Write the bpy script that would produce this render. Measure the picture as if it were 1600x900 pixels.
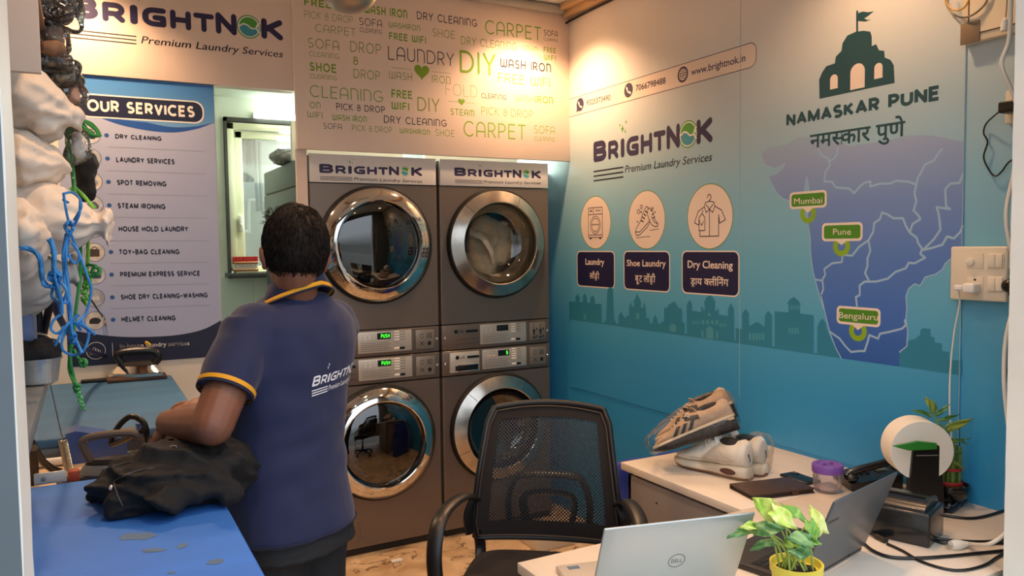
import bpy, bmesh, math, random
import numpy as np
from mathutils import Vector, Matrix, Euler, noise
random.seed(7)
for o in list(bpy.data.objects): bpy.data.objects.remove(o)
SC = bpy.context.scene
COL = SC.collection
PI = math.pi
# ------------------------------------------------------------------ camera
CAMH = 1.555
FPX = 1224.394
def cam_axes(yaw, pit, rol):
    fw = Vector((math.sin(yaw)*math.cos(pit), math.cos(yaw)*math.cos(pit), -math.sin(pit)))
    r0 = Vector((math.cos(yaw), -math.sin(yaw), 0)); u0 = r0.cross(fw)
    return math.cos(rol)*r0+math.sin(rol)*u0, -math.sin(rol)*r0+math.cos(rol)*u0, fw
CR, CU, CF = cam_axes(math.radians(28.47512), math.radians(3.15863), math.radians(-.71653))
cd = bpy.data.cameras.new('camera'); camera = bpy.data.objects.new('camera', cd); COL.objects.link(camera)
cd.sensor_fit = 'HORIZONTAL'; cd.sensor_width = 36; cd.lens = FPX/1600*36; cd.clip_start = .02
camera.matrix_world = Matrix(((CR.x, CU.x, -CF.x, 0), (CR.y, CU.y, -CF.y, 0), (CR.z, CU.z, -CF.z, CAMH), (0, 0, 0, 1)))
SC.camera = camera
# ------------------------------------------------------------------ view, world, lamps
SC.view_settings.view_transform = 'Standard'; SC.view_settings.look = 'None'
SC.view_settings.gamma = 1; SC.view_settings.use_curve_mapping = False
SC.view_settings.exposure = 0.0
W = bpy.data.worlds.new('daylight'); SC.world = W; W.use_nodes = True
wn = W.node_tree.nodes; wl = W.node_tree.links
bg = wn['Background']; bg.inputs[1].default_value = 2.0
tc = wn.new('ShaderNodeTexCoord'); sx = wn.new('ShaderNodeSeparateXYZ'); wl.new(tc.outputs['Generated'], sx.inputs[0])
rp = wn.new('ShaderNodeValToRGB'); wl.new(sx.outputs[2], rp.inputs[0])
e = rp.color_ramp.elements; e[0].position = 0.0; e[0].color = (.22, .24, .24, 1); e[1].position = .9; e[1].color = (1.0, 1.1, 1.25, 1)
k = e.new(.12); k.color = (.75, .82, .9, 1)
wl.new(rp.outputs[0], bg.inputs[0])
LAMP_W = (1.0, .60, .33)
def lamp(name, kind, loc, power, color, size=.05, rot=(0, 0, 0), spot=None, blend=.6):
    l = bpy.data.lights.new(name, kind); o = bpy.data.objects.new(name, l); COL.objects.link(o)
    o.location = loc; o.rotation_euler = rot; l.energy = power; l.color = color
    if kind == 'SPOT': l.spot_size = spot; l.spot_blend = blend; l.shadow_soft_size = size
    elif kind == 'AREA': l.size = size
    else: l.shadow_soft_size = size
    return o
# ------------------------------------------------------------------ pixel rays (photo measured at 1600 x 900)
def ray(px, py): return CF+(px-800)/FPX*CR-(py-450)/FPX*CU
C0 = Vector((0, 0, CAMH))
def oX(px, py, X): d = ray(px, py); return C0+d*(X/d.x)
def oY(px, py, Y): d = ray(px, py); return C0+d*(Y/d.y)
def oZ(px, py, Z): d = ray(px, py); return C0+d*((Z-CAMH)/d.z)
def oD(px, py, zc): return C0+ray(px, py)*zc
# ------------------------------------------------------------------ materials
def lin(h):
    if not isinstance(h, str): return tuple(h)+((1,) if len(h) == 3 else ())
    h = h.lstrip('#'); r = []
    for i in (0, 2, 4):
        c = int(h[i:i+2], 16)/255; r.append(c/12.92 if c <= .04045 else ((c+.055)/1.055)**2.4)
    return (*r, 1)
MATS = {}
def pm(name, col, rough=.5, metal=0, bump=0, bscale=60, var=.06, vscale=4, emit=0, coat=0, spec=.5, stretch=None, sheen=0, alpha=None):
    if name in MATS: return MATS[name]
    m = bpy.data.materials.new(name); m.use_nodes = True; nt = m.node_tree; n = nt.nodes; l = nt.links
    b = n['Principled BSDF']; c = lin(col)
    b.inputs['Roughness'].default_value = rough; b.inputs['Metallic'].default_value = metal
    b.inputs['Specular IOR Level'].default_value = spec
    if coat: b.inputs['Coat Weight'].default_value = coat; b.inputs['Coat Roughness'].default_value = .08
    if sheen: b.inputs['Sheen Weight'].default_value = sheen
    t = n.new('ShaderNodeTexCoord'); src = t.outputs['Object']
    if stretch:
        mp = n.new('ShaderNodeMapping'); mp.inputs['Scale'].default_value = stretch; l.new(src, mp.inputs[0]); src = mp.outputs[0]
    if var:
        ns = n.new('ShaderNodeTexNoise'); ns.inputs['Scale'].default_value = vscale; ns.inputs['Detail'].default_value = 3; l.new(src, ns.inputs[0])
        r = n.new('ShaderNodeValToRGB'); l.new(ns.outputs[0], r.inputs[0])
        r.color_ramp.elements[0].position = .3; r.color_ramp.elements[1].position = .7
        r.color_ramp.elements[0].color = (*[max(0, x*(1-var)) for x in c[:3]], 1); r.color_ramp.elements[1].color = (*[min(1, x*(1+var)) for x in c[:3]], 1)
        l.new(r.outputs[0], b.inputs['Base Color'])
    else: b.inputs['Base Color'].default_value = c
    if bump:
        nb = n.new('ShaderNodeTexNoise'); nb.inputs['Scale'].default_value = bscale; nb.inputs['Detail'].default_value = 4; l.new(src, nb.inputs[0])
        bp = n.new('ShaderNodeBump'); bp.inputs['Strength'].default_value = bump; bp.inputs['Distance'].default_value = .01; l.new(nb.outputs[0], bp.inputs['Height']); l.new(bp.outputs[0], b.inputs['Normal'])
    if emit: b.inputs['Emission Color'].default_value = c; b.inputs['Emission Strength'].default_value = emit
    MATS[name] = m; return m
def clear_mat(name, tint=(1, 1, 1), refl=.5, rough=.03, base=.06, wrinkle=0, wscale=20, milky=0):
    """thin clear sheet: see-through with fresnel gloss"""
    if name in MATS: return MATS[name]
    m = bpy.data.materials.new(name); m.use_nodes = True; nt = m.node_tree; n = nt.nodes; l = nt.links
    n.remove(n['Principled BSDF']); out = n['Material Output']
    tr = n.new('ShaderNodeBsdfTransparent'); tr.inputs[0].default_value = (*tint, 1)
    gl = n.new('ShaderNodeBsdfGlossy'); gl.inputs['Roughness'].default_value = rough
    lw = n.new('ShaderNodeLayerWeight'); lw.inputs[0].default_value = .35
    ma = n.new('ShaderNodeMath'); ma.operation = 'MULTIPLY_ADD'; ma.inputs[1].default_value = refl; ma.inputs[2].default_value = base; l.new(lw.outputs['Fresnel'], ma.inputs[0])
    mx = n.new('ShaderNodeMixShader'); l.new(ma.outputs[0], mx.inputs[0])
    if milky:
        df = n.new('ShaderNodeBsdfDiffuse'); df.inputs[0].default_value = (.8, .8, .8, 1); m2 = n.new('ShaderNodeMixShader'); m2.inputs[0].default_value = milky
        l.new(tr.outputs[0], m2.inputs[1]); l.new(df.outputs[0], m2.inputs[2]); l.new(m2.outputs[0], mx.inputs[1])
    else: l.new(tr.outputs[0], mx.inputs[1])
    l.new(gl.outputs[0], mx.inputs[2]); l.new(mx.outputs[0], out.inputs[0])
    if wrinkle:
        t = n.new('ShaderNodeTexCoord'); nb = n.new('ShaderNodeTexNoise'); nb.inputs['Scale'].default_value = wscale; nb.inputs['Distortion'].default_value = 1.5; l.new(t.outputs['Object'], nb.inputs[0])
        bp = n.new('ShaderNodeBump'); bp.inputs['Strength'].default_value = wrinkle; bp.inputs['Distance'].default_value = .02; l.new(nb.outputs[0], bp.inputs['Height']); l.new(bp.outputs[0], gl.inputs['Normal'])
    MATS[name] = m; return m
# ------------------------------------------------------------------ mesh collector
class MB:
    def __init__(s): s.v = []; s.f = []; s.m = []; s.mi = 0
    def add(s, vs, fs, M=None):
        b = len(s.v)
        for p in vs:
            p = Vector(p) if len(p) == 3 else Vector((p[0], p[1], 0))
            s.v.append(M @ p if M is not None else p)
        for f in fs: s.f.append([i+b for i in f]); s.m.append(s.mi)
        return s
    def bm(s, bm, M=None):
        bm.verts.ensure_lookup_table(); bm.verts.index_update()
        s.add([v.co.copy() for v in bm.verts], [[v.index for v in f.verts] for f in bm.faces], M); bm.free(); return s
    def box(s, x0, y0, z0, x1, y1, z1, bev=0, seg=2, M=None):
        bm = bmesh.new(); bmesh.ops.create_cube(bm, size=1)
        for v in bm.verts: v.co = Vector(((x0+x1)/2+v.co.x*(x1-x0), (y0+y1)/2+v.co.y*(y1-y0), (z0+z1)/2+v.co.z*(z1-z0)))
        if bev: bmesh.ops.bevel(bm, geom=bm.edges[:], offset=min(bev, .49*min(abs(x1-x0), abs(y1-y0), abs(z1-z0))), segments=seg, affect='EDGES', profile=.5)
        return s.bm(bm, M)
    def tube(s, pts, r, n=8, closed=False, M=None, flat=None):
        pts = [Vector(p) for p in pts]; N = len(pts)
        rs = r if isinstance(r, list) else [r]*N
        vs = []; fs = []; up = None
        for i, p in enumerate(pts):
            a = pts[(i-1) % N] if closed or i > 0 else p; c = pts[(i+1) % N] if closed or i < N-1 else p
            t = (c-a); t = t.normalized() if t.length > 1e-9 else Vector((0, 0, 1))
            if up is None: up = t.orthogonal().normalized() if flat is None else (Vector(flat)-t*t.dot(Vector(flat))).normalized()
            else:
                up = up-t*t.dot(up); up = up.normalized() if up.length > 1e-6 else t.orthogonal().normalized()
            w = t.cross(up)
            for k in range(n):
                q = 2*PI*k/n; rr = rs[i]
                if isinstance(rr, tuple): vs.append(p+up*(math.cos(q)*rr[0])+w*(math.sin(q)*rr[1]))
                else: vs.append(p+(up*math.cos(q)+w*math.sin(q))*rr)
        for i in range(N if closed else N-1):
            j = (i+1) % N
            for k in range(n): fs.append([i*n+k, i*n+(k+1) % n, j*n+(k+1) % n, j*n+k])
        if not closed: fs.append(list(range(n))[::-1]); fs.append([(N-1)*n+k for k in range(n)])
        return s.add(vs, fs, M)
    def lathe(s, prof, n=40, M=None, cap=True, a0=0, a1=2*PI):
        vs = []; fs = []; full = abs(a1-a0-2*PI) < 1e-6; nn = n if full else n+1
        for r, z in prof:
            for k in range(nn):
                a = a0+(a1-a0)*k/n; vs.append((r*math.cos(a), r*math.sin(a), z))
        for i in range(len(prof)-1):
            for k in range(n):
                k2 = (k+1) % nn; fs.append([i*nn+k, i*nn+k2, (i+1)*nn+k2, (i+1)*nn+k])
        if cap and full:
            if prof[0][0] > 1e-5: fs.append(list(range(n))[::-1])
            if prof[-1][0] > 1e-5: fs.append([(len(prof)-1)*n+k for k in range(n)])
        return s.add(vs, fs, M)
    def ball(s, c, r, n=16, M=None):
        r = (r, r, r) if not isinstance(r, (tuple, list)) else r
        vs = []; fs = []; m = n//2
        for i in range(1, m):
            th = PI*i/m
            for k in range(n): vs.append((c[0]+r[0]*math.sin(th)*math.cos(2*PI*k/n), c[1]+r[1]*math.sin(th)*math.sin(2*PI*k/n), c[2]+r[2]*math.cos(th)))
        t = len(vs); vs += [(c[0], c[1], c[2]+r[2]), (c[0], c[1], c[2]-r[2])]
        for i in range(m-2):
            for k in range(n): fs.append([i*n+k, (i+1)*n+k, (i+1)*n+(k+1) % n, i*n+(k+1) % n])
        for k in range(n): fs.append([t, k, (k+1) % n]); fs.append([t+1, (m-2)*n+(k+1) % n, (m-2)*n+k])
        return s.add(vs, fs, M)
    def loft(s, rings, M=None, closed=False, caps=True):
        n = len(rings[0]); vs = [p for r in rings for p in r]; fs = []
        R = len(rings)
        for i in range(R if closed else R-1):
            j = (i+1) % R
            for k in range(n): fs.append([i*n+k, i*n+(k+1) % n, j*n+(k+1) % n, j*n+k])
        if caps and not closed: fs.append(list(range(n))[::-1]); fs.append([(R-1)*n+k for k in range(n)])
        return s.add(vs, fs, M)
    def prism(s, poly, h, M=None):
        n = len(poly); vs = [(p[0], p[1], 0) for p in poly]+[(p[0], p[1], h) for p in poly]
        fs = [list(range(n))[::-1], [n+i for i in range(n)]]+[[i, (i+1) % n, n+(i+1) % n, n+i] for i in range(n)]
        return s.add(vs, fs, M)
    def poly(s, pts, M=None): return s.add(pts, [list(range(len(pts)))], M)
    def grid(s, fn, nu, nv, M=None):
        vs = [fn(i/nu, j/nv) for j in range(nv+1) for i in range(nu+1)]
        fs = [[j*(nu+1)+i, j*(nu+1)+i+1, (j+1)*(nu+1)+i+1, (j+1)*(nu+1)+i] for j in range(nv) for i in range(nu)]
        return s.add(vs, fs, M)
    def build(s, name, mats, parent=None, world=True, base=None, sharp=35, fixn=False):
        me = bpy.data.meshes.new(name)
        off = Vector((0, 0, 0))
        if parent is not None and world: off = root_loc(parent)
        elif base is not None: off = Vector(base)
        me.from_pydata([tuple(p-off) for p in s.v], [], s.f); me.update()
        mats = mats if isinstance(mats, (list, tuple)) else [mats]
        for m in mats: me.materials.append(m)
        if len(mats) > 1: me.polygons.foreach_set('material_index', s.m)
        if fixn:
            b = bmesh.new(); b.from_mesh(me); bmesh.ops.recalc_face_normals(b, faces=b.faces[:]); b.to_mesh(me); b.free()
        me.polygons.foreach_set('use_smooth', [True]*len(me.polygons))
        if sharp is not None: me.set_sharp_from_angle(angle=math.radians(sharp))
        o = bpy.data.objects.new(name, me); COL.objects.link(o)
        if parent is not None: o.parent = parent
        elif base is not None: o.location = base
        return o
def root_loc(o):
    v = Vector((0, 0, 0))
    while o is not None: v = v+Vector(o.location); o = o.parent
    return v
def tag(o, label, cat, group=None, kind=None):
    o['label'] = label; o['category'] = cat
    if group: o['group'] = group
    if kind: o['kind'] = kind
    return o
def thing(name, label, cat, loc=(0, 0, 0), rz=0, group=None):
    o = bpy.data.objects.new(name, None); COL.objects.link(o); o.empty_display_size = .05
    o.location = loc; o.rotation_euler = (0, 0, rz); return tag(o, label, cat, group)
def struct(mb, name, mat, parent=None, **k):
    o = mb.build(name, mat, parent, **k); o['kind'] = 'structure'; return o
def copy_tree(o, parent=None):
    c = o.copy(); COL.objects.link(c)
    if parent is not None: c.parent = parent
    for ch in [x for x in bpy.data.objects if x.parent == o]: copy_tree(ch, c)
    return c
def spl(pts, n=8, closed=False):
    """Catmull-Rom through points"""
    P = [Vector(p) for p in pts]; out = []; N = len(P)
    for i in range(N if closed else N-1):
        p0 = P[(i-1) % N] if closed or i > 0 else P[i]; p1 = P[i]; p2 = P[(i+1) % N]; p3 = P[(i+2) % N] if closed or i+2 < N else P[(i+1) % N]
        for k in range(n):
            t = k/n; out.append(.5*((2*p1)+(p2-p0)*t+(2*p0-5*p1+4*p2-p3)*t*t+(3*p1-p0-3*p2+p3)*t**3))
    if not closed: out.append(P[-1])
    return out
def TM(loc=(0, 0, 0), rx=0, ry=0, rz=0, s=1):
    return Matrix.Translation(loc) @ Euler((rx, ry, rz)).to_matrix().to_4x4() @ Matrix.Scale(s, 4)
def frame(o, x, y, z): return Matrix(((x[0], y[0], z[0], o[0]), (x[1], y[1], z[1], o[1]), (x[2], y[2], z[2], o[2]), (0, 0, 0, 1)))
def rrect(x0, y0, x1, y1, r, n=5):
    out = []
    for cx, cy, a in ((x1-r, y0+r, -PI/2), (x1-r, y1-r, 0), (x0+r, y1-r, PI/2), (x0+r, y0+r, PI)):
        for k in range(n+1): q = a+PI/2*k/n; out.append((cx+r*math.cos(q), cy+r*math.sin(q)))
    return out
def oval(cx, cy, rx, ry, n=36, a0=0, a1=2*PI, close=True):
    m = n if close else n+1
    return [(cx+rx*math.cos(a0+(a1-a0)*k/n), cy+ry*math.sin(a0+(a1-a0)*k/n)) for k in range(m)]
# ------------------------------------------------------------------ voxel union of closed pieces into one skin
def voxel(mb, size, smooth=4, name='skin', fac=.5):
    me = bpy.data.meshes.new('tmp'); me.from_pydata([tuple(p) for p in mb.v], [], mb.f); me.update()
    b = bmesh.new(); b.from_mesh(me); bmesh.ops.recalc_face_normals(b, faces=b.faces[:]); b.to_mesh(me); b.free()
    o = bpy.data.objects.new('tmp', me); COL.objects.link(o)
    r = o.modifiers.new('r', 'REMESH'); r.mode = 'VOXEL'; r.voxel_size = size
    if smooth: q = o.modifiers.new('s', 'SMOOTH'); q.iterations = smooth; q.factor = fac
    dg = bpy.context.evaluated_depsgraph_get(); ev = o.evaluated_get(dg); em = ev.to_mesh()
    out = MB(); out.add([v.co.copy() for v in em.vertices], [list(p.vertices) for p in em.polygons])
    ev.to_mesh_clear(); bpy.data.objects.remove(o); bpy.data.meshes.remove(me)
    return out
def normals_of(mb):
    nr = [Vector((0, 0, 0)) for _ in mb.v]
    for f in mb.f:
        a, b, c = mb.v[f[0]], mb.v[f[1]], mb.v[f[2]]; n = (b-a).cross(c-a)
        for i in f: nr[i] += n
    return [n.normalized() if n.length > 0 else Vector((0, 0, 1)) for n in nr]
def displace(mb, fn):
    nr = normals_of(mb)
    mb.v = [p+n*fn(p, n) for p, n in zip(mb.v, nr)]; return mb
def capsule(mb, a, b, ra, rb, n=14, m=5):
    """closed tapered round-ended limb"""
    a = Vector(a); b = Vector(b); t = (b-a).normalized(); u = t.orthogonal().normalized(); w = t.cross(u); rings = []
    for i in range(m+1):
        q = PI/2*i/m; rr = max(ra*math.sin(q), 1e-4); c = a-t*ra*math.cos(q); rings.append([c+(u*math.cos(2*PI*k/n)+w*math.sin(2*PI*k/n))*rr for k in range(n)])
    for i in range(m, -1, -1):
        q = PI/2*i/m; rr = max(rb*math.sin(q), 1e-4); c = b+t*rb*math.cos(q); rings.append([c+(u*math.cos(2*PI*k/n)+w*math.sin(2*PI*k/n))*rr for k in range(n)])
    return mb.loft(rings)
# ------------------------------------------------------------------ flat lettering
def bfont(s, bold=0, italic=0, space=1.0):
    c = bpy.data.curves.new('tmp', 'FONT'); c.body = s; c.size = 1; c.shear = italic; c.space_character = space; c.fill_mode = 'FRONT'; c.resolution_u = 3
    o = bpy.data.objects.new('tmp', c); COL.objects.link(o)
    dg = bpy.context.evaluated_depsgraph_get(); ev = o.evaluated_get(dg); me = ev.to_mesh()
    vs = [(v.co.x, v.co.y) for v in me.vertices]; fs = [list(p.vertices) for p in me.polygons]
    ev.to_mesh_clear(); bpy.data.objects.remove(o); bpy.data.curves.remove(c)
    if bold:   # heavier weight: the same outline struck several times
        n = len(vs); v0, f0 = vs, fs; vs, fs = [], []
        for k in range(8):
            q = 2*PI*k/8; b = len(vs); vs = vs+[(x+bold*math.cos(q), y+bold*math.sin(q)) for x, y in v0]; fs = fs+[[i+b for i in f] for f in f0]
    return vs, fs
_arc = lambda cx, cy, rx, ry, a, b, n=9: [(cx+rx*math.cos(math.radians(a+(b-a)*k/n)), cy+ry*math.sin(math.radians(a+(b-a)*k/n))) for k in range(n+1)]
def _glyphs():
    G = {}
    G['A'] = (.66, [[(0, 0), (0, .62)]+_arc(.33, .62, .33, .38, 180, 0)+[(.66, 0)], [(0, .36), (.66, .36)]])
    G['B'] = (.58, [[(0, 0), (0, 1), (.3, 1)]+_arc(.3, .76, .25, .24, 90, -90)+[(0, .52)], [(.3, .52)]+_arc(.3, .26, .28, .26, 90, -90)+[(0, 0)]])
    G['C'] = (.72, [_arc(.42, .5, .42, .5, 48, 312, 16)])
    G['D'] = (.7, [[(0, 0), (0, 1), (.26, 1)]+_arc(.26, .5, .44, .5, 90, -90, 14)+[(0, 0)]])
    G['E'] = (.52, [[(.52, 1), (0, 1), (0, 0), (.52, 0)], [(0, .52), (.46, .52)]])
    G['F'] = (.5, [[(.5, 1), (0, 1), (0, 0)], [(0, .5), (.44, .5)]])
    G['G'] = (.78, [_arc(.42, .5, .42, .5, 48, 330, 16)+[(.78, .42), (.46, .42)]])
    G['H'] = (.62, [[(0, 0), (0, 1)], [(.62, 0), (.62, 1)], [(0, .5), (.62, .5)]])
    G['I'] = (.0, [[(0, 0), (0, 1)]])
    G['J'] = (.4, [[(.4, 1), (.4, .25)]+_arc(.2, .25, .2, .25, 0, -170)])
    G['K'] = (.58, [[(0, 0), (0, 1)], [(.54, 1), (.02, .46)], [(.16, .58), (.58, 0)]])
    G['L'] = (.48, [[(0, 1), (0, 0), (.48, 0)]])
    G['M'] = (.86, [[(0, 0), (0, .66)]+_arc(.215, .7, .215, .3, 180, 0)+[(.43, 0)], [(.43, .66)]+_arc(.645, .7, .215, .3, 180, 0)+[(.86, 0)]])
    G['N'] = (.6, [[(0, 0), (0, 1), (.28, 1)]+_arc(.28, .68, .32, .32, 90, 0)+[(.6, 0)]])
    G['O'] = (.84, [_arc(.42, .5, .42, .5, 0, 360, 24)])
    G['P'] = (.54, [[(0, 0), (0, 1), (.26, 1)]+_arc(.26, .72, .28, .28, 90, -90)+[(0, .44)]])
    G['R'] = (.56, [[(0, 0), (0, 1), (.26, 1)]+_arc(.26, .72, .28, .28, 90, -90)+[(0, .44)], [(.26, .44), (.56, 0)]])
    G['S'] = (.54, [_arc(.27, .75, .25, .25, 40, 270, 10)+_arc(.27, .25, .27, .25, 90, -140, 10)])
    G['T'] = (.6, [[(0, 1), (.6, 1)], [(.3, 1), (.3, 0)]])
    G['U'] = (.62, [[(0, 1), (0, .32)]+_arc(.31, .32, .31, .32, 180, 360)+[(.62, 1)]])
    G['V'] = (.62, [[(0, 1), (.31, 0), (.62, 1)]])
    G['W'] = (.86, [[(0, 1), (0, .3)]+_arc(.215, .28, .215, .28, 180, 360)+[(.43, .9)], [(.43, .3)]+_arc(.645, .28, .215, .28, 180, 360)+[(.86, 1)]])
    G['X'] = (.6, [[(0, 0), (.6, 1)], [(0, 1), (.6, 0)]])
    G['Y'] = (.62, [[(0, 1), (.31, .46), (.31, 0)], [(.62, 1), (.31, .46)]])
    G['&'] = (.5, [_arc(.26, .76, .2, .22, -90, 220, 12)[::-1]+_arc(.26, .27, .25, .27, 90, 360, 12)+[(.5, .5)], [(.26, .54), (.5, .54)]])
    G['+'] = (.44, [[(0, .45), (.44, .45)], [(.22, .23), (.22, .67)]])
    G[' '] = (.22, [])
    # upright grotesque variants
    S = dict(G)
    S['A'] = (.7, [[(0, 0), (.35, 1), (.7, 0)], [(.12, .32), (.58, .32)]])
    S['N'] = (.6, [[(0, 0), (0, 1), (.6, 0), (.6, 1)]])
    S['M'] = (.78, [[(0, 0), (0, 1), (.39, .1), (.78, 1), (.78, 0)]])
    S['W'] = (1.0, [[(0, 1), (.25, 0), (.5, .95), (.75, 0), (1., 1)]])
    # wide brand capitals
    Bn = {}
    Bn['B'] = (.78, [[(.0, .5), (.0, 1), (.5, 1)]+_arc(.5, .77, .24, .23, 90, -90)+[(.0, .5)], [(.0, .5), (.0, 0), (.5, 0)]+_arc(.5, .25, .28, .25, -90, 90)+[(.3, .5)]])
    Bn['R'] = (.76, [[(0, 0), (0, 1), (.46, 1)]+_arc(.46, .7, .27, .3, 90, -90)+[(.0, .4)], [(.42, .4), (.74, 0)]])
    Bn['I'] = (.0, [[(0, 0), (0, 1)]])
    Bn['G'] = (.8, [[(.78, 1), (.36, 1)]+_arc(.36, .6, .36, .4, 90, 180)+_arc(.36, .38, .36, .38, 180, 270)+[(.78, 0), (.78, .46), (.44, .46)]])
    Bn['H'] = (.76, [[(0, 0), (0, 1)], [(.76, 0), (.76, 1)], [(0, .5), (.76, .5)]])
    Bn['T'] = (.8, [[(0, 1), (.8, 1)], [(.4, 1), (.4, 0)]])
    Bn['N'] = (.78, [[(0, 0), (0, 1), (.78, 0), (.78, 1)]])
    Bn['K'] = (.76, [[(0, 0), (0, 1)], [(.76, 1), (.06, .46)], [(.22, .58), (.78, 0)]])
    return G, S, Bn
G_UNI, G_STD, G_BRAND = _glyphs()
def stroke2d(mb2, pts, w, rnd=True, closed=None):
    """flat band of width w along a 2-D polyline; mb2 = ([verts],[faces])"""
    V, F = mb2; P = [Vector((p[0], p[1])) for p in pts]
    Q = [P[0]]
    for p in P[1:]:
        if (p-Q[-1]).length > 1e-6: Q.append(p)
    P = Q
    if len(P) < 2: return
    if closed is None: closed = (P[0]-P[-1]).length < 1e-4
    if closed: P = P[:-1] if (P[0]-P[-1]).length < 1e-4 else P
    N = len(P); h = w/2
    segs = N if closed else N-1
    def disc(c):
        b = len(V); n = 10
        V.extend([(c.x+h*math.cos(2*PI*k/n), c.y+h*math.sin(2*PI*k/n)) for k in range(n)]); F.append([b+k for k in range(n)])
    for i in range(segs):
        a, c = P[i], P[(i+1) % N]; d = (c-a).normalized(); q = Vector((-d.y, d.x))*h
        b = len(V); V.extend([tuple(a-q), tuple(c-q), tuple(c+q), tuple(a+q)]); F.append([b, b+1, b+2, b+3])
    for i in range(N):
        if not closed and i in (0, N-1):
            if rnd: disc(P[i])
            continue
        a = (P[i]-P[i-1]).normalized(); c = (P[(i+1) % N]-P[i]).normalized()
        ang = abs(a.angle(c, 0))
        if ang > .02:
            if rnd or ang < .5:
                if ang > .12 or w > .05: disc(P[i])
            elif ang > 1.9:
                na = Vector((-a.y, a.x)); nc = Vector((-c.y, c.x)); s = -1 if a.cross(c) > 0 else 1; b = len(V)
                V.extend([tuple(P[i]), tuple(P[i]+na*h*s), tuple(P[i]+na*h*s+a*h*.55), tuple(P[i]+nc*h*s-c*h*.55), tuple(P[i]+nc*h*s)]); F.append([b, b+1, b+2, b+3, b+4] if s < 0 else [b+4, b+3, b+2, b+1, b])
            else:
                na = Vector((-a.y, a.x)); nc = Vector((-c.y, c.x)); s = -1 if a.cross(c) > 0 else 1
                m = (na+nc).normalized(); L = h/max(.3, m.dot(na)); b = len(V)
                V.extend([tuple(P[i]), tuple(P[i]+na*h*s), tuple(P[i]+m*L*s), tuple(P[i]+nc*h*s)]); F.append([b, b+1, b+2, b+3] if s < 0 else [b+3, b+2, b+1, b])
def sfont(s, w=.1, glyphs=None, gap=.2, rnd=True):
    g = glyphs or G_UNI; out = ([], []); x = w/2
    for ch in s:
        gw, st = g.get(ch, g.get(ch.upper(), (.3, [])))
        for p in st: stroke2d(out, [(x+a*1.0, w/2+b*(1-w)) for a, b in p], w, rnd)
        x += gw+w+gap
    return out
def bounds(vs): xs = [v[0] for v in vs]; ys = [v[1] for v in vs]; return min(xs), min(ys), max(xs), max(ys)
class Board:
    cnt = 0
    """flat printed sheet: origin O, directions U (reading direction), V (up); N towards the viewer"""
    def __init__(s, key, O, U, V, depth_axis, val):
        s.key = key; s.O = Vector(O); s.U = Vector(U).normalized(); s.V = Vector(V).normalized(); s.N = s.U.cross(s.V); s.ax = depth_axis; s.val = val
    def px(s, x, y):
        d = ray(x, y); t = (s.O-C0).dot(s.N)/d.dot(s.N); p = C0+d*t-s.O
        return p.dot(s.U), p.dot(s.V)
    def P(s, u, v, d=0): return s.O+s.U*u+s.V*v+s.N*d
    def flat(s, mb, vs, fs, d=.001):
        # every separate patch gets its own hair-fine layer so no two ever coincide
        up = list(range(len(vs)))
        def root(i):
            while up[i] != i: up[i] = up[up[i]]; i = up[i]
            return i
        for f in fs:
            for i in f[1:]: up[root(i)] = root(f[0])
        lay = {}; dd = []
        for i in range(len(vs)):
            r = root(i)
            if r not in lay: Board.cnt = (Board.cnt+1) % 40; lay[r] = d*.22+Board.cnt*2e-6
            dd.append(lay[r])
        mb.add([s.P(a, b, q) for (a, b), q in zip(vs, dd)], fs)
    def poly(s, mb, pts, d=.001): s.flat(mb, pts, [list(range(len(pts)))], d)
    def line(s, mb, pts, w, d=.001, rnd=True, closed=None):
        o = ([], []); stroke2d(o, pts, w, rnd, closed); s.flat(mb, o[0], o[1], d)
    def fit(s, mb, g, u0, v0, u1, h, d=.001, base=None, caph=None, slope=0):
        """place a glyph set so its width fills u0..u1 and its caps reach h above v0"""
        vs, fs = g
        if not vs: return
        x0, y0, x1, y1 = bounds(vs); ch = caph if caph else y1
        sx_ = (u1-u0)/(x1-x0); sy = h/ch
        s.flat(mb, [(u0+(a-x0)*sx_, v0+b*sy+slope*(a-x0)*sx_) for a, b in vs], fs, d)
    def put(s, mb, g, pl, pr, top, d=.001, caph=1.0):
        u0, v0 = s.px(*pl); u1, v1 = s.px(*pr); _, vt = s.px(*top)
        s.fit(mb, g, u0, v0, u1, vt-v0, d, caph=caph, slope=(v1-v0)/(u1-u0))
BCAP = .69   # cap height of the built-in face at size 1
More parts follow.
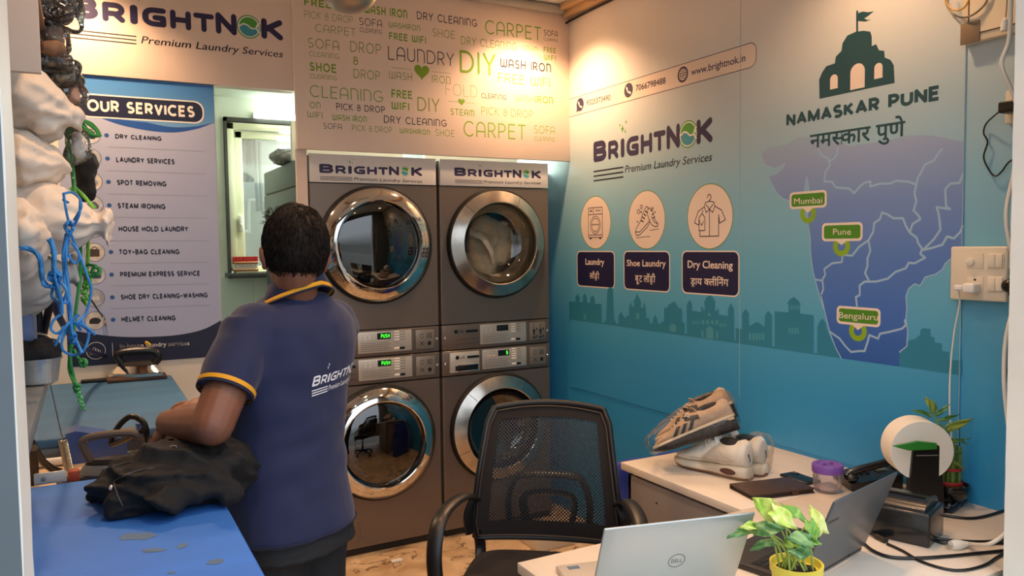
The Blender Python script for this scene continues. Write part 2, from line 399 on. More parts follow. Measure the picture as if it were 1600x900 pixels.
def logo(board, u0, v0, u1, h, mats, parent, tagline=True, d=.0012, dark=None, slope=0, spark=True):
    """wordmark with the round emblem, three rules and the tagline under it. mats: dark, green, blue, pale"""
    mb = MB(); W_ = u1-u0
    # relative slots measured on the photo (fraction of the wordmark width)
    slots = [('B', 0, .13, 1.0), ('R', .148, .246, .88), ('I', .268, .302, .88), ('G', .322, .43, .88), ('H', .448, .545, .88), ('T', .556, .655, .88), ('N', .662, .765, 1.02), ('K', .888, 1.0, 1.0)]
    P = lambda f: u0+f*W_
    for ch, a, b, hh in slots:
        w = .28; g = sfont(ch, w, G_BRAND, 0, True)
        x0, y0, x1, y1 = bounds(g[0])
        board.flat(mb, [(P(a)+(x-x0)/(x1-x0)*(b-a)*W_, v0+y/y1*h*hh+slope*(P(a)-u0)) for x, y in g[0]], g[1], d)
    cx, cy, r = P(.826), v0+h*.5+slope*(P(.826)-u0), h*.57
    lo = mb.build('wordmark', mats[0], parent)
    mg = MB(); board.poly(mg, oval(cx, cy, r, r, 32), d); mg.build('emblem_ring', mats[1], parent)
    mw = MB(); board.line(mw, oval(cx, cy, r*.86, r*.86, 32)+[(cx+r*.86, cy)], r*.1, d*2, closed=True)
    board.line(mw, [(cx-r*.8, cy-.02*r), (cx-r*.45, cy+.22*r), (cx-.1*r, cy+.12*r), (cx+.2*r, cy-.12*r), (cx+.55*r, cy-.1*r), (cx+.8*r, cy+.2*r)], r*.12, d*2)
    board.line(mw, oval(cx+r*1.05, cy-.0*r, r*.42, r*.42, 12, PI*.62, PI*1.38, False), r*.12, d*2)
    mw.build('emblem_curve', mats[3], parent)
    m2 = MB(); pts = [(cx-r*.8, cy-.04*r), (cx-r*.45, cy+.16*r), (cx-.1*r, cy+.06*r), (cx+.2*r, cy-.18*r), (cx+.55*r, cy-.16*r), (cx+.8*r, cy+.1*r)]
    board.poly(m2, pts+oval(cx, cy, r*.8, r*.8, 14, -.1, -PI+.1, False), d*1.5); m2.build('emblem_water', mats[2], parent)
    if spark:
        ms = MB()
        for fx, fy, q in ((.285, 1.32, .16), (.262, 1.52, .08), (.318, 1.6, .09), (.31, 1.18, .09)):
            c = (P(fx), v0+h*fy+slope*(P(fx)-u0)); a = q*h*1.3
            board.poly(ms, [(c[0], c[1]+a), (c[0]-a*.25, c[1]+a*.2), (c[0]-a*.7, c[1]), (c[0]-a*.25, c[1]-a*.2), (c[0], c[1]-a), (c[0]+a*.25, c[1]-a*.2), (c[0]+a*.7, c[1]), (c[0]+a*.25, c[1]+a*.2)], d)
        ms.build('sparkle', mats[1], parent)
    return lo
# ================================================================== SETTING
WX = 2.42      # right wall
BY = 3.78      # face of the back partition
CZ = 2.87      # ceiling
FY0, FY1 = .94, 1.08   # front wall
def grad_mat(name, stops, rough=.4, z0=0, z1=3, bump=.0, coat=0):
    m = bpy.data.materials.new(name); m.use_nodes = True; nt = m.node_tree; n = nt.nodes; l = nt.links; b = n['Principled BSDF']
    g = n.new('ShaderNodeNewGeometry'); s = n.new('ShaderNodeSeparateXYZ'); l.new(g.outputs['Position'], s.inputs[0])
    mr = n.new('ShaderNodeMapRange'); mr.inputs[1].default_value = z0; mr.inputs[2].default_value = z1; l.new(s.outputs[2], mr.inputs[0])
    r = n.new('ShaderNodeValToRGB'); l.new(mr.outputs[0], r.inputs[0]); e = r.color_ramp.elements
    st = sorted(stops); e[0].position = (st[0][0]-z0)/(z1-z0); e[0].color = lin(st[0][1]); e[1].position = (st[-1][0]-z0)/(z1-z0); e[1].color = lin(st[-1][1])
    for z, c in st[1:-1]: k = e.new((z-z0)/(z1-z0)); k.color = lin(c)
    l.new(r.outputs[0], b.inputs['Base Color']); b.inputs['Roughness'].default_value = rough
    if bump:
        t = n.new('ShaderNodeTexNoise'); t.inputs['Scale'].default_value = 3.0; t.inputs['Detail'].default_value = 5; l.new(g.outputs['Position'], t.inputs[0])
        bp = n.new('ShaderNodeBump'); bp.inputs['Strength'].default_value = bump; bp.inputs['Distance'].default_value = .02; l.new(t.outputs[0], bp.inputs['Height']); l.new(bp.outputs[0], b.inputs['Normal'])
    return m
VINYL = grad_mat('printed_vinyl', [(.5, '#2f8fcb'), (.95, '#3597ce'), (1.15, '#4aa4cf'), (1.45, '#6cb4d2'), (1.75, '#90c2d6'), (2.0, '#b0cad4'), (2.25, '#d6dad8'), (2.5, '#f0e8e0'), (2.8, '#f4ebe4')], rough=.36, bump=.04)
cream = pm('cream_paint', '#e9e2d3', .6, bump=.05, bscale=30)
white_pt = pm('white_paint', '#e6e3da', .5, bump=.08, bscale=25)
greyw = pm('grey_paint', '#5c666c', .6, bump=.08, bscale=20, var=.05)
signw = pm('sign_board', '#f3dccb', .45, var=.02)
farw = pm('far_room_paint', '#dfe8da', .6, var=.05)
def floor_mat():
    m = bpy.data.materials.new('tan_stone_tiles'); m.use_nodes = True; nt = m.node_tree; n = nt.nodes; l = nt.links; b = n['Principled BSDF']
    t = n.new('ShaderNodeTexCoord')
    ns = n.new('ShaderNodeTexNoise'); ns.inputs['Scale'].default_value = 5; ns.inputs['Detail'].default_value = 8; ns.inputs['Distortion'].default_value = 1.2; l.new(t.outputs['Object'], ns.inputs[0])
    r = n.new('ShaderNodeValToRGB'); l.new(ns.outputs[0], r.inputs[0]); e = r.color_ramp.elements
    e[0].position = .3; e[0].color = lin('#a6845f'); e[1].position = .7; e[1].color = lin('#dcc09c')
    mp = n.new('ShaderNodeMixRGB'); mp.inputs[0].default_value = .35; l.new(t.outputs['Object'], mp.inputs[1]); l.new(ns.outputs[1], mp.inputs[2])
    v = n.new('ShaderNodeTexVoronoi'); v.feature = 'DISTANCE_TO_EDGE'; v.inputs['Scale'].default_value = 2.6; l.new(mp.outputs[0], v.inputs[0])
    cr = n.new('ShaderNodeValToRGB'); l.new(v.outputs['Distance'], cr.inputs[0]); cr.color_ramp.elements[0].position = .0; cr.color_ramp.elements[0].color = (.12, .08, .05, 1); cr.color_ramp.elements[1].position = .022; cr.color_ramp.elements[1].color = (1, 1, 1, 1)
    mu = n.new('ShaderNodeMixRGB'); mu.blend_type = 'MULTIPLY'; mu.inputs[0].default_value = .8; l.new(r.outputs[0], mu.inputs[1]); l.new(cr.outputs[0], mu.inputs[2])
    l.new(mu.outputs[0], b.inputs['Base Color']); b.inputs['Roughness'].default_value = .42
    bp = n.new('ShaderNodeBump'); bp.inputs['Strength'].default_value = .25; bp.inputs['Distance'].default_value = .01; l.new(mu.outputs[0], bp.inputs['Height']); l.new(bp.outputs[0], b.inputs['Normal'])
    return m
FLOORM = floor_mat()
LX = -.75   # left wall
struct(MB().box(LX-.1, FY0, -.1, WX+.1, 5.5, 0), 'floor', FLOORM)
struct(MB().box(-14, -16, -.14, 14, FY0, -.02), 'pavement', pm('street_paving', '#8a867e', .85, bump=.3, bscale=12, var=.15))
struct(MB().box(LX-.1, FY0, CZ, WX+.1, 5.5, CZ+.1), 'ceiling', pm('ceiling_white', '#e8e2d8', .7, var=.03))
struct(MB().box(WX, FY0, 0, WX+.1, 5.5, CZ), 'wall_right', VINYL)
struct(MB().box(LX-.1, FY0, 0, LX, 5.5, CZ), 'wall_left', cream)
# front wall with the wide shop opening
OL, OR = -.0687, 1.943
fw_ = MB(); fw_.box(-4.2, FY0, 0, OL-.0015, FY1-.004, CZ+.6); fw_.box(OR+.012, FY0, 0, 5.2, FY1-.004, CZ+.6); fw_.box(OL-.012, FY0, 2.66, OR+.012, FY1-.004, CZ+.6)
struct(fw_, 'wall_front', greyw)
def jamb(name, x0, x1):
    # rough plastered reveal: uneven edge
    mb = MB(); nz = 60; rings = []
    for i in range(nz+1):
        z = 2.66*i/nz; w = .0016*noise.noise((z*7, x0, 0))+.0012*noise.noise((z*23, x0, 3)); ch = .006*math.exp(-((z-1.02)/.05)**2) if x0 < 0.5 else 0
        rings.append([Vector((x0-(w if x0 > .5 else 0), FY0+.0005 if x0 < .5 else FY0-.006, z)), Vector((x1+(w if x0 < .5 else 0), FY0+.0005 if x0 < .5 else FY0-.006, z)), Vector((x1+(w+ch if x0 < .5 else 0), FY1, z)), Vector((x0-(w if x0 > .5 else 0), FY1, z))])
    mb.loft(rings); return struct(mb, name, white_pt, sharp=30)
jamb('trim_1', OL-.0132, OL); jamb('trim_2', OR, OR+.012)
# back partition: left piece behind the poster, lintel above, cabinet side panel
struct(MB().box(LX, BY, 0, .535, BY+.06, 2.289), 'wall_back', cream); struct(MB().box(LX, BY, 2.29, .892, BY+.06, CZ), 'wall_lintel', cream)
struct(MB().box(.893, BY-.002, 0, .944, BY+.018, 2.02), 'wall_cabinet_side', pm('panel_peach', '#e3cfc4', .5))
# far room
FYW = 5.2
fr = MB(); WZ0, WZ1, WX0 = 1.40, 2.34, .56
p0 = oY(355, 300, FYW); WX0 = p0.x
fr.box(LX, FYW, WZ1, WX, FYW+.1, CZ); fr.box(LX, FYW, 0, WX0, FYW+.1, WZ1); fr.box(WX0, FYW, 0, WX, FYW+.1, WZ0); fr.box(WX0+1.5, FYW, WZ0, WX, FYW+.1, WZ1)
struct(fr, 'wall_far', farw)
struct(MB().box(LX, FYW-.014, 0, WX, FYW-.001, WZ0-.03), 'wall_far_tiling', pm('pale_green_tile', '#d3e6dd', .25, var=.03))
tg = MB()
for i in range(8): tg.box(LX+i*.42, FYW-.0155, 0, LX+i*.42+.004, FYW-.0135, WZ0-.03)
struct(tg, 'trim_3', pm('tile_joint', '#b9cbc2', .6))
struct(MB().box(LX, FYW-.3, 2.5, WX, FYW, 2.7), 'trim_4', farw)
sill = struct(MB().box(WX0-.03, FYW-.16, WZ0-.03, WX0+1.5, FYW+.02, WZ0, .004), 'trim_5', pm('dark_sill', '#3a3a38', .4))
struct(MB().box(WX0+.02, FYW-.13, WZ0, WX0+1.5, FYW+.0, WZ0+.012, .003), 'trim_6', pm('sill_wood', '#e2d8b4', .5))
wroot = bpy.data.objects.new('window_1', None); COL.objects.link(wroot); wroot.location = (WX0, FYW, WZ0); wroot['kind'] = 'structure'
alu = pm('cream_frame', '#e3e4c4', .45)
wf = MB(); a, b_ = WX0, WX0+1.5
for q in (0, .05):
    y = FYW-.02+q*.4; t = .045
    wf.box(a+q, y-.02, WZ0+.012, a+q+t, y+.02, WZ1, .004); wf.box(b_-q-t, y-.02, WZ0+.012, b_-q, y+.02, WZ1, .004); wf.box(a+q, y-.02, WZ1-q-t, b_-q, y+.02, WZ1-q, .004); wf.box(a+q, y-.02, WZ0+.012, b_-q, y+.02, WZ0+.012+t*.6, .004)
wf.build('window_frame', alu, wroot)
MB().box(WX0-.012, FYW-.045, WZ0, WX0+.004, FYW, WZ1+.03).box(WX0-.012, FYW-.045, WZ1+.004, b_, FYW, WZ1+.03).build('window_gasket', pm('window_rubber', '#3c3d38', .6), wroot)
MB().box(WX0+.058, FYW-.055, 1.66, WX0+.082, FYW-.02, 1.76, .004).box(WX0+.064, FYW-.06, 1.69, WX0+.076, FYW-.05, 1.71, .002).build('latch', white_pt, wroot)
MB().box(WX0+.09, FYW+.006, WZ0+.02, b_-.09, FYW+.012, WZ1-.09).build('pane', clear_mat('window_glass', (.93, .96, .94), .5, .02, .08, milky=.12), wroot)
# what lies beyond the pane: grey rendered wall of the next house with a white pipe
struct(MB().box(-1.5, 6.3, 0, 4, 6.4, 3.4), 'neighbouring_wall', pm('grey_render', '#c2c4bd', .8, bump=.25, bscale=25, var=.12, vscale=3))
pz = lambda x, y: oY(x, y, 6.24)
tag(MB().tube(spl([pz(352, 362), pz(388, 362)], 4)+[pz(389, 364), pz(389, 314), pz(390, 313), pz(440, 313)], .014, 10).build('drain_pipe', white_pt), 'white pipe bent across the grey wall beyond the far window', 'pipe')
struct(MB().box(2.298, 4.0, 0, WX-.002, 4.04, 1.972), 'light_blocker_1', VINYL)  # added filler board, blocks far-room light beside the right machines
struct(MB().box(.95, 4.1, 2.003, 1.55, 4.13, 2.2).box(1.68, 4.1, 2.003, 2.27, 4.13, 2.2), 'light_blocker_2', cream)  # added boards that block the light leak above the machines, gaps left for gleams
# trims round the ceiling
struct(MB().tube([(1.75, BY-.05, 2.845), (WX-.06, BY-.05, 2.845)], .024, 12), 'trim_7', pm('grey_pipe', '#a9a59c', .45))
struct(MB().box(WX-.05, 1.1, CZ-.06, WX-.001, BY-.01, CZ, .006).box(WX-.09, 1.1, CZ-.03, WX-.04, BY-.01, CZ, .004), 'trim_8', pm('cornice_tan', '#cfae84', .5))
struct(MB().box(1.72, 1.2, CZ-.02, 1.76, BY-.04, CZ, .003), 'trim_9', pm('ceiling_batten', '#d8cdbd', .5))
tag(MB().tube(spl([(WX-.03, BY-.04, 2.78), (WX-.012, 3.6, 2.795), (WX-.012, 3.0, 2.80), (WX-.012, 2.2, 2.805), (WX-.012, 1.3, 2.80)], 6), .006, 8).build('ceiling_cable', pm('cable_dark', '#1c1615', .5)), 'dark cable clipped along the top of the mural wall', 'cable')

# ================================================================== SIGNS
GREEN_B = pm('ink_green', '#7ea524', .5, var=0); OLIVE = pm('ink_olive', '#93a044', .5, var=0); BLACKI = pm('ink_black', '#271c2c', .5, var=0); NAVY = pm('ink_navy', '#2b2550', .45, var=0)
EMG = pm('ink_emblem_green', '#4fa23a', .45, var=0); EMB = pm('ink_emblem_blue', '#3f9db0', .45, var=0); WHT = pm('ink_white', '#f0ece6', .45, var=0); GREYI = pm('ink_grey', '#9a948e', .5, var=0)
LOGOM = (NAVY, EMG, EMB, WHT)
# --- word board over the machines
tw = thing('word_sign', 'cream board above the machines covered with green and black service words', 'sign', (1.656, BY, 2.02))
MB().box(.893, BY-.03, 2.02, WX-.001, BY, CZ-.001, .002).build('sign_panel', signw, tw)
wb = Board('w', (0, BY-.03, 0), (1, 0, 0), (0, 0, 1), 'Y', BY-.03)
ZP = lambda x, y: (440+.3*x, .3*y)
words = [('FREE WIFI', 118, 30, -10, 400, 62, 'g', .2), ('WASH IRON', 430, 70, 25, 655, 95, 'g', .2), ('PICK & DROP', 118, 97, 58, 372, 118, 'o', .08), ('SOFA', 405, 133, 93, 523, 142, 'k', .09), ('CLEANING', 407, 168, 145, 523, 177, 'k', .1),
 ('CARPET', 175, 168, 125, 387, 188, 'o', .08), ('WASHIRON', 556, 145, 115, 722, 160, 'g', .13), ('FREE WIFI', 560, 208, 170, 752, 225, 'g', .19), ('DRY CLEANING', 705, 103, 62, 1018, 138, 'k', .12), ('SHOE', 787, 190, 148, 902, 202, 'o', .09),
 ('CARPET', 1060, 182, 108, 1352, 208, 'g', .09), ('SOFA', 1367, 188, 157, 1437, 192, 'k', .11), ('CLEANING', 1365, 211, 196, 1437, 218, 'k', .11), ('DRY CLEANING', 935, 232, 190, 1225, 262, 'o', .1), ('STEAM', 1255, 260, 236, 1332, 266, 'g', .12),
 ('FREE', 1365, 273, 245, 1428, 278, 'g', .17), ('WIFI', 1365, 312, 284, 1428, 318, 'g', .17), ('SOFA', 138, 250, 198, 300, 262, 'o', .09), ('CLEANING', 143, 295, 268, 300, 305, 'o', .1), ('DROP', 358, 272, 216, 518, 283, 'o', .09), ('&', 373, 338, 293, 398, 340, 'o', .12),
 ('DROP', 375, 408, 360, 513, 416, 'o', .09), ('LAUNDRY', 555, 312, 240, 898, 345, 'k', .075), ('DIY', 928, 380, 262, 1115, 395, 'g', .12), ('WASH IRON', 1140, 353, 306, 1403, 375, 'k', .15), ('FREE WIFI', 1128, 430, 380, 1398, 453, 'g', .1), ('WASH', 560, 412, 372, 680, 418, 'o', .1),
 ('IRON', 783, 430, 390, 880, 438, 'o', .1), ('FOLD', 855, 498, 436, 1020, 506, 'o', .04), ('SHOE', 147, 372, 325, 285, 378, 'g', .19), ('CLEANING', 148, 410, 386, 287, 416, 'o', .12), ('CLEANING', 148, 508, 445, 528, 530, 'g', .075), ('FREE', 572, 510, 467, 680, 515, 'g', .19),
 ('WIFI', 573, 570, 530, 665, 575, 'g', .19), ('DIY', 708, 578, 506, 823, 584, 'o', .1), ('ON', 147, 563, 530, 203, 566, 'g', .13), ('WIFI', 135, 612, 580, 213, 616, 'o', .12), ('PICK & DROP', 285, 572, 537, 538, 588, 'k', .12), ('CLEANING', 1040, 512, 485, 1170, 520, 'k', .13),
 ('WASH', 1218, 528, 494, 1312, 534, 'g', .1), ('IRON', 1322, 536, 498, 1415, 542, 'g', .18), ('STEAM', 880, 600, 565, 1003, 606, 'g', .15), ('PICK & DROP', 1040, 600, 558, 1308, 614, 'o', .09), ('WASH IRON', 265, 628, 596, 443, 636, 'g', .16), ('DRY CLEANING', 533, 640, 602, 860, 660, 'k', .12),
 ('SOFA', 218, 670, 640, 313, 675, 'k', .09), ('PICK & DROP', 367, 682, 650, 575, 692, 'o', .1), ('WASHIRON', 616, 694, 667, 773, 703, 'g', .14), ('SHOE', 802, 708, 672, 900, 713, 'o', .1), ('CARPET', 948, 712, 630, 1272, 728, 'g', .09), ('SOFA', 1316, 696, 653, 1422, 700, 'o', .1), ('CLEANING', 1316, 734, 711, 1422, 738, 'o', .13)]
mbs = {'g': MB(), 'o': MB(), 'k': MB()}
for s, xl, yb, yt, xr, yr, c, w in words:
    ua, va = wb.px(*ZP(xl, yb)); ub, vb = wb.px(*ZP(xr, yr)); _, vt = wb.px(*ZP(xl, yt))
    va = (va+vb)/2; wb.fit(mbs[c], sfont(s, w, G_UNI, .2 if w > .06 else .24), ua, va, ub, (vt-wb.px(*ZP(xl, yb))[1]), .0012)
def heart(board, mb, c, w):
    pts = []
    for k in range(36):
        t = 2*PI*k/36; pts.append((c[0]+w/34*16*math.sin(t)**3, c[1]+w/34*(13*math.cos(t)-5*math.cos(2*t)-2*math.cos(3*t)-math.cos(4*t))))
    board.poly(mb, pts, .0012)
c = wb.px(*ZP(730, 372)); heart(wb, mbs['g'], c, .088); c = wb.px(*ZP(937, 530)); heart(wb, mbs['g'], c, .042)
for p, q in (((575, 352), (675, 358)), ((782, 373), (880, 378)), ((868, 527), (915, 529)), ((958, 535), (1003, 537))):
    a = wb.px(*ZP(*p)); b = wb.px(*ZP(*q)); wb.line(mbs['o'], [a, (b[0], a[1])], .002, .0012)
mbs['g'].build('lettering_green', GREEN_B, tw); mbs['o'].build('lettering_olive', OLIVE, tw); mbs['k'].build('lettering_black', BLACKI, tw)
# --- shop banner left of it
tb = thing('shop_banner', 'cream banner at top left with the large wordmark and tagline above the services poster', 'sign', (.0, BY, 2.29))
MB().box(LX+.01, BY-.013, 2.29, .891, BY-.001, CZ-.001, .001).build('banner_panel', signw, tb)
bb = Board('b', (0, BY-.013, 0), (1, 0, 0), (0, 0, 1), 'Y', BY-.012)
Z1 = lambda x, y: (.3*x, .3*y); Z3 = lambda x, y: (.3*x, 460+.3*y); Z2 = lambda x, y: (.3*x, 230+.3*y)
u1, v1 = bb.px(*Z1(1475, 213)); u0, _ = bb.px(*Z1(350, 95)); vt = bb.px(*Z1(1475, 108))[1]
logo(bb, u0, v1, u1, vt-v1, LOGOM, tb)
def tagrules(board, mbt, mbr, pl, pr, top, r0, r1, gap, w):
    board.put(mbt, bfont('Premium Laundry Services', .004, .2), pl, pr, top, .0012, BCAP)
    a = board.px(*r0); b = board.px(*r1); v = a[1]
    for k in range(3): board.line(mbr, [(a[0], v-k*gap), (b[0], v-k*gap)], w, .0012, False)
mt, mr_ = MB(), MB(); tagrules(bb, mt, mr_, Z1(735, 225), Z1(1475, 300), Z1(735, 187), Z1(350, 153), Z1(710, 189), .0155, .0052)
mt.build('tagline', BLACKI, tb); mr_.build('rules', BLACKI, tb)
# --- services poster
tp = thing('services_poster', 'services poster with blue header, list of nine cleaning services and navy footer', 'poster', (.22, BY, 1.06))
PX0, PX1, PZ0, PZ1 = -.083, .532, 1.062, 2.288
pb = Board('p', (0, BY-.004, 0), (1, 0, 0), (0, 0, 1), 'Y', BY-.004)
MB().box(PX0, BY-.004, PZ0, PX1, BY, PZ1).build('poster_sheet', pm('poster_white', '#b0bad9', .42, var=.02), tp)
hd = MB(); wave = [Z1(x, y) for x, y in ((385, 590), (480, 600), (620, 648), (760, 678), (900, 690), (1020, 672), (1112, 640))]
wv = [tuple(q)[:2] for q in spl([(*pb.px(*p), 0) for p in wave], 6)]; wv = [(PX0, wv[0][1]+.0)]+wv[1:-1]+[(PX1, wv[-1][1])]
pb.poly(hd, wv+[(PX1, PZ1), (PX0, PZ1)], .0008); hd.build('header_field', grad_mat('poster_header', [(2.0, '#86b2dc'), (2.15, '#5b97d2'), (2.29, '#3f7fc6')], .42), tp)
hb = MB(); up = [(u, v+.035*(1-abs(2*i/(len(wv)-1)-1))) for i, (u, v) in enumerate(wv)]
pb.poly(hb, wv+up[::-1], .0014); hb.build('header_swoosh', pm('poster_blue', '#2456a8', .42), tp)
a = pb.px(*Z1(410, 540)); b = pb.px(*Z1(1055, 595)); h = (pb.px(*Z1(440, 487))[1]-pb.px(*Z1(440, 597))[1])
vm = pb.px(*Z1(740, 567))[1]
m_ = MB(); pb.poly(m_, rrect(a[0]-.006, vm-h/2-.006, b[0]+.006, vm+h/2+.006, h*.45), .0018); m_.build('pill_border', WHT, tp)
m_ = MB(); pb.poly(m_, rrect(a[0], vm-h/2, b[0], vm+h/2, h*.42), .0022); m_.build('pill', pm('poster_navy', '#1d2340', .42), tp)
m_ = MB(); pb.put(m_, sfont('OUR SERVICES', .22, G_STD, .12, False), Z1(455, 578), Z1(1015, 613), Z1(455, 515), .0026); m_.build('heading', WHT, tp)
rows = [('DRY CLEANING', Z1(555, 705), Z1(600, 722), Z1(842, 735), Z1(600, 697)), ('LAUNDRY SERVICES', Z1(560, 826), Z1(605, 845), Z1(910, 857), Z1(605, 816)), ('SPOT REMOVING', Z2(565, 181), Z2(610, 198), Z2(867, 206), Z2(610, 169)),
 ('STEAM IRONING', Z2(569, 303), Z2(613, 319), Z2(862, 324), Z2(613, 290)), ('HOUSE HOLD LAUNDRY', Z2(574, 423), Z2(618, 440), Z2(980, 440), Z2(618, 411)), ('TOY+BAG CLEANING', Z2(578, 546), Z2(622, 560), Z2(935, 558), Z2(622, 532)),
 ('PREMIUM EXPRESS SERVICE', Z2(581, 664), Z2(626, 677), Z2(1040, 670), Z2(626, 649)), ('SHOE DRY CLEANING+WASHING', Z2(585, 782), Z2(630, 795), Z2(1082, 783), Z2(630, 767)), ('HELMET CLEANING', Z3(589, 132), Z3(633, 144), Z3(915, 136), Z3(633, 116))]
mt, md, ms = MB(), MB(), MB()
for s, bu, pl, pr, tp_ in rows:
    pb.put(mt, sfont(s, .26, G_STD, .1, False), pl, pr, tp_, .001); c = pb.px(*bu); pb.poly(md, oval(c[0], c[1], .009, .009, 16), .001)
for (p, q) in ((Z1(565, 765), Z1(1068, 792)), (Z2(560, 122), Z2(1075, 142)), (Z2(560, 243), Z2(1078, 257)), (Z2(565, 365), Z2(1085, 372)), (Z2(580, 488), Z2(1090, 488)), (Z2(575, 606), Z2(1090, 600)), (Z2(578, 723), Z2(1092, 715)), (Z2(578, 842), Z2(1095, 826)), (Z3(575, 76), Z3(1095, 58))):
    a = pb.px(*p); b = pb.px(*q); pb.line(ms, [a, (b[0], a[1]+(b[1]-a[1])*.6)], .0016, .0008)
mt.build('lettering', pm('ink_poster', '#22233a', .45, var=0), tp); md.build('bullets', pm('ink_blue', '#2b5aa0', .45, var=0), tp); ms.build('rules', pm('ink_rule', '#8b93a8', .45, var=0), tp)
cols = ['#26272c', '#3a4048', '#9aa0a8', '#5a5d60', '#b7b0a6', '#4b3a2c', '#39495e', '#d8d6d0', '#2c2a2a']
for i, (s, bu, *_r) in enumerate(rows):
    c = pb.px(*bu); c = (c[0]-.062-(.006 if i > 6 else 0), c[1]); r = .0375
    m_ = MB(); pb.poly(m_, oval(c[0], c[1], r*1.06, r*1.06, 30), .001); ring = m_.build('photo_ring', pm('ink_ring', '#41609a', .45, var=0), tp)
    m_ = MB(); pb.poly(m_, oval(c[0], c[1], r, r, 30), .0014); m_.build('photo', pm('photo_ground%d' % (i % 3), ('#c9cbd2', '#aeb3bb', '#d5cfc6')[i % 3], .45, var=.2, vscale=40), ring)
    m_ = MB(); k = (('bag', 'drum', 'cloth', 'iron', 'bed', 'bag', 'van', 'shoe', 'helmet')[i])
    if k in ('bag', 'drum'): pb.poly(m_, rrect(c[0]-r*.55, c[1]-r*.5, c[0]+r*.5, c[1]+r*.35, r*.15), .0018); pb.line(m_, oval(c[0], c[1]+r*.35, r*.25, r*.25, 10, 0, PI, False), r*.1, .0018)
    elif k == 'helmet': pb.poly(m_, oval(c[0], c[1]-r*.1, r*.6, r*.45, 18, 0, PI, False)+[(c[0]-r*.6, c[1]-r*.35), (c[0]+r*.3, c[1]-r*.4)], .0018)
    elif k == 'shoe': pb.poly(m_, [(c[0]-r*.6, c[1]-r*.2), (c[0]-r*.1, c[1]+r*.2), (c[0]+r*.15, c[1]+.3*r), (c[0]+r*.55, c[1]), (c[0]+r*.55, c[1]-r*.25), (c[0]-r*.55, c[1]-r*.32)], .0018)
    else: pb.poly(m_, rrect(c[0]-r*.65, c[1]-r*.4, c[0]+r*.6, c[1]+r*.15, r*.2), .0018); pb.poly(m_, oval(c[0]+r*.1, c[1]+r*.1, r*.35, r*.3, 14), .0019)
    m_.build('picture', pm('photo_ink%d' % i, cols[i], .45, var=.25, vscale=60), ring)
ft = MB(); cv = [pb.px(*Z3(x, y)) for x, y in ((390, 190), (550, 214), (700, 222), (900, 214), (1050, 185), (1147, 135))]
cv = [tuple(q)[:2] for q in spl([(PX0, cv[0][1]+.012, 0)]+[(*q, 0) for q in cv[:-1]]+[(PX1, cv[-1][1], 0)], 6)]
pb.poly(ft, [(PX0, PZ0), (PX1, PZ0)]+cv[::-1], .0008); ft.build('footer_field', pm('poster_navy', '#1d2340'), tp)
c = pb.px(*Z3(500, 293)); m_ = MB(); pb.line(m_, oval(c[0], c[1], .036, .036, 30)+[(c[0]+.036, c[1])], .0022, .0014, closed=True)
for dx, h in ((-.016, .012), (-.006, .026), (.004, .02), (.013, .014)): pb.line(m_, rrect(c[0]+dx-.004, c[1]-.014, c[0]+dx+.004, c[1]-.014+h, .0005, 1), .0014, .0014, closed=True)
pb.line(m_, [(c[0]-.022, c[1]-.014), (c[0]+.022, c[1]-.014)], .0016, .0014); a = pb.px(*Z3(585, 252)); pb.line(m_, [a, (a[0], a[1]-.058)], .0016, .0014)
pb.put(m_, bfont('In-house laundry services', .012), Z3(625, 280), Z3(987, 264), Z3(625, 258), .0014, BCAP); pb.put(m_, bfont('for business', .012), Z3(625, 313), Z3(800, 306), Z3(625, 293), .0014, BCAP)
m_.build('footer_print', WHT, tp)
# --- wall mural
tmu = thing('wall_mural', 'blue gradient wall mural with city skyline, map, service icons and contact strip', 'mural', (WX, 2.6, .74))
MX = WX-.004
MB().box(MX, 1.488, .74, WX, 3.752, 2.80).build('mural_sheet', VINYL, tmu)
sm = MB()
for y in (2.441, 1.49): sm.box(MX-.0006, y-.0012, .9, MX, y+.0012, 2.80)
sm.build('sheet_seam', pm('seam_line', '#9db8bf', .4), tmu)
mu = Board('m', (MX, 3.752, 0), (0, -1, 0), (0, 0, 1), 'X', MX)
ZA = lambda x, y: (860+.3*x, .3*y)          # region 860..1340 x 0..270
ZB = lambda x, y: (1120+.3*x, .3*y)
ZC = lambda x, y: (860+.3*x, 230+.3*y)
ZD = lambda x, y: (1120+.3*x, 230+.3*y)
ZE = lambda x, y: (860+.3*x, 400+.3*y)
ZF = lambda x, y: (1120+.3*x, 400+.3*y)
ZI = lambda x, y: (890+x/4.5, 270+y/4.5)
PEACH = pm('print_cream', '#f3dfcf', .45, var=0); TEALD = pm('print_teal_dark', '#285058', .45, var=0); NAVYP = pm('print_navy', '#1f1d46', .45, var=0)
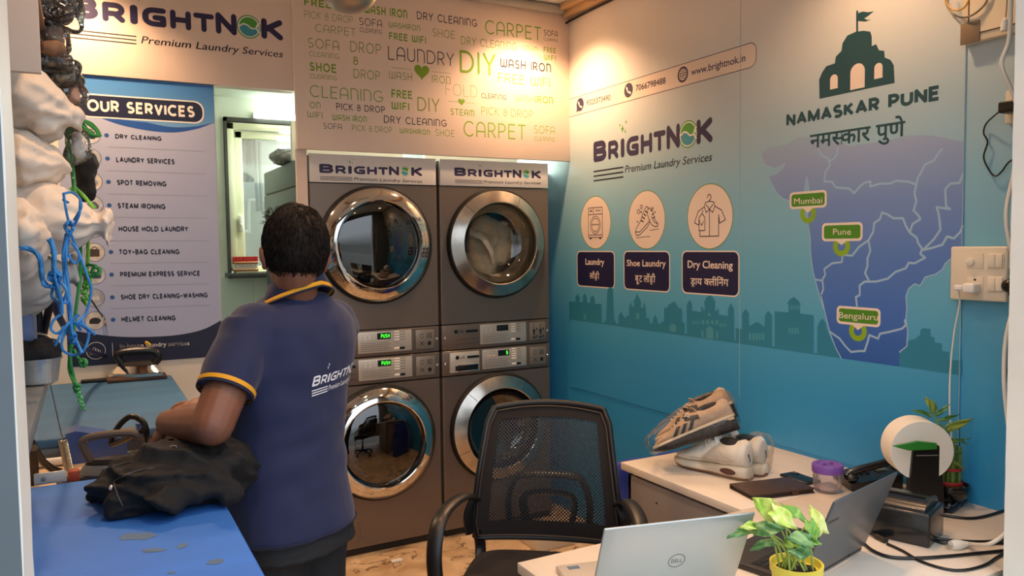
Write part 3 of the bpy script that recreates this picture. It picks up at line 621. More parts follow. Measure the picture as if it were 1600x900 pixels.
# contact strip
b0 = mu.px(*ZA(95, 607)); t0 = mu.px(*ZA(95, 517)); b1 = mu.px(*ZA(1072, 350)); t1 = mu.px(*ZA(1072, 217))
vb, vt_ = (b0[1]+b1[1])/2, (t0[1]+t1[1])/2; ue = b1[0]
shape = [(0.001, vb)]+[p for p in rrect(-.2, vb, ue, vt_, .035)[:12]]+[(0.001, vt_)]
m_ = MB(); mu.poly(m_, shape, .0008); m_.build('contact_strip', PEACH, tmu)
m_ = MB(); mu.line(m_, shape, .003, .0012, closed=False)
mt = MB()
for s, c, pl, pr, top, kind in (('9325373490', (155, 545), (188, 551), (313, 521), (188, 523), 'w'), ('7066798488', (407, 470), (445, 475), (600, 434), (445, 444), 'p'), ('www.brightnok.in', (690, 388), (733, 393), (1016, 318), (733, 358), 'g')):
    mu.put(mt, bfont(s, .012), ZA(*pl), ZA(*pr), ZA(*top), .0014, BCAP)
    q = mu.px(*ZA(*c)); r = .036; mu.poly(mt, oval(q[0], q[1], r, r, 30), .0014)
    if kind == 'w': mu.poly(mt, [(q[0]-r*.9, q[1]-r*.2), (q[0]-r*.3, q[1]-r*.8), (q[0]-r*1.05, q[1]-r*1.1)], .0014)
mt.build('contact_lettering', NAVY, tmu); m_.build('contact_outline', NAVY, tmu)
m_ = MB()
for c in ((155, 545), (407, 470)):
    q = mu.px(*ZA(*c)); r = .019; mu.line(m_, [(q[0]-r*.75, q[1]+r*.7), (q[0]-r*.55, q[1]), (q[0], q[1]-r*.55), (q[0]+r*.75, q[1]-r*.75)], .0075, .002); mu.line(m_, [(q[0]-r*.85, q[1]+r*.75), (q[0]-r*.55, q[1]+r*.35)], .011, .002); mu.line(m_, [(q[0]+r*.4, q[1]-r*.6), (q[0]+r*.8, q[1]-r*.85)], .011, .002)
q = mu.px(*ZA(690, 388)); r = .024
for rx in (r, r*.5): mu.line(m_, oval(q[0], q[1], rx, r, 24)+[(q[0]+rx, q[1])], .003, .002, closed=True)
for dy in (-.45, 0, .45): mu.line(m_, [(q[0]-r*.95, q[1]+dy*r), (q[0]+r*.95, q[1]+dy*r)], .003, .002)
mu.line(m_, [(q[0], q[1]-r), (q[0], q[1]+r)], .003, .002)
m_.build('contact_symbols', PEACH, tmu)
# wordmark
a = mu.px(*ZA(225, 845)); b = mu.px(*ZA(845, 742)); t = mu.px(*ZA(225, 738))
logo(mu, a[0], (a[1]+b[1])/2, b[0], t[1]-a[1], LOGOM, tmu)
mt, mr_ = MB(), MB()
tagrules(mu, mt, mr_, ZC(388, 133), ZC(842, 70), ZC(388, 96), ZC(225, 128), ZC(380, 105), .0245, .008)
mt.build('tagline', BLACKI, tmu); mr_.build('rules', BLACKI, tmu)
# service icons
for key, c, box, en, hi in (('laundry', ((181, 350), 187), (55, 312, 557, 790), ('Laundry', (112, 645), (244, 648), (112, 603)), ((142, 742), (209, 746), (142, 706))),
                       ('shoe', ((539, 331), 208), (385, 700, 557, 812), ('Shoe Laundry', (402, 655), (677, 660), (402, 612)), ((461, 765), (603, 772), (461, 722))),
                       ('shirt', ((983, 307), 232), (795, 1187, 557, 838), ('Dry Cleaning', (830, 667), (1148, 676), (830, 617)), ((850, 785), (1118, 797), (850, 742)))):
    (cx, cy), ry = c; q = mu.px(*ZI(cx, cy)); r = (mu.px(*ZI(cx, cy-ry))[1]-mu.px(*ZI(cx, cy+ry))[1])/2
    m_ = MB(); mu.poly(m_, oval(q[0], q[1], r, r, 48), .0006); rim = m_.build('badge_rim', pm('print_olive', '#6f8a2c', .45, var=0), tmu)
    m_ = MB(); mu.poly(m_, oval(q[0], q[1], r*.975, r*.975, 48), .001); m_.build('badge', PEACH, rim)
    m_ = MB(); L = lambda pts, w=.03, cl=False: mu.line(m_, [(q[0]+r*x, q[1]+r*y) for x, y in pts], w*r, .0014, closed=cl)
    if key == 'laundry':
        L(rrect(-.46, -.56, .46, .56, .03), .03, True); L([(-.46, .31), (.46, .31)]); L([(-.12, .31), (-.12, .56)]); L(rrect(-.36, .42, -.2, .47, .01), .03, True)
        for x in (.05, .14, .23, .32): L([(x, .43), (x, .46)], .05)
        L(oval(0, -.09, .33, .33, 30)+[(.33, -.09)], .03, True); L(oval(0, -.09, .25, .25, 30)+[(.25, -.09)], .03, True)
        L([(-.25, -.06), (-.18, -.1), (-.1, -.05), (-.02, -.1), (.06, -.05), (.14, -.1), (.24, -.06)]); L([(-.46, -.47), (.46, -.47)]); L([(-.36, -.6), (-.28, -.6)], .06); L([(.28, -.6), (.36, -.6)], .06)
    elif key == 'shoe':
        L([(-.6, -.42), (-.55, -.28), (-.3, -.02), (-.2, .2), (0, .45), (.1, .42), (.06, .2), (.2, -.08), (.05, -.25), (-.35, -.5), (-.55, -.52), (-.6, -.42)]); L([(-.6, -.4), (-.35, -.4), (.1, -.1), (.2, .0)])
        L([(.1, .35), (.2, .4), (.35, .25), (.45, .0), (.6, -.12), (.62, -.22), (.5, -.25), (.3, -.18), (.18, -.05)]); L([(.28, .1), (.42, -.08), (.6, -.16)])
        for k in range(4): L([(-.28+.08*k, .0+.1*k), (-.16+.07*k, -.06+.1*k)], .05)
        for x, y in ((.24, .3), (.31, .16), (.37, .05)): L([(x, y), (x+.09, y+.03)], .04)
        for x, y, s_ in ((-.42, .3, .07), (-.26, .45, .06), (-.28, .28, .03), (.34, .38, .03), (.46, .24, .02), (-.48, -.05, .02)): L(oval(x, y, s_, s_, 12)+[(x+s_, y)], .028, True)
        L([(-.55, -.6), (.2, -.56)], .02); L([(.2, -.36), (.66, -.32)], .02)
    else:
        L([(-.08, .57), (-.06, .65), (.02, .67), (.08, .6), (.05, .52), (0, .49), (0, .44)])
        L([(-.22, .3), (-.18, .42), (0, .47), (.2, .42), (.24, .3)]); L([(-.22, .3), (-.5, .17), (-.66, -.17), (-.45, -.26), (-.43, -.1)]); L([(.24, .3), (.52, .17), (.68, -.12), (.44, -.22), (.4, .04)])
        L([(-.42, -.44), (-.42, -.6), (.4, -.6), (.4, .04)]); L([(0, .22), (0, -.6)]); L([(-.22, .3), (-.14, .12), (0, .22), (.14, .12), (.24, .3)]); L([(-.14, .36), (0, .22), (.16, .36)])
        L([(-.46, -.42), (-.46, -.02), (-.32, .1), (-.2, -.02), (-.2, -.42)], .03, True); L([(-.38, -.2), (-.33, -.26), (-.26, -.14)]); L([(-.32, .1), (-.28, .2)])
    m_.build('pictogram', pm('print_ink', '#3a2a3c', .45, var=0), rim)
    x0, x1, yt, yb = box; A = mu.px(*ZI(x0, yt)); Bq = mu.px(*ZI(x1, yt)); vb = mu.px(*ZI(x0, yb))[1]; vt_ = (A[1]+Bq[1])/2
    m_ = MB(); mu.poly(m_, rrect(A[0]-.006, vb-.006, Bq[0]+.006, vt_+.006, .03), .0006); lb = m_.build('label_border', PEACH, tmu)
    m_ = MB(); mu.poly(m_, rrect(A[0], vb, Bq[0], vt_, .026), .001); m_.build('label_field', NAVYP, lb)
    m_ = MB(); mu.put(m_, bfont(en[0], .018), ZI(*en[1]), ZI(*en[2]), ZI(*en[3]), .0014, BCAP)
    hin_box = [ZI(*p) for p in hi]
    def clip(g, xmax):
        bm = bmesh.new(); vv = [bm.verts.new((x, y, 0)) for x, y in g[0]]
        for f in g[1]:
            try: bm.faces.new([vv[i] for i in f])
            except ValueError: pass
        bmesh.ops.bisect_plane(bm, geom=bm.verts[:]+bm.edges[:]+bm.faces[:], plane_co=(xmax, 0, 0), plane_no=(1, 0, 0), clear_outer=True)
        bm.verts.index_update(); out = ([(v.co.x, v.co.y) for v in bm.verts], [[v.index for v in f.verts] for f in bm.faces]); bm.free(); return out
    def hindi(parts, bold=.014):
        """parts: (text, kerning before, cut fraction or None, rakar)"""
        V, F = [], []; x = 0
        for s, kern, cut, rak in parts:
            if s == ' ': x += .28; continue
            g = bfont(s, bold); bx = bounds(g[0])
            if cut: g = clip(g, bx[0]+(bx[2]-bx[0])*cut); bx = bounds(g[0])
            adv = bx[2]
            o = x+kern-bx[0]; n0 = len(V); V += [(a_+o, b_) for a_, b_ in g[0]]; F += [[i+n0 for i in f] for f in g[1]]
            if rak:
                w_ = ([], []); cx_ = o+(bx[0]+bx[2])/2+rak; stroke2d(w_, [(cx_-.16, -.2), (cx_-.02, -.06), (cx_+.14, -.2)], .06+bold); n0 = len(V); V += w_[0]; F += [[i+n0 for i in f] for f in w_[1]]
            x = o+bx[2]-.03
        return V, F
    hw = {'laundry': [('लॉं', 0, None, 0), ('ड', 0, None, .02), ('ी', -.12, None, 0)], 'shoe': [('बू', 0, None, 0), ('ट', 0, None, 0), (' ', 0, None, 0), ('लॉं', 0, None, 0), ('ड', 0, None, .02), ('ी', -.12, None, 0)],
          'shirt': [('ड', 0, None, .02), ('ाय', 0, None, 0), (' ', 0, None, 0), ('क', 0, .78, 0), ('ली', -.02, None, 0), ('िनंग', -.02, None, 0)]}[key]
    mu.put(m_, hindi(hw), *hin_box, .0014, .62)
    m_.build('label_lettering', PEACH, lb)
# monument and greeting
m_ = MB(); mono = [(535, 515), (533, 415), (548, 378), (570, 345), (615, 330), (620, 295), (650, 265), (655, 225), (680, 185), (725, 165), (765, 160), (800, 165), (807, 190), (807, 240), (830, 230), (845, 262), (872, 265), (875, 300), (905, 312), (922, 340), (926, 432)]
mu.poly(m_, [mu.px(*ZB(*p)) for p in mono], .0008)
mu.line(m_, [mu.px(*ZB(731, 165)), mu.px(*ZB(731, 60))], .008, .0008); mu.poly(m_, [mu.px(*ZB(*p)) for p in ((733, 70), (760, 60), (790, 64), (820, 58), (785, 86), (768, 96), (785, 104), (805, 102), (775, 113), (733, 110))], .0008)
mu.put(m_, sfont('NAMASKAR PUNE', .25, G_STD, .07, False), ZB(362, 662), ZB(1155, 523), ZB(362, 596), .001)
gw = hindi([('नम', 0, None, 0), ('स', 0, .76, 0), ('कार', -.04, None, 0), (' ', 0, None, 0), ('पुणे', 0, None, 0)], .018)
mu.put(m_, gw, ZB(485, 772), ZB(982, 706), ZB(485, 706), .0022, .62)
m_.build('greeting', TEALD, tmu)
m_ = MB()
for x0, x1, ys, yt in ((590, 630, (467, 459), 388), (695, 770, (470, 456), 331), (820, 863, (413, 405), 328)):
    A = mu.px(*ZB(x0, ys[0])); Bq = mu.px(*ZB(x1, ys[1])); vt_ = mu.px(*ZB((x0+x1)/2, yt))[1]; r = (Bq[0]-A[0])/2
    mu.poly(m_, [(A[0], A[1]), (Bq[0], A[1])]+oval(A[0]+r, vt_-r, r, r, 14, 0, PI, False), .0014)
m_.build('monument_arches', PEACH, tmu)
# skyline
sky = [(98, 238), (130, 238), (130, 215), (141, 195), (152, 215), (152, 240), (168, 240), (168, 212), (180, 192), (190, 215), (192, 243), (208, 244), (208, 222), (220, 203), (231, 222), (231, 248), (268, 252), (268, 345), (283, 347), (290, 325), (297, 180), (303, 165), (322, 165), (326, 180), (332, 330), (343, 352), (355, 352), (355, 315), (367, 288), (378, 312), (392, 325), (395, 312), (410, 308), (410, 270), (418, 235), (425, 262), (436, 268), (434, 235), (453, 195), (472, 240), (472, 268), (482, 272), (489, 237), (497, 272), (499, 322), (515, 325), (518, 352), (533, 348), (535, 330), (545, 305), (557, 330), (560, 350), (575, 352), (580, 345), (592, 338), (592, 270), (612, 268), (612, 252), (630, 250), (632, 240), (652, 240), (654, 254), (665, 258), (665, 270), (686, 275), (688, 345), (700, 350), (700, 405), (710, 407), (710, 280), (712, 250), (725, 228), (738, 250), (738, 285), (785, 292), (785, 272), (790, 260), (797, 272), (798, 282), (805, 282), (800, 240), (813, 215), (830, 203), (847, 215), (860, 240), (858, 285), (868, 285), (872, 268), (878, 285), (878, 305), (925, 312), (925, 275), (940, 245), (957, 275), (958, 440), (965, 440), (965, 375), (998, 380), (998, 300), (1017, 275), (1035, 300), (1035, 365), (1077, 342), (1115, 370), (1117, 310), (1135, 285), (1155, 310), (1155, 470), (1168, 472), (1168, 288), (1240, 294), (1240, 255), (1232, 248), (1245, 228), (1268, 213), (1290, 230), (1305, 252), (1300, 258), (1300, 300), (1372, 308), (1372, 505), (1390, 505), (1390, 370), (1400, 345), (1416, 325), (1432, 345), (1440, 380), (1465, 440)]
skp = [mu.px(*ZE(*p)) for p in sky]
VS = (mu.px(*ZE(98, 330))[1]+mu.px(*ZF(1275, 622))[1])/2
east = [(950, 510), (965, 490), (1000, 440), (1030, 432), (1060, 410), (1060, 385), (1075, 375), (1113, 380), (1115, 420), (1135, 425), (1135, 450), (1172, 455), (1175, 495), (1210, 500), (1210, 540), (1275, 545)]
skp += [(skp[-1][0]+.02, VS+.03)]+[mu.px(*ZF(*p)) for p in east]; uR = skp[-1][0]
m_ = MB(); mu.poly(m_, [(skp[0][0], VS)]+[(u, max(v, VS+.004)) for u, v in skp]+[(uR, VS)], .0006); m_.build('skyline', pm('print_skyline', '#2f86a6', .42, var=.03), tmu)
m_ = MB()
wins = [(180, 318, 14, 26), (455, 312, 16, 30), (638, 375, 34, 32), (830, 400, 36, 56), (792, 405, 10, 34), (868, 412, 10, 36), (828, 305, 14, 14)]+[(745+k*14, 345+k, 8, 14) for k in range(3)]+[(795+k*24, 345, 14, 20) for k in range(4)]+[(885+k*14, 360, 8, 14) for k in range(3)]+[(1040+k*17, 420, 11, 36) for k in range(5)]+[(1246+k*14, 390, 9, 30) for k in range(4)]+[(1255+k*12, 268, 7, 22) for k in range(4)]
for x, y, w_, h in wins:
    A = mu.px(*ZE(x-w_/2, y+h/2)); Bq = mu.px(*ZE(x+w_/2, y+h/2)); T = mu.px(*ZE(x, y-h/2)); r = (Bq[0]-A[0])/2
    mu.poly(m_, [(A[0], A[1]), (Bq[0], A[1])]+oval(A[0]+r, T[1]-r*.6, r, r*.8, 8, 0, PI, False), .001)
m_.build('skyline_windows', pm('print_skyline_light', '#4f9db2', .42, var=0), tmu)
# map
mp_ = [ZD(230, 40), ZD(250, 90), ZD(300, 112), ZD(340, 95), ZD(355, 85), ZD(345, 110), ZD(310, 140), ZD(268, 148), ZD(285, 190), ZD(310, 235), ZD(345, 268), ZD(375, 278), ZD(430, 270), ZD(455, 235), ZD(462, 190), ZD(470, 155), ZD(480, 215), ZD(470, 260), ZD(472, 330), ZD(475, 400), ZD(487, 470), ZD(488, 540), ZD(500, 640), ZD(515, 700), ZD(535, 770), ZD(555, 840), ZF(545, 210), ZF(570, 320), ZF(590, 400), ZF(620, 480), ZF(650, 535)]
mpe = [ZF(952, 500), ZF(990, 470), ZF(995, 390), ZF(985, 330), ZF(990, 270), ZF(985, 210), ZF(1000, 170), ZF(1030, 145), ZF(1060, 155), ZF(1085, 110), ZF(1140, 95), ZF(1175, 70), ZF(1190, 40), ZF(1230, 5), ZD(1250, 555), ZD(1282, 540), ZB(1288, 880), ZB(1288, 740), ZB(1120, 705), ZB(1000, 705), ZB(850, 740), ZB(690, 760), ZB(600, 730), ZB(430, 712), ZB(370, 752), ZB(275, 765), ZB(240, 790)]
mpp = [mu.px(*p) for p in mp_]+[(mu.px(*ZF(650, 535))[0], VS), (mu.px(*ZF(950, 578))[0], VS)]+[mu.px(*p) for p in mpe]
def map_mat():
    return grad_mat('print_map', [(1.1, '#2c5fb0'), (1.3, '#4573c2'), (1.5, '#5a81c6'), (1.7, '#7b97cb'), (1.88, '#9fb0d0'), (1.98, '#a9c2d1'), (2.05, '#b4ccd5')], .42, 1, 2.1)
m_ = MB(); mu.poly(m_, mpp, .001); m_.build('map', map_mat(), tmu)
lines = [[ZD(*p) for p in L_] for L_ in ([(530, 10), (545, 40), (580, 60), (590, 95), (565, 130), (560, 180), (600, 180), (620, 210), (690, 215), (715, 240), (745, 205), (770, 185), (800, 178), (800, 205), (850, 190), (900, 190), (935, 175), (1000, 180), (1040, 195), (1045, 165), (1065, 130), (1085, 90), (1130, 70), (1170, 10)],
  [(590, 72), (610, 60), (625, 40), (632, 0)], [(1040, 195), (1030, 240), (1040, 280), (1025, 330), (1050, 355), (1060, 375), (1020, 400), (1005, 445), (1040, 470), (1050, 500), (1070, 530), (1060, 555), (1085, 575), (1030, 605), (1000, 602), (985, 630), (930, 650), (890, 685), (830, 700), (770, 700), (745, 720), (745, 770), (725, 780), (730, 825)],
  [(1282, 140), (1265, 185), (1215, 190), (1190, 220), (1195, 310), (1215, 322), (1145, 312), (1155, 345), (1160, 380), (1165, 430), (1130, 480), (1100, 510), (1075, 535)], [(1280, 410), (1270, 440), (1235, 475), (1200, 465), (1175, 508), (1120, 525), (1075, 535)],
  [(1005, 445), (985, 410), (970, 370), (920, 370), (890, 350), (860, 340), (850, 375), (820, 395), (815, 440), (790, 485), (740, 520), (705, 565), (655, 560), (652, 598), (600, 605), (560, 635), (565, 665), (550, 690), (555, 740), (545, 765)],
  [(790, 485), (800, 540), (785, 580), (785, 620), (772, 655), (790, 690)], [(515, 690), (550, 695)])]
lines += [[ZF(*p) for p in [(590, 395), (640, 430), (670, 470), (700, 500), (740, 495), (770, 495), (785, 450), (795, 412), (840, 430), (850, 405), (900, 395), (940, 385), (965, 378), (985, 360), (980, 335)]]]
m_ = MB()
for L_ in lines: mu.line(m_, [mu.px(*p) for p in L_], .0075, .0014)
mu.line(m_, [mu.px(*p) for p in mp_], .004, .0014, closed=False); mu.line(m_, [mu.px(*p) for p in mpe[:15]], .004, .0014, closed=False)
m_.build('map_borders', pm('print_border', '#a3c4de', .42, var=0), tmu)
GTAG = pm('print_tag_green', '#4f8f22', .45, var=0)
for s, TL, TR, BR, BL, pt, ring, tx in (('Mumbai', ZD(380, 235), ZD(573, 222), ZD(573, 312), ZD(380, 325), ZD(475, 342), ZD(475, 346), (ZD(403, 297), ZD(550, 291), ZD(403, 266))),
                                     ('Pune', ZD(548, 397), ZD(760, 388), ZD(760, 488), ZD(548, 490), ZD(650, 510), ZD(650, 516), (ZD(606, 456), ZD(700, 456), ZD(606, 424))),
                                     ('Bengaluru', ZF(625, 260), ZF(853, 272), ZF(853, 370), ZF(625, 354), ZF(735, 386), ZF(735, 391), (ZF(637, 322), ZF(840, 336), ZF(637, 290)))):
    q = mu.px(*ring); m_ = MB(); mu.line(m_, oval(q[0], q[1], .027, .027, 24)+[(q[0]+.027, q[1])], .02, .0016, closed=True); pin = m_.build('city_ring', pm('print_lime', '#8fb524', .45, var=0), tmu)
    A, Bq, Cq, Dq = [mu.px(*p) for p in (TL, TR, BR, BL)]; u0, u1_, v0, v1 = (A[0]+Dq[0])/2, (Bq[0]+Cq[0])/2, (Cq[1]+Dq[1])/2, (A[1]+Bq[1])/2; p = mu.px(*pt)
    m_ = MB(); mu.poly(m_, rrect(u0, v0, u1_, v1, .016), .002); mu.poly(m_, [(p[0]-.028, v0+.004), (p[0], p[1]), (p[0]+.028, v0+.004)], .002); m_.build('city_tag', PEACH, pin)
    m_ = MB(); mu.poly(m_, rrect(u0+.009, v0+.009, u1_-.009, v1-.009, .01), .0024); m_.build('city_field', GTAG, pin)
    m_ = MB(); mu.put(m_, bfont(s), *tx, .0028, BCAP); m_.build('city_name', PEACH, pin)

# ================================================================== MACHINES
SLATE = pm('slate_side', '#5c646b', .4, metal=.15, var=.03)
STEEL = pm('machine_paint', '#7d7066', .34, metal=.55, var=.03, bump=.015, bscale=300)
DARKP = pm('machine_gap', '#171412', .5)
CHROME = pm('polished_chrome', '#d9d6d2', .06, metal=1, var=0); BRUSH = pm('brushed_steel', '#bdb6ad', .22, metal=1, var=.08, vscale=30)
PLATE = pm('control_plate', '#c9c2b6', .36, metal=.35, var=.05, vscale=60, stretch=(1, 1, 12)); PLATE2 = pm('icon_plate', '#8f867b', .4, metal=.4, var=.04)
BLK = pm('black_plastic', '#141313', .35); GASK = pm('black_rubber', '#0d0c0c', .55)
DRUM = pm('drum_steel', '#5f5a54', .3, metal=.9, var=.1, vscale=20)
GLASSD = clear_mat('door_glass_dark', (.30, .29, .27), .9, .02, .10); GLASSC = clear_mat('door_glass_clear', (.88, .85, .78), .5, .03, .07)
LEDG = pm('led_green', '#46ff3a', .4, emit=2.2, var=0); LEDO = pm('led_orange', '#ffb060', .4, emit=1.5, var=0); PRINT = pm('panel_print', '#5c564f', .5, var=0); BTN = pm('button_cream', '#ece7dc', .4, var=.02)
MW, MD = .664, 1.06
def machine(name, label, cx, upper, domed, z0, z1, drawer, group=None, disp='PUSH'):
    t = thing(name, label, 'washing machine', (cx, BY, z0), group=group)
    h = z1-z0; sh = .138
    zs0, zs1 = (0, sh) if upper else (h-sh, h)            # control strip
    zb0, zb1 = (sh, h) if upper else (.035, h-sh)         # body front
    zc = 1.563-1.0 if upper else .562
    g = .0025; bx = MW/2
    def P_(mb, n, m, par=t, **k): return mb.build(n, m, par, world=False, **k)
    # body with a round opening in its front
    R0 = .282; mb = MB(); N = 64; ring = [(R0*math.cos(2*PI*k/N), 0, zc+R0*math.sin(2*PI*k/N)) for k in range(N)]
    out = []
    x0, x1, a0, a1 = -bx+.006, bx-.006, zb0+g, zb1-g
    for k in range(N):
        c, s = math.cos(2*PI*k/N), math.sin(2*PI*k/N); f = min((x1 if c > 0 else -x0)/max(abs(c), 1e-6), ((a1-zc) if s > 0 else (zc-a0))/max(abs(s), 1e-6)); out.append((f*c, 0, zc+f*s))
    corners = [(x1, 0, a1), (x0, 0, a1), (x0, 0, a0), (x1, 0, a0)]
    mb.add(ring+out, [[k, (k+1) % N, N+(k+1) % N, N+k] for k in range(N)])
    for q in corners:   # corner fillers
        best = sorted(range(N), key=lambda k: (out[k][0]-q[0])**2+(out[k][2]-q[2])**2)[:2]; mb.add([out[best[0]], out[best[1]], q], [[0, 1, 2]])
    # rolled edges then side shell
    e = .012
    prof = [(x0, a0), (x1, a0), (x1, a1), (x0, a1)]
    rings = [[Vector((x, y, z)) for x, z in [(sx_*(bx-.006+dx), zz) for sx_, zz in ((-1, a0), (1, a0), (1, a1), (-1, a1))]] for y, dx in ((0, 0), (.002, .004), (.006, .006), (MD, .006))]
    mb.loft(rings, caps=False)
    mb.add([Vector((-bx, MD, a0)), Vector((bx, MD, a0)), Vector((bx, MD, a1)), Vector((-bx, MD, a1))], [[0, 1, 2, 3]])
    P_(mb, 'body', STEEL, fixn=False)
    # dark inner seam box behind the joints
    P_(MB().box(-bx+.008, .012, 0.0, bx-.008, MD-.01, 0.03 if not upper else .001).box(-bx+.008, .012, zs0, bx-.008, MD-.01, zs1), 'chassis', DARKP)
    # drum
    mb = MB(); mb.lathe([(R0+.004, .002), (.245, .02), (.235, .08), (.225, .09), (.262, .1), (.262, .42), (.001, .44)], 48, TM((0, 0, zc), rx=-PI/2), cap=False); P_(mb, 'drum', DRUM if domed is not None else DRUM)
    # door: bezel ring, gasket, glass
    A = TM((0, 0, zc), rx=PI/2)
    if domed: prof = [(.284, .012), (.284, .024), (.281, .034), (.270, .046), (.252, .058), (.234, .066), (.221, .069), (.216, .066), (.213, .055), (.213, .03)]
    else: prof = [(.284, .012), (.284, .026), (.282, .031), (.224, .06), (.221, .061), (.217, .058), (.214, .03)]
    d = P_(MB().lathe(prof, 96, A, cap=False), 'door', CHROME if domed else BRUSH, t, sharp=25)
    P_(MB().lathe([(.296, 0), (.296, .012), (.288, .026), (.276, .028), (.276, .0)], 72, A, cap=False), 'gasket', GASK, d)
    if not domed:
        m2 = MB()
        for k in range(5): 
            q = math.radians(62+72*k); m2.tube([(.226*math.cos(q), -.0605, zc+.226*math.sin(q)), (.281*math.cos(q), -.0325, zc+.281*math.sin(q))], .0012, 6)
        P_(m2, 'bezel_joint', PRINT, d)
    if domed and upper: gp = [(.214, .045), (.20, .050), (.15, .060), (.09, .066), (.04, .068), (.0005, .0685)]
    else: gp = [(.214, .045), (.208, .02), (.19, -.01), (.15, -.035), (.09, -.05), (.04, -.055), (.0005, -.056)] if not (domed) else [(.214, .045), (.20, .052), (.15, .064), (.09, .071), (.04, .074), (.0005, .0745)]
    P_(MB().lathe(gp, 72, A, cap=False), 'glass', GLASSC if disp == 'UR' else GLASSD, d, sharp=80)
    P_(MB().lathe([(.212, .03), (.20, -.02), (.17, -.06)], 72, A, cap=False), 'glass_rim', BRUSH, d)
    # control strip
    cs = MB(); cs.box(-bx, -.006 if False else 0, zs0+g, bx, .06, zs1-g, .006, 3); st = P_(cs, 'control_panel', STEEL)
    zt = zs1-.011; zb = zs0+.022 if not upper else zs0+.02
    y = -.0015
    def plate(x0, z0_, x1, z1_, n, m, par=st, dep=.004, bev=.0012): return MB().box(x0, -dep, z0_, x1, .004, z1_, bev).build(n, m, par, world=False)
    px0, px1 = -.098, .176
    if not drawer: px0 = -.108
    pl = plate(px0, zb, px1, zt, 'display_plate', PLATE)
    pw, ph = px1-px0, zt-zb
    rel = lambda fx, fz: (px0+pw*fx, zb+ph*fz)
    bl = MB(); a = rel(.35, .62); b = rel(.60, .92); bl.box(a[0], -.0052, a[1], b[0], -.003, b[1]); bl.build('display', BLK, st, world=False)
    gl = MB(); cb = Board('q', (0, -.0058, 0), (1, 0, 0), (0, 0, 1), 'Y', 0)
    if disp == 'PUSH': cb.fit(gl, sfont('PUSH', .16, G_STD, .3, False), rel(.42, .7)[0], rel(0, .68)[1], rel(.58, .7)[0], ph*.19, 0); gl.build('digits', LEDG, st, world=False)
    elif disp == 'LR': cb.fit(gl, sfont('S', .22, G_STD), rel(.53, .7)[0], rel(0, .68)[1], rel(.57, .7)[0], ph*.19, 0); gl.build('digits', LEDG, st, world=False)
    else:
        for q in (.39, .44, .49, .54): cb.line(gl, [rel(q, .7), rel(q, .84)], .0012, 0)
        gl.build('digits', PRINT, st, world=False)
    nb = 4 if upper else 5
    for k in range(nb):
        c = rel(.72, .93-.125*k); MB().box(c[0]-.017, -.0075, c[1]-.0045, c[0]+.012, -.003, c[1]+.0045, .003, 3).build('button', BTN, st, world=False)
    c = rel(.72, .14); MB().box(c[0]-.017, -.0075, c[1]-.0055, c[0]+.012, -.003, c[1]+.0055, .003, 3).build('start_button', BTN, st, world=False)
    c = rel(.815, .14); MB().box(c[0]-.014, -.0048, c[1]-.0065, c[0]+.014, -.003, c[1]+.0065, .001).build('start_label', BLK, st, world=False)
    pr = MB()
    for k in range(5):
        z = rel(0, .47-.09*k)[1]; cb.line(pr, [(rel(.04, 0)[0], z), (rel(.6 if k % 2 else .55, 0)[0], z)], .0018, .0)
    for k in range(nb): z = rel(0, .93-.125*k)[1]; cb.line(pr, [(rel(.775, 0)[0], z), (rel(.87, 0)[0], z)], .0022, 0)
    cb.line(pr, rrect(rel(.03, 0)[0], rel(0, .56)[1], rel(.31, 0)[0], rel(0, .88)[1], .003)+[], .0009, 0, closed=True)
    for k in range(3):
        c = rel(.08+.09*k, .74); cb.line(pr, oval(c[0], c[1]+.004, .003, .004, 10)+[(c[0]+.003, c[1]+.004)], .001, 0, closed=True); cb.line(pr, [(c[0], c[1]-.006), (c[0], c[1])], .0014, 0); cb.line(pr, [(c[0]-.004, c[1]-.012), (c[0]+.004, c[1]-.012)], .0014, 0)
    pr.build('panel_print', PRINT, st, world=False)
    if disp == 'LR':
        ld = MB()
        for q in (.17, .26): c = rel(q, .68); cb.poly(ld, oval(c[0], c[1], .002, .002, 8), .001)
        for q in (.62, .72): pass
        ld.build('indicator_light', LEDO, st, world=False)
    # wash-symbol plate
    x0, x1 = .198, .302
    plate(x0, zs0+.022, x1, zs1-.018, 'symbol_plate', PLATE2)
    ic = MB()
    for i in range(2):
        for j in range(2):
            cx_, cz_ = x0+.033+.042*i, zs0+.05+.04*j; r = .011
            if disp == 'UR':
                cb.line(ic, [(cx_-.006, cz_-.014), (cx_-.006, cz_+.02)], .003, 0); cb.poly(ic, oval(cx_-.006, cz_+.012-.03*j, .006, .006, 10), 0); cb.poly(ic, [(cx_+.004, cz_-.012), (cx_+.018, cz_-.012), (cx_+.011, cz_)], 0); cb.poly(ic, oval(cx_-.006, cz_-.014, .01, .004, 10), 0)
            elif (i, j) == (0, 1): cb.line(ic, rrect(cx_-r*.7, cz_-r, cx_+r*.7, cz_+r, .002), .0016, 0, closed=True)
            elif (i, j) == (1, 0): cb.poly(ic, [(cx_-r*.6, cz_-r), (cx_+r*.6, cz_-r), (cx_+r, cz_+r*.4), (cx_, cz_+r), (cx_-r, cz_+r*.3)], 0)
            else:
                for a, b in (((-r, -r), (r, r)), ((-r, r), (r, -r))): cb.line(ic, [(cx_+a[0], cz_+a[1]), (cx_+b[0], cz_+b[1])], .0022, 0)
                if j: cb.line(ic, rrect(cx_-r*1.2, cz_-r, cx_+r*1.2, cz_+r, .001), .0016, 0, closed=True)
    ic.build('wash_symbols', BLK, st, world=False)
    sc_ = MB()
    for x in (-bx+.018, bx-.016): sc_.lathe([(.0075, 0), (.0075, .003), (.004, .006), (.0005, .0065)], 16, TM((x, -.001, (zs0+zs1)/2), rx=PI/2))
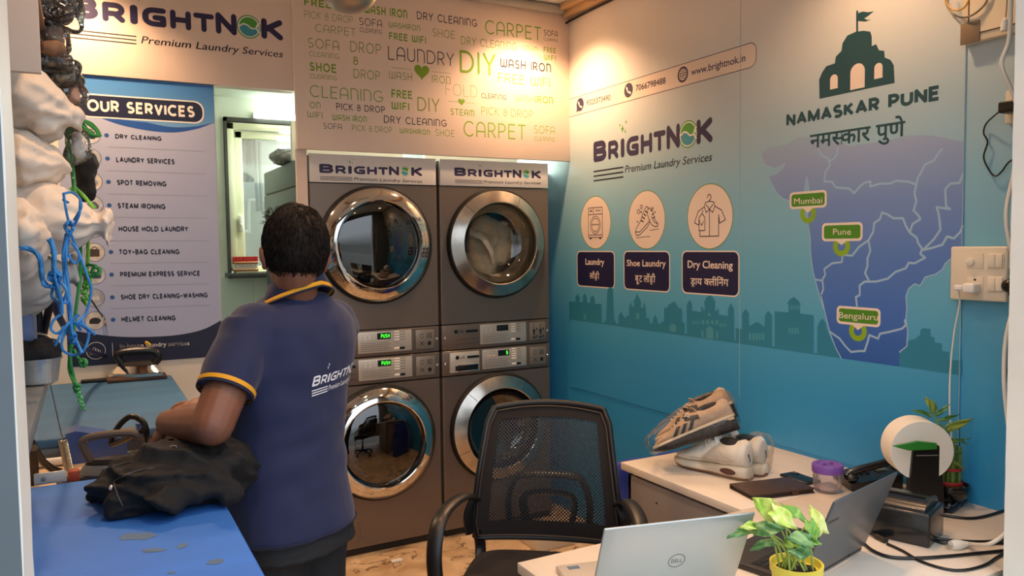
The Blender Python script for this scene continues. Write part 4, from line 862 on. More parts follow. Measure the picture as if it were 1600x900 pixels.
    sc_.build('panel_screw', CHROME, st, world=False)
    # left third: brand mark, drawer or slot lines
    lx0, lx1 = -.292, -.118
    if drawer:
        dr = plate(lx0, zs0+.018, lx1, zs1-.012, 'detergent_drawer', PLATE, t, .012, .004)
        MB().box(lx0+.03, -.0135, zs0+.026, lx1-.008, -.009, zs0+.058, .003).build('drawer_grip', BLK, dr, world=False)
        MB().box(lx0+.03, -.019, zs0+.055, lx1-.006, -.01, zs0+.06, .002).box(lx0+.03, -.017, zs0+.022, lx1-.006, -.01, zs0+.028, .002).build('drawer_lip', CHROME, dr, world=False)
    yy = -.0135 if drawer else -.0012
    lb = Board('l', (0, yy, 0), (1, 0, 0), (0, 0, 1), 'Y', 0); lm = MB(); zz = zs1-.045 if drawer else zs1-.046
    lb.poly(lm, oval(lx0+.042, zz+.006, .0105, .0105, 20), 0); lb.fit(lm, sfont('LG', .16, G_STD, .2), lx0+.058, zz-.002, lx0+.084, .016, 0); lb.poly(lm, rrect(lx0+.1, zz-.002, lx1-.004, zz+.011, .001), 0)
    if drawer: lb.line(lm, [(lx1-.05, zz-.024), (lx1-.004, zz-.024)], .0016, 0)
    else:
        for dz in (.06, .085): lb.line(lm, [(lx0+.03, zs1-dz-.025), (lx1-.002, zs1-dz-.02)], .0012, 0)
    lm.build('brand_mark', BLK, st, world=False)
    if upper and cx < 1.5:
        sp = P_(MB().box(-bx-.003, .02, zb0+.01, -bx+.004, MD-.01, zb1-.01, .002), 'side_panel', SLATE)
        rb = MB()
        for k in range(4):
            y0 = .18+.21*k; rb.tube(spl([(-bx-.003, y0, zb0+.08), (-bx-.003, y0, zb1-.17), (-bx-.003, y0+.03, zb1-.10), (-bx-.003, y0+.085, zb1-.08), (-bx-.003, y0+.14, zb1-.10), (-bx-.003, y0+.17, zb1-.17), (-bx-.003, y0+.17, zb0+.08)], 6), .006, 8)
        rb.build('pressed_rib', SLATE, sp, world=False)
    if not upper:
        P_(MB().box(-bx+.01, .025, 0, bx-.01, .1, .032), 'kickplate', DARKP)
        P_(MB().box(-.17, -.004, .075, -.118, .006, .165, .006, 3), 'filter_flap', STEEL)
    return t, zc
LXC, RXC = 1.281, 1.9585
CSHIFT = 0
machine('tumble_dryer', 'upper left machine with polished chrome door and green PUSH display', LXC, True, True, 1.0, 1.866, False)
machine('washing_machine', 'lower left machine with polished chrome door, behind the man, green PUSH display', LXC, False, True, 0, 1.0, False)
machine('tumble_dryer', 'upper right machine with brushed steel door and laundry visible through the glass', RXC, True, False, 1.0, 1.866, False, disp='UR')
machine('washing_machine', 'lower right machine with brushed steel door and detergent drawer, behind the office chair', RXC, False, False, 0, 1.0, True, disp='LR')
# laundry tumbling in the upper right machine
lm = MB(); rnd = random.Random(3)
for k in range(9):
    a = rnd.uniform(0, 2*PI); r = rnd.uniform(.0, .13); lm.ball((RXC+.0+r*math.cos(a), BY+.15+rnd.uniform(-.02, .05), 1.563+r*math.sin(a)*1.0), (rnd.uniform(.06, .1), .06, rnd.uniform(.06, .1)), 16)
lm = voxel(lm, .006, 3)
displace(lm, lambda p, n: .016*noise.noise(p*14)+.02*abs(noise.noise(p*7+Vector((3, 1, 2)))))
tag(lm.build('laundry_load', pm('grey_cloth', '#cbbb9f', .85, var=.3, vscale=9, bump=.2, bscale=60), base=(RXC, BY+.17, 1.45), sharp=None), 'beige laundry bundle inside the upper right machine, seen through its door', 'laundry')
lm2 = MB(); lm2.tube(spl([(RXC-.12, BY+.09, 1.63), (RXC-.05, BY+.075, 1.60), (RXC+.0, BY+.07, 1.53), (RXC+.03, BY+.09, 1.46)], 6), [(.03, .012)]*19, 10)
displace(lm2, lambda p, n: .006*noise.noise(p*40)); tag(lm2.build('towel', pm('pale_cloth', '#d8cdb8', .85, var=.12, bump=.2), base=(RXC, BY+.09, 1.46), sharp=None), 'pale twisted towel in front of the beige laundry in the upper right machine', 'laundry')
# header signs
for cx, label, z6 in ((LXC, 'left white header sign with the wordmark on top of the left machine stack', ((197, 133), (732, 152), (197, 85), (377, 172), (733, 186), (377, 156), (200, 153), (368, 155))), (RXC, 'right white header sign with the wordmark on top of the right machine stack', ((900, 153), (1350, 161), (900, 109), (1052, 187), (1350, 194), (1052, 172), (903, 170), (1045, 171)))):
    th = thing('header_sign', label, 'sign', (cx, BY, 1.868), group='wordmark signs on the machines')
    MB().box(cx-.327, BY-.004, 1.868, cx+.327, BY+.012, 2.004, .001).build('header_panel', pm('header_white', '#dedad8', .4, var=.02), th)
    MB().box(cx-.331, BY+.013, 1.868, cx+.331, BY+MD, 2.0, .008).build('top_box', STEEL if cx > 1.5 else SLATE, th)
    hb_ = Board('h', (0, BY-.004, 0), (1, 0, 0), (0, 0, 1), 'Y', BY-.004); Z6 = lambda x, y: (440+.3*x, 230+.3*y)
    a = hb_.px(*Z6(*z6[0])); b = hb_.px(*Z6(*z6[1])); t_ = hb_.px(*Z6(*z6[2]))
    logo(hb_, a[0], (a[1]+b[1])/2, b[0], t_[1]-a[1], LOGOM, th, d=.0008)
    mt, mr_ = MB(), MB(); tagrules(hb_, mt, mr_, *[Z6(*q) for q in z6[3:]], .0072, .0026); mt.build('tagline', BLACKI, th); mr_.build('rules', BLACKI, th)
# ================================================================== THE MAN
from mathutils.bvhtree import BVHTree
SKIN = pm('brown_skin', '#7d4f3a', .5, var=.08, vscale=12, bump=.05, bscale=160)
SHIRT = pm('navy_shirt', '#152049', .8, var=.05, vscale=6, bump=.12, bscale=900, sheen=.15)
TRIM = pm('yellow_trim', '#e3a21f', .7, var=.05)
HAIRM = pm('black_hair', '#130d0a', .62, var=.3, vscale=40, spec=.25)
TROU = pm('charcoal_trousers', '#1d1e22', .85, var=.08, bump=.1, bscale=400)
man = thing('person', 'man in navy polo shirt with yellow trim, seen from behind, handling a black garment', 'person', (.53, 2.2, 0))
BAZ = math.radians(-30)
F = Vector((math.sin(BAZ), math.cos(BAZ), 0)); L = Vector((-F.y, F.x, 0)); UPV = Vector((0, 0, 1))
ZM = 2.15
def ring(c, a, b, n=32, tilt=0, p=2.3):
    out = []
    for k in range(n):
        q = 2*PI*k/n; cx, sy = math.cos(q), math.sin(q)
        x = a*math.copysign(abs(cx)**(2/p), cx); y = b*math.copysign(abs(sy)**(2/p), sy)
        out.append(c+L*x+F*y+UPV*(tilt*y))
    return out
TOR = [(456, 463, .072, .072), (468, 463, .10, .085), (484, 462, .150, .102), (502, 461, .180, .118), (530, 459, .190, .128), (570, 456, .186, .134), (620, 451, .174, .134), (680, 447, .166, .132), (740, 449, .168, .134), (790, 455, .176, .139), (808, 457, .178, .141)]
def torso(off=0):
    return [ring(oD(cx, py, ZM), a-off, b-off) for py, cx, a, b in TOR]
SHL = oD(460, 512, ZM)+L*.158; SHR = oD(460, 512, ZM)-L*.158
ELL = oD(332, 664, 1.87); WRL = oD(264, 660, 2.08); HDL = oD(250, 688, 2.11)
ELR = oD(425, 655, 2.42); WRR = oD(338, 630, 2.40)
# --- head frame
HF = Vector((math.sin(math.radians(2)), math.cos(math.radians(2)), -.16)).normalized(); HR_ = Vector((HF.y, -HF.x, -.07)).normalized(); HU = HR_.cross(HF).normalized()
HC = oD(461, 397, 2.10)
HP = lambda x, y, z: HC+HR_*x+HF*y+HU*z
def hframe(x, y, z): return frame(HP(x, y, z), HR_, HF, HU)
body = MB()
hd = MB(); hd.ball((0, -.01, .03), (.077, .098, .098), 28); hd.ball((0, .022, -.035), (.062, .068, .085), 24); hd.ball((0, .055, -.085), (.036, .032, .03), 16); hd.ball((0, .082, .045), (.05, .02, .03), 16)
capsule(hd, (0, .088, .02), (0, .112, -.022), .008, .014); capsule(hd, (-.012, .1, -.026), (.012, .1, -.026), .009, .009)
capsule(hd, (-.02, .086, -.058), (.02, .086, -.058), .008, .008); capsule(hd, (-.016, .084, -.07), (.016, .084, -.07), .008, .008)
for s in (-1, 1):
    capsule(hd, (.018*s, .09, .03), (.05*s, .08, .03), .008, .007); hd.ball((.045*s, .068, -.02), (.02, .02, .018), 12)
body.add(hd.v, hd.f, frame(HC, HR_, HF, HU))
for s in (-1, 1):   # ears
    er = MB(); er.ball((0, 0, 0), (.010, .020, .033), 16); er.ball((.006*s, -.010, .004), (.007, .010, .024), 12); er.ball((.003*s, .0, -.026), (.008, .011, .011), 10)
    body.add(er.v, er.f, hframe(.079*s, -.004, -.012) @ Euler((0, .12*s, .35*s)).to_matrix().to_4x4())
NB = oD(462, 462, 2.135)
capsule(body, HP(0, -.022, -.05), NB-UPV*.02, .054, .060)
body.loft(torso(.02))
capsule(body, SHL, ELL, .060, .050); capsule(body, SHR, ELR, .054, .042)
capsule(body, ELL, ELL.lerp(WRL, .35), .048, .050); capsule(body, ELL.lerp(WRL, .3), WRL, .050, .034)
capsule(body, ELR, ELR.lerp(WRR, .35), .042, .044); capsule(body, ELR.lerp(WRR, .3), WRR, .044, .028)
def hand(mb, W0, fdir, back, side, curl, s=1.0):
    """W0 wrist, fdir finger direction, back = back-of-hand normal, side=+1 thumb on +x"""
    f = fdir.normalized(); b = (back-f*f.dot(back)).normalized(); x = f.cross(b)
    pc = W0+f*.045*s
    m = MB(); m.ball((0, 0, 0), (.040*s, .048*s, .017*s), 18); mb.add(m.v, m.f, frame(pc, x, f, b))
    capsule(mb, W0-f*.01, W0+f*.03, .026*s, .022*s)
    for i, (ox, ln) in enumerate(((-.029, .068), (-.010, .080), (.010, .075), (.028, .058))):
        ox = ox*-side
        p = pc+x*ox*s+f*.040*s; d = f.copy(); r = .0095*s
        for j in range(3):
            d = (d-b*math.sin(curl)*1.0).normalized() if j else (f-b*.35*math.sin(curl)+x*ox*2).normalized()
            q = p+d*ln*s*(.45, .32, .25)[j]; capsule(mb, p, q, r, r*.9, 10, 4); p = q; r *= .92
    t0 = W0+f*.018*s+x*side*.026*s; t1 = t0+(f*.6+x*side*.7-b*.4).normalized()*.036*s; t2 = t1+(f*.9+x*side*.1-b*.5).normalized()*.030*s; t3 = t2+(f*.8-x*side*.2-b*.6).normalized()*.022*s
    capsule(mb, t0, t1, .014*s, .012*s, 10, 4); capsule(mb, t1, t2, .0115*s, .0105*s, 10, 4); capsule(mb, t2, t3, .0105*s, .009*s, 10, 4)
hand(body, WRL, (HDL-WRL)+Vector((-.02, .03, -.02)), -CR*.8-CF*.3+UPV*.3, 1, .55)
hand(body, WRR, (oD(288, 640, 2.36)-WRR), UPV*.8-CF*.6, -1, .75)
# legs and feet inside the trousers
HPC = oD(462, 850, ZM); HPC.z = .82
for s in (-1, 1):
    hip = HPC+L*.09*s; kn = Vector((hip.x, hip.y, .46))+F*.03; an = Vector((hip.x, hip.y, .09))+F*.0
    capsule(body, hip, kn, .078, .055); capsule(body, kn, an, .054, .038); capsule(body, an-UPV*.03, an-UPV*.045+F*.15, .034, .028)
bs = voxel(body, .0042, 5)
bo = bs.build('body', SKIN, man, sharp=None)
BB = BVHTree.FromPolygons([tuple(p) for p in bs.v], bs.f)
# eyes and brows
em = MB(); bm_ = MB(); lipm = MB()
for s in (-1, 1):
    em.ball(tuple(HP(.032*s, .083, .012)), .0115, 14); capsule(bm_, HP(.016*s, .098, .036), HP(.05*s, .084, .038), .0035, .0025, 8, 3)
em.build('eyes', pm('eye_white', '#e8e4de', .2, var=0), man); bm_.build('eyebrows', HAIRM, man)
# --- hair: cap plus strands following the skull
def hair_r(d):
    # distance of the hair surface from the head centre for a direction in head space
    x, y, z = d
    e = 1/math.sqrt((x/.086)**2+(y/.109)**2+(z/.112)**2); return e
def hair_ok(d):
    x, y, z = d
    if y < -.15: return z > -.80+.25*max(0, x*x-.3)     # nape
    if y < .25: return z > -.22 and not (z < .02 and y > -.05 and abs(x) > .6) or (y < .0 and z > -.5)
    return z > .42+.25*(y-.25)
hm = MB(); n1, n2 = 72, 44; idx = {}
for j in range(n2+1):
    th = PI*j/n2
    for i in range(n1):
        ph = 2*PI*i/n1; d = Vector((math.sin(th)*math.cos(ph), math.sin(th)*math.sin(ph), math.cos(th)))
        k = 1.0 if hair_ok(d) else .80
        r = hair_r(d)*k*(1+.03*noise.noise(d*4)+.02*noise.noise(d*11))
        idx[(j, i)] = len(hm.v); hm.v.append(HP(d.x*r, d.y*r-.008, d.z*r+.022))
for j in range(n2):
    for i in range(n1):
        hm.f.append([idx[(j, i)], idx[(j, (i+1) % n1)], idx[(j+1, (i+1) % n1)], idx[(j+1, i)]]); hm.m.append(0)
rnd = random.Random(5); crown = Vector((.12, -.30, .95)).normalized()
for k in range(2600):
    d = Vector((rnd.gauss(0, 1), rnd.gauss(-.25, 1), rnd.gauss(.35, 1))).normalized()
    if not hair_ok(d): continue
    t = (d-crown); t = (t-d*d.dot(t)); t = t.normalized() if t.length > 1e-3 else Vector((1, 0, 0))
    t = (t+d.cross(t)*rnd.uniform(-.25, .5)).normalized(); ln = rnd.uniform(.18, .34)*(1.15 if d.z > .4 else .8); pts = []
    lift = rnd.uniform(.0, .035)
    for q in range(5):
        e = (d+t*ln*q/4).normalized(); r = hair_r(e)*(1.0+.02*noise.noise(d*4)+lift*math.sin(q/4*PI*.8)); pts.append(HP(e.x*r, e.y*r-.008, e.z*r+.022))
    if e.z < -.86: continue
    hm.tube(pts, [.0011, .0015, .0014, .001, .0003], 3)
for k in range(16):   # loose tuft at the upper left of the crown
    a = HP(-.074+rnd.uniform(-.006, .01), -.01+rnd.uniform(-.03, .03), .085+rnd.uniform(-.015, .02)); hm.tube([a, a+Vector((-.007, 0, .004)), a+Vector((-.013-.004*rnd.random(), 0, .002+.006*rnd.random()))], [.0014, .001, .0003], 3)
hm.build('hair', HAIRM, man, sharp=None)
# --- polo shirt
sh = MB(); rg = torso(0); bot = ring(oD(458, 824, ZM), .179, .142); sh.loft(rg+[bot])
SLE = SHL.lerp(ELL, .64)
capsule(sh, SHL+UPV*.0+L*-.02, SHL.lerp(ELL, .2), .078, .074)
def sleeve(mb, a, b, r0, r1):
    t = (b-a).normalized(); u = t.orthogonal().normalized(); w = t.cross(u); rings = []
    for i in range(9): q = i/8; rings.append([a.lerp(b, q)+(u*math.cos(2*PI*k/24)+w*math.sin(2*PI*k/24))*(r0+(r1-r0)*q) for k in range(24)])
    mb.loft(rings)
sleeve(sh, SHL.lerp(ELL, -.05), SLE, .074, .066)
capsule(sh, SHR+L*.02, SHR.lerp(ELR, .2), .076, .072); SRE = SHR.lerp(ELR, .58); sleeve(sh, SHR.lerp(ELR, -.05), SRE, .072, .066)
ss = voxel(sh, .006, 16)
AX = oD(456, 660, ZM)
def wr(p, n):
    q = p-AX; h = (p.z-.80)/.6
    w = .006*noise.noise(Vector((p.x*6+p.z*4, p.y*6, p.z*9)))+.004*noise.noise(Vector((p.x*14, p.y*14, p.z*10+p.x*8)))
    near = max(0, 1-abs(p.z-1.02)/.3)
    w += .005*math.sin(p.z*70+noise.noise(p*5)*4+q.dot(L)*20)*near*.35
    return w
displace(ss, wr); so = ss.build('polo_shirt', SHIRT, man, sharp=None)
SB = BVHTree.FromPolygons([tuple(p) for p in ss.v], ss.f)
# hem rib and sleeve trims
def rim(a, b, q, r, w, name, mat):
    t = (b-a).normalized(); u = t.orthogonal().normalized(); x = t.cross(u); c = a.lerp(b, q); m = MB(); rings = []
    for o, rr in ((-w/2, r), (-w/2, r+.0045), (w/2, r+.004), (w/2, r-.002)): rings.append([c+t*o+(u*math.cos(2*PI*k/40)+x*math.sin(2*PI*k/40))*rr for k in range(40)])
    m.loft(rings, caps=False); return m.build(name, mat, so, sharp=50)
for s0, e0 in ((SHL, ELL), (SHR, ELR)):
    q = .64 if s0 is SHL else .58
    r = .0672 if s0 is SHL else .0645
    rim(s0, e0, q-.018, r, .011, 'sleeve_trim', TRIM); rim(s0, e0, q+.012, r-.001, .010, 'sleeve_rib', pm('dark_rib', '#141a38', .8))
# collar: folded band round the neck with a yellow line
def collar_ring(a, b, dz, k0=0, k1=2*PI, n=48):
    c = oD(462, 455, 2.135)+UPV*dz; out = []
    for k in range(n+1):
        q = k0+(k1-k0)*k/n; out.append(c+L*a*math.cos(q)+F*(b*math.sin(q))+UPV*(-.035*math.sin(q)-.012*abs(math.cos(q))))
    return out
k0, k1 = PI/2+.25, PI/2+2*PI-.25
def band(rows, name, mat, par):
    m = MB(); n = len(rows[0]); vs = [p for r in rows for p in r]
    m.add(vs, [[i*n+k, i*n+k+1, (i+1)*n+k+1, (i+1)*n+k] for i in range(len(rows)-1) for k in range(n-1)]); o = m.build(name, mat, par, sharp=None)
    sd = o.modifiers.new('thick', 'SOLIDIFY'); sd.thickness = .003; sd.offset = 1; return o
col = band([collar_ring(.062, .064, .030, k0, k1), collar_ring(.063, .066, .048, k0, k1), collar_ring(.069, .072, .044, k0, k1), collar_ring(.078, .080, .018, k0, k1), collar_ring(.092, .090, -.012, k0, k1)], 'collar', SHIRT, so)
tr = band([collar_ring(.0935, .0915, -.006, k0, k1), collar_ring(.100, .096, -.017, k0, k1)], 'collar_trim', TRIM, so)
band([collar_ring(.1005, .0965, -.017, k0, k1), collar_ring(.103, .099, -.021, k0, k1)], 'collar_edge', pm('dark_rib', '#141a38'), so)
hm_ = MB(); hr = ring(oD(458, 818, ZM), .1815, .1445, 48); hm_.tube(hr, .0022, 6, closed=True); hm_.build('hem_seam', pm('dark_rib', '#141a38'), so)
# back print wrapped on the cloth
def wrap(vs2, fs2, s0, zc_, sx_, lean, mat, name):
    bm = bmesh.new(); vv = [bm.verts.new((x, y, 0)) for x, y in vs2]
    for f in fs2:
        try: bm.faces.new([vv[i] for i in f])
        except ValueError: pass
    for _ in range(3):
        ed = [e for e in bm.edges if e.calc_length()*sx_ > .007]
        if not ed: break
        bmesh.ops.subdivide_edges(bm, edges=ed, cuts=1, use_grid_fill=False)
    bmesh.ops.triangulate(bm, faces=bm.faces[:])
    m = MB(); bm.verts.index_update(); P2 = []; ok = []
    c0 = oD(455, 600, ZM)
    for v in bm.verts:
        s = s0+v.co.x*sx_; z = zc_+v.co.y*sx_+lean*v.co.x*sx_
        ang = s/.165    # wrap angle round the back
        org = Vector((c0.x, c0.y, z)); dr = (-F*math.cos(ang)-L*math.sin(ang)*1.0).normalized()
        hit = SB.ray_cast(org+dr*.6, -dr)
        P2.append(hit[0]+hit[1]*.0012 if hit[0] else org+dr*.15)
    m.add(P2, [[v.index for v in f.verts] for f in bm.faces]); bm.free(); return m.build(name, mat, so, sharp=None)
lv, lf = [], []
for ch, a, b, hh in [('B', 0, .13, 1.0), ('R', .148, .246, .88), ('I', .268, .302, .88), ('G', .322, .43, .88), ('H', .448, .545, .88), ('T', .556, .655, .88), ('N', .662, .765, 1.02), ('K', .888, 1.0, 1.0)]:
    g = sfont(ch, .2, G_BRAND, 0, True); x0, y0, x1, y1 = bounds(g[0]); n0 = len(lv); lv += [(a+(x-x0)/(x1-x0)*(b-a)+.03*y/y1, y/y1*.105*hh) for x, y in g[0]]; lf += [[i+n0 for i in f] for f in g[1]]
o_ = ([], []); stroke2d(o_, oval(.826, .05, .05, .05, 20)+[(.876, .05)], .018, True, True)
for dx, dy in ((.27, .16), (.29, .19)): n0 = len(o_[0]); o_[0].extend([(dx, dy+.02), (dx-.008, dy), (dx, dy-.02), (dx+.008, dy)]); o_[1].append([n0, n0+1, n0+2, n0+3])
for k in range(3): stroke2d(o_, [(.0, -.045-.026*k), (.29, -.045-.026*k)], .011, False)
g = bfont('Premium Laundry Services', .0, .2); x0, y0, x1, y1 = bounds(g[0]); n0 = len(o_[0]); o_[0].extend([(.31+(x-x0)/(x1-x0)*.7, -.095+y*.085) for x, y in g[0]]); o_[1].extend([[i+n0 for i in f] for f in g[1]]); 
n0 = len(lv); lv += o_[0]; lf += [[i+n0 for i in f] for f in o_[1]]
LOGOZ = oD(500, 606, 2.03).z
wrap(lv, lf, -.058, LOGOZ, .25, .06, pm('shirt_print', '#eceaf0', .6, var=0), 'back_print')
# --- trousers
tm = MB(); tw_ = [ring(oD(458, 795, ZM), .162, .126), ring(oD(460, 850, ZM), .176, .138), ring(Vector((HPC.x, HPC.y, .74)), .18, .135)]
tm.loft(tw_)
for s in (-1, 1):
    hip = HPC+L*.080*s-UPV*.05; kn = Vector((hip.x, hip.y, .46))+F*.035; an = Vector((hip.x, hip.y, .045))
    capsule(tm, hip, hip.lerp(kn, .5), .092, .086); capsule(tm, hip.lerp(kn, .45), kn, .088, .072); capsule(tm, kn, an+UPV*.06, .072, .066); capsule(tm, an+UPV*.10, an+UPV*.07, .068, .068)
ts = voxel(tm, .008, 6)
displace(ts, lambda p, n: .007*noise.noise(Vector((p.x*9, p.y*9, p.z*7)))+.004*noise.noise(Vector((p.x*20, p.y*20, p.z*16))))
ts.build('trousers', TROU, man, sharp=None)
for s in (-1, 1):
    hip = HPC+L*.088*s; m = MB(); c = Vector((hip.x, hip.y, 0)); rings = []
    for q, w, h in ((-.09, .03, .05), (-.075, .04, .075), (-.02, .042, .08), (.04, .045, .065), (.10, .05, .05), (.15, .044, .042), (.178, .02, .03)):
        cc = c+F*q; rings.append([cc+L*(w*math.cos(2*PI*k/20))+UPV*(max(0, h/2+h/2*math.sin(2*PI*k/20))) for k in range(20)])
    m.loft(rings); m.build('shoe', pm('black_shoe', '#17161a', .5), man)

# ================================================================== IRONING SIDE
BLUE1 = pm('blue_table_cloth', '#3473cc', .62, var=.1, vscale=2.2, bump=.06, bscale=30, stretch=(1, 3, 1)); BLUE2 = pm('shaded_blue_cloth', '#33648f', .65, var=.14, vscale=2.5, bump=.06, bscale=30, stretch=(1, 5, 1))  # same blue fabric twice; daylight on the near copy is put into its colour
GREYM = pm('grey_metal', '#8b8f90', .4, metal=.5); BRASS = pm('zinc_wire', '#b9b5a8', .3, metal=.9, var=0)
def legs4(t, x0, x1, y0, y1, z, mat, r=.018):
    for x in (x0, x1):
        for y in (y0, y1): MB().box(x-r, y-r, 0, x+r, y+r, z, .003).build('leg', mat, t)
TZ, TXR, TYB = .95, .272, 2.335
t1 = thing('ironing_table', 'near ironing table with stained bright blue cloth top under the black garment', 'table', (-.2, 1.75, 0))
MB().box(-.68, 1.13, TZ-.035, TXR, TYB, TZ, .012, 4).build('table_top', BLUE1, t1)
MB().box(-.66, 1.15, TZ-.075, TXR-.02, TYB-.02, TZ-.036, .003).build('table_frame', GREYM, t1); legs4(t1, -.62, TXR-.06, 1.2, TYB-.07, TZ-.076, GREYM)
m_ = MB(); rnd = random.Random(4)
for px, py, a, b in ((215, 838, .05, .012), (240, 860, .03, .006), (285, 853, .012, .008), (232, 862, .012, .004), (337, 878, .02, .008), (268, 895, .01, .003)):
    c = oZ(px, py, TZ); r = [.8+.4*noise.noise(Vector((k*.7, px, py))) for k in range(18)]; m_.poly([c+Vector((CR.x, CR.y, 0))*(a*r[k]*math.cos(2*PI*k/18))+Vector((CF.x, CF.y, 0))*(b*2.2*r[k]*math.sin(2*PI*k/18))+Vector((.0, 0, .0006))+Vector((CR.x, CR.y, 0))*0 for k in range(18)])
m_.build('cloth_stain', pm('stain_grey', '#53708f', .7, var=.2), t1)
FZ = 1.0
t2 = thing('ironing_table', 'far ironing table with teal blue cloth top against the poster wall', 'table', (-.15, 3.2, 0))
MB().box(-.62, 2.66, FZ-.03, .312, BY-.035, FZ, .008, 3).build('table_top', BLUE2, t2)
MB().box(-.6, 2.68, FZ-.07, .29, BY-.05, FZ-.031, .003).build('table_frame', GREYM, t2); legs4(t2, -.56, .25, 2.73, 3.68, FZ-.071, GREYM)
t3 = thing('work_bench', 'low pale wooden bench between the two blue ironing tables', 'bench', (-.15, 2.5, 0))
MB().box(-.62, 2.36, .895, .27, 2.645, .925, .004).build('bench_top', pm('pale_pine', '#d9bd9a', .55, var=.12, vscale=3, stretch=(1, 12, 1)), t3); legs4(t3, -.58, .23, 2.4, 2.6, .895, pm('pine_leg', '#b99a74', .6))
BZ = .925
# papers
m_ = MB(); c = oZ(84, 712, BZ); m_.box(c.x-.085, c.y-.05, BZ, c.x+.06, c.y+.06, BZ+.006, .001); nb = m_.build('order_pad', pm('newsprint', '#d7d2c4', .7, var=.2, vscale=40), base=(c.x, c.y, BZ)); tag(nb, 'printed order pad with green marks lying on the pine bench at far left', 'notepad')
m_ = MB(); rnd = random.Random(9)
for k in range(7): x, y = c.x-.07+.12*rnd.random(), c.y-.04+.09*rnd.random(); m_.box(x, y, BZ+.0062, x+.03*rnd.random()+.008, y+.008, BZ+.0068)
m_.build('green_print', pm('pad_green', '#5d9a4a', .6), nb)
c = oZ(246, 682, BZ); tag(MB().box(c.x-.08, c.y-.06, BZ, c.x+.1, c.y+.05, BZ+.008, .001).build('folded_newspaper', pm('newsprint_warm', '#e4d6bd', .7, var=.25, vscale=50), base=(c.x, c.y, BZ)), 'folded newspaper on the pine bench beside the man\'s hand', 'newspaper')
a = oZ(50, 733, BZ); b = oZ(108, 726, BZ); tag(MB().tube([a+Vector((0, 0, .014)), b+Vector((0, 0, .014))], .012, 12).build('white_tube', white_pt, base=a), 'short white plastic tube on the pine bench in front of the order pad', 'tube')
# blue iron rest
BLUEM = pm('blue_enamel', '#2c4f94', .35, var=.08, coat=.3)
ir = oZ(150, 722, BZ); rest = thing('iron_rest', 'blue metal iron rest standing on the pine bench behind the big iron', 'iron stand', (ir.x, ir.y, BZ))
prof = [(-.075, 0), (.085, 0), (.085, .055), (.03, .075), (-.05, .098), (-.075, .092)]
m_ = MB(); m_.prism(prof, .095, frame((ir.x, ir.y+.10, BZ), (1, 0, 0), (0, 0, 1), (0, -1, 0))); m_.build('rest_body', BLUEM, rest)
pz_ = oZ(222, 712, BZ)
MB().box(pz_.x-.013, pz_.y-.012, BZ, pz_.x+.013, pz_.y+.012, BZ+.098, .004).box(pz_.x-.016, pz_.y-.015, BZ+.098, pz_.x+.016, pz_.y+.015, BZ+.103, .002).box(ir.x+.06, pz_.y-.01, BZ, pz_.x, pz_.y+.01, BZ+.012, .002).build('rest_post', BLUEM, rest)
MB().tube([Vector((ir.x+.03, ir.y+.05, BZ+.075)), Vector((pz_.x-.01, pz_.y, BZ+.09))], .003, 6).build('rest_rod', BRASS, rest)
# big steam iron
HGREY = pm('iron_handle', '#574a41', .5); IRB = pm('iron_body_black', '#191719', .4)
def iron(name, label, O, X, s=1.0, handle=HGREY, sole_len=.21, big=True):
    """O sole centre on its rest, X forward (nose) direction"""
    X = Vector((X[0], X[1], 0)).normalized(); Yv = Vector((-X.y, X.x, 0)); t = thing(name, label, 'iron', O); FR = frame(Vector(O), X, Yv, (0, 0, 1))
    outl = [(-.10, -.045), (-.10, .045), (-.02, .052), (.04, .04), (.085, .018), (.105, 0), (.085, -.018), (.04, -.04), (-.02, -.052)]
    outl = [(a*s, b*s) for a, b in outl][::-1]
    def lay(z0, z1, k0, k1): return [[FR @ Vector((a*k, b*k, z)) for a, b in outl] for z, k in ((z0, k0*.98), (z0+.002, k0), (z1, k1))]
    MB().loft(lay(0, .014*s, 1, .98)).build('soleplate', CHROME, t, sharp=40)
    MB().loft(lay(.0145*s, .045*s, .95, .72)).build('iron_shell', CHROME if not big else GREYM, t, sharp=40)
    MB().loft(lay(.046*s, .062*s, .7, .55)).build('iron_body', IRB, t, sharp=40)
    m = MB(); pts = [(-.075, .055), (-.09, .085), (-.085, .125), (-.05, .138), (.03, .138), (.075, .125), (.07, .09), (.055, .055)] if big else [(-.07, .05), (-.085, .07), (-.075, .095), (-.04, .104), (.03, .104), (.07, .094), (.062, .07), (.05, .05)]
    m.tube([FR @ Vector((p[0]*s, 0, p[1]*s)) for p in spl([(a, b, 0) for a, b in pts], 5) for p in [(p.x, p.y)]], (.0125*s if big else .0155*s), 10); m.build('handle', handle, t)
    m = MB(); m.box(.06*s, -.01*s, (.122 if big else .09)*s, .078*s, .01*s, (.134 if big else .102)*s, .002, M=FR); m.build('steam_button', WHT, t)
    return t, FR
io = oZ(190, 742, BZ); io.z = BZ; io = Vector((oZ(172, 738, BZ).x, 2.405, BZ+.006))
IT, IFR = iron('steam_iron', 'large steam iron with brown grip on the pine bench behind the black garment', io, (-1, .12), .84)
tag(MB().box(io.x-.13, io.y-.05, BZ, io.x+.13, io.y+.06, BZ+.006, .002).build('iron_trivet', pm('dark_blue_pad', '#1f2946', .7), base=(io.x, io.y, BZ)), 'dark blue pad under the large steam iron', 'pad')
tag(MB().tube(spl([IFR @ Vector((-.085, 0, .12)), oD(176, 694, 2.26), oD(184, 668, 2.25), oD(204, 651, 2.25), oD(224, 660, 2.25), oD(229, 682, 2.25), oD(224, 702, 2.28), oD(216, 716, 2.31)], 8), .0085, 10).build('steam_hose', BLK), 'thick black hose arching over the large steam iron', 'hose')
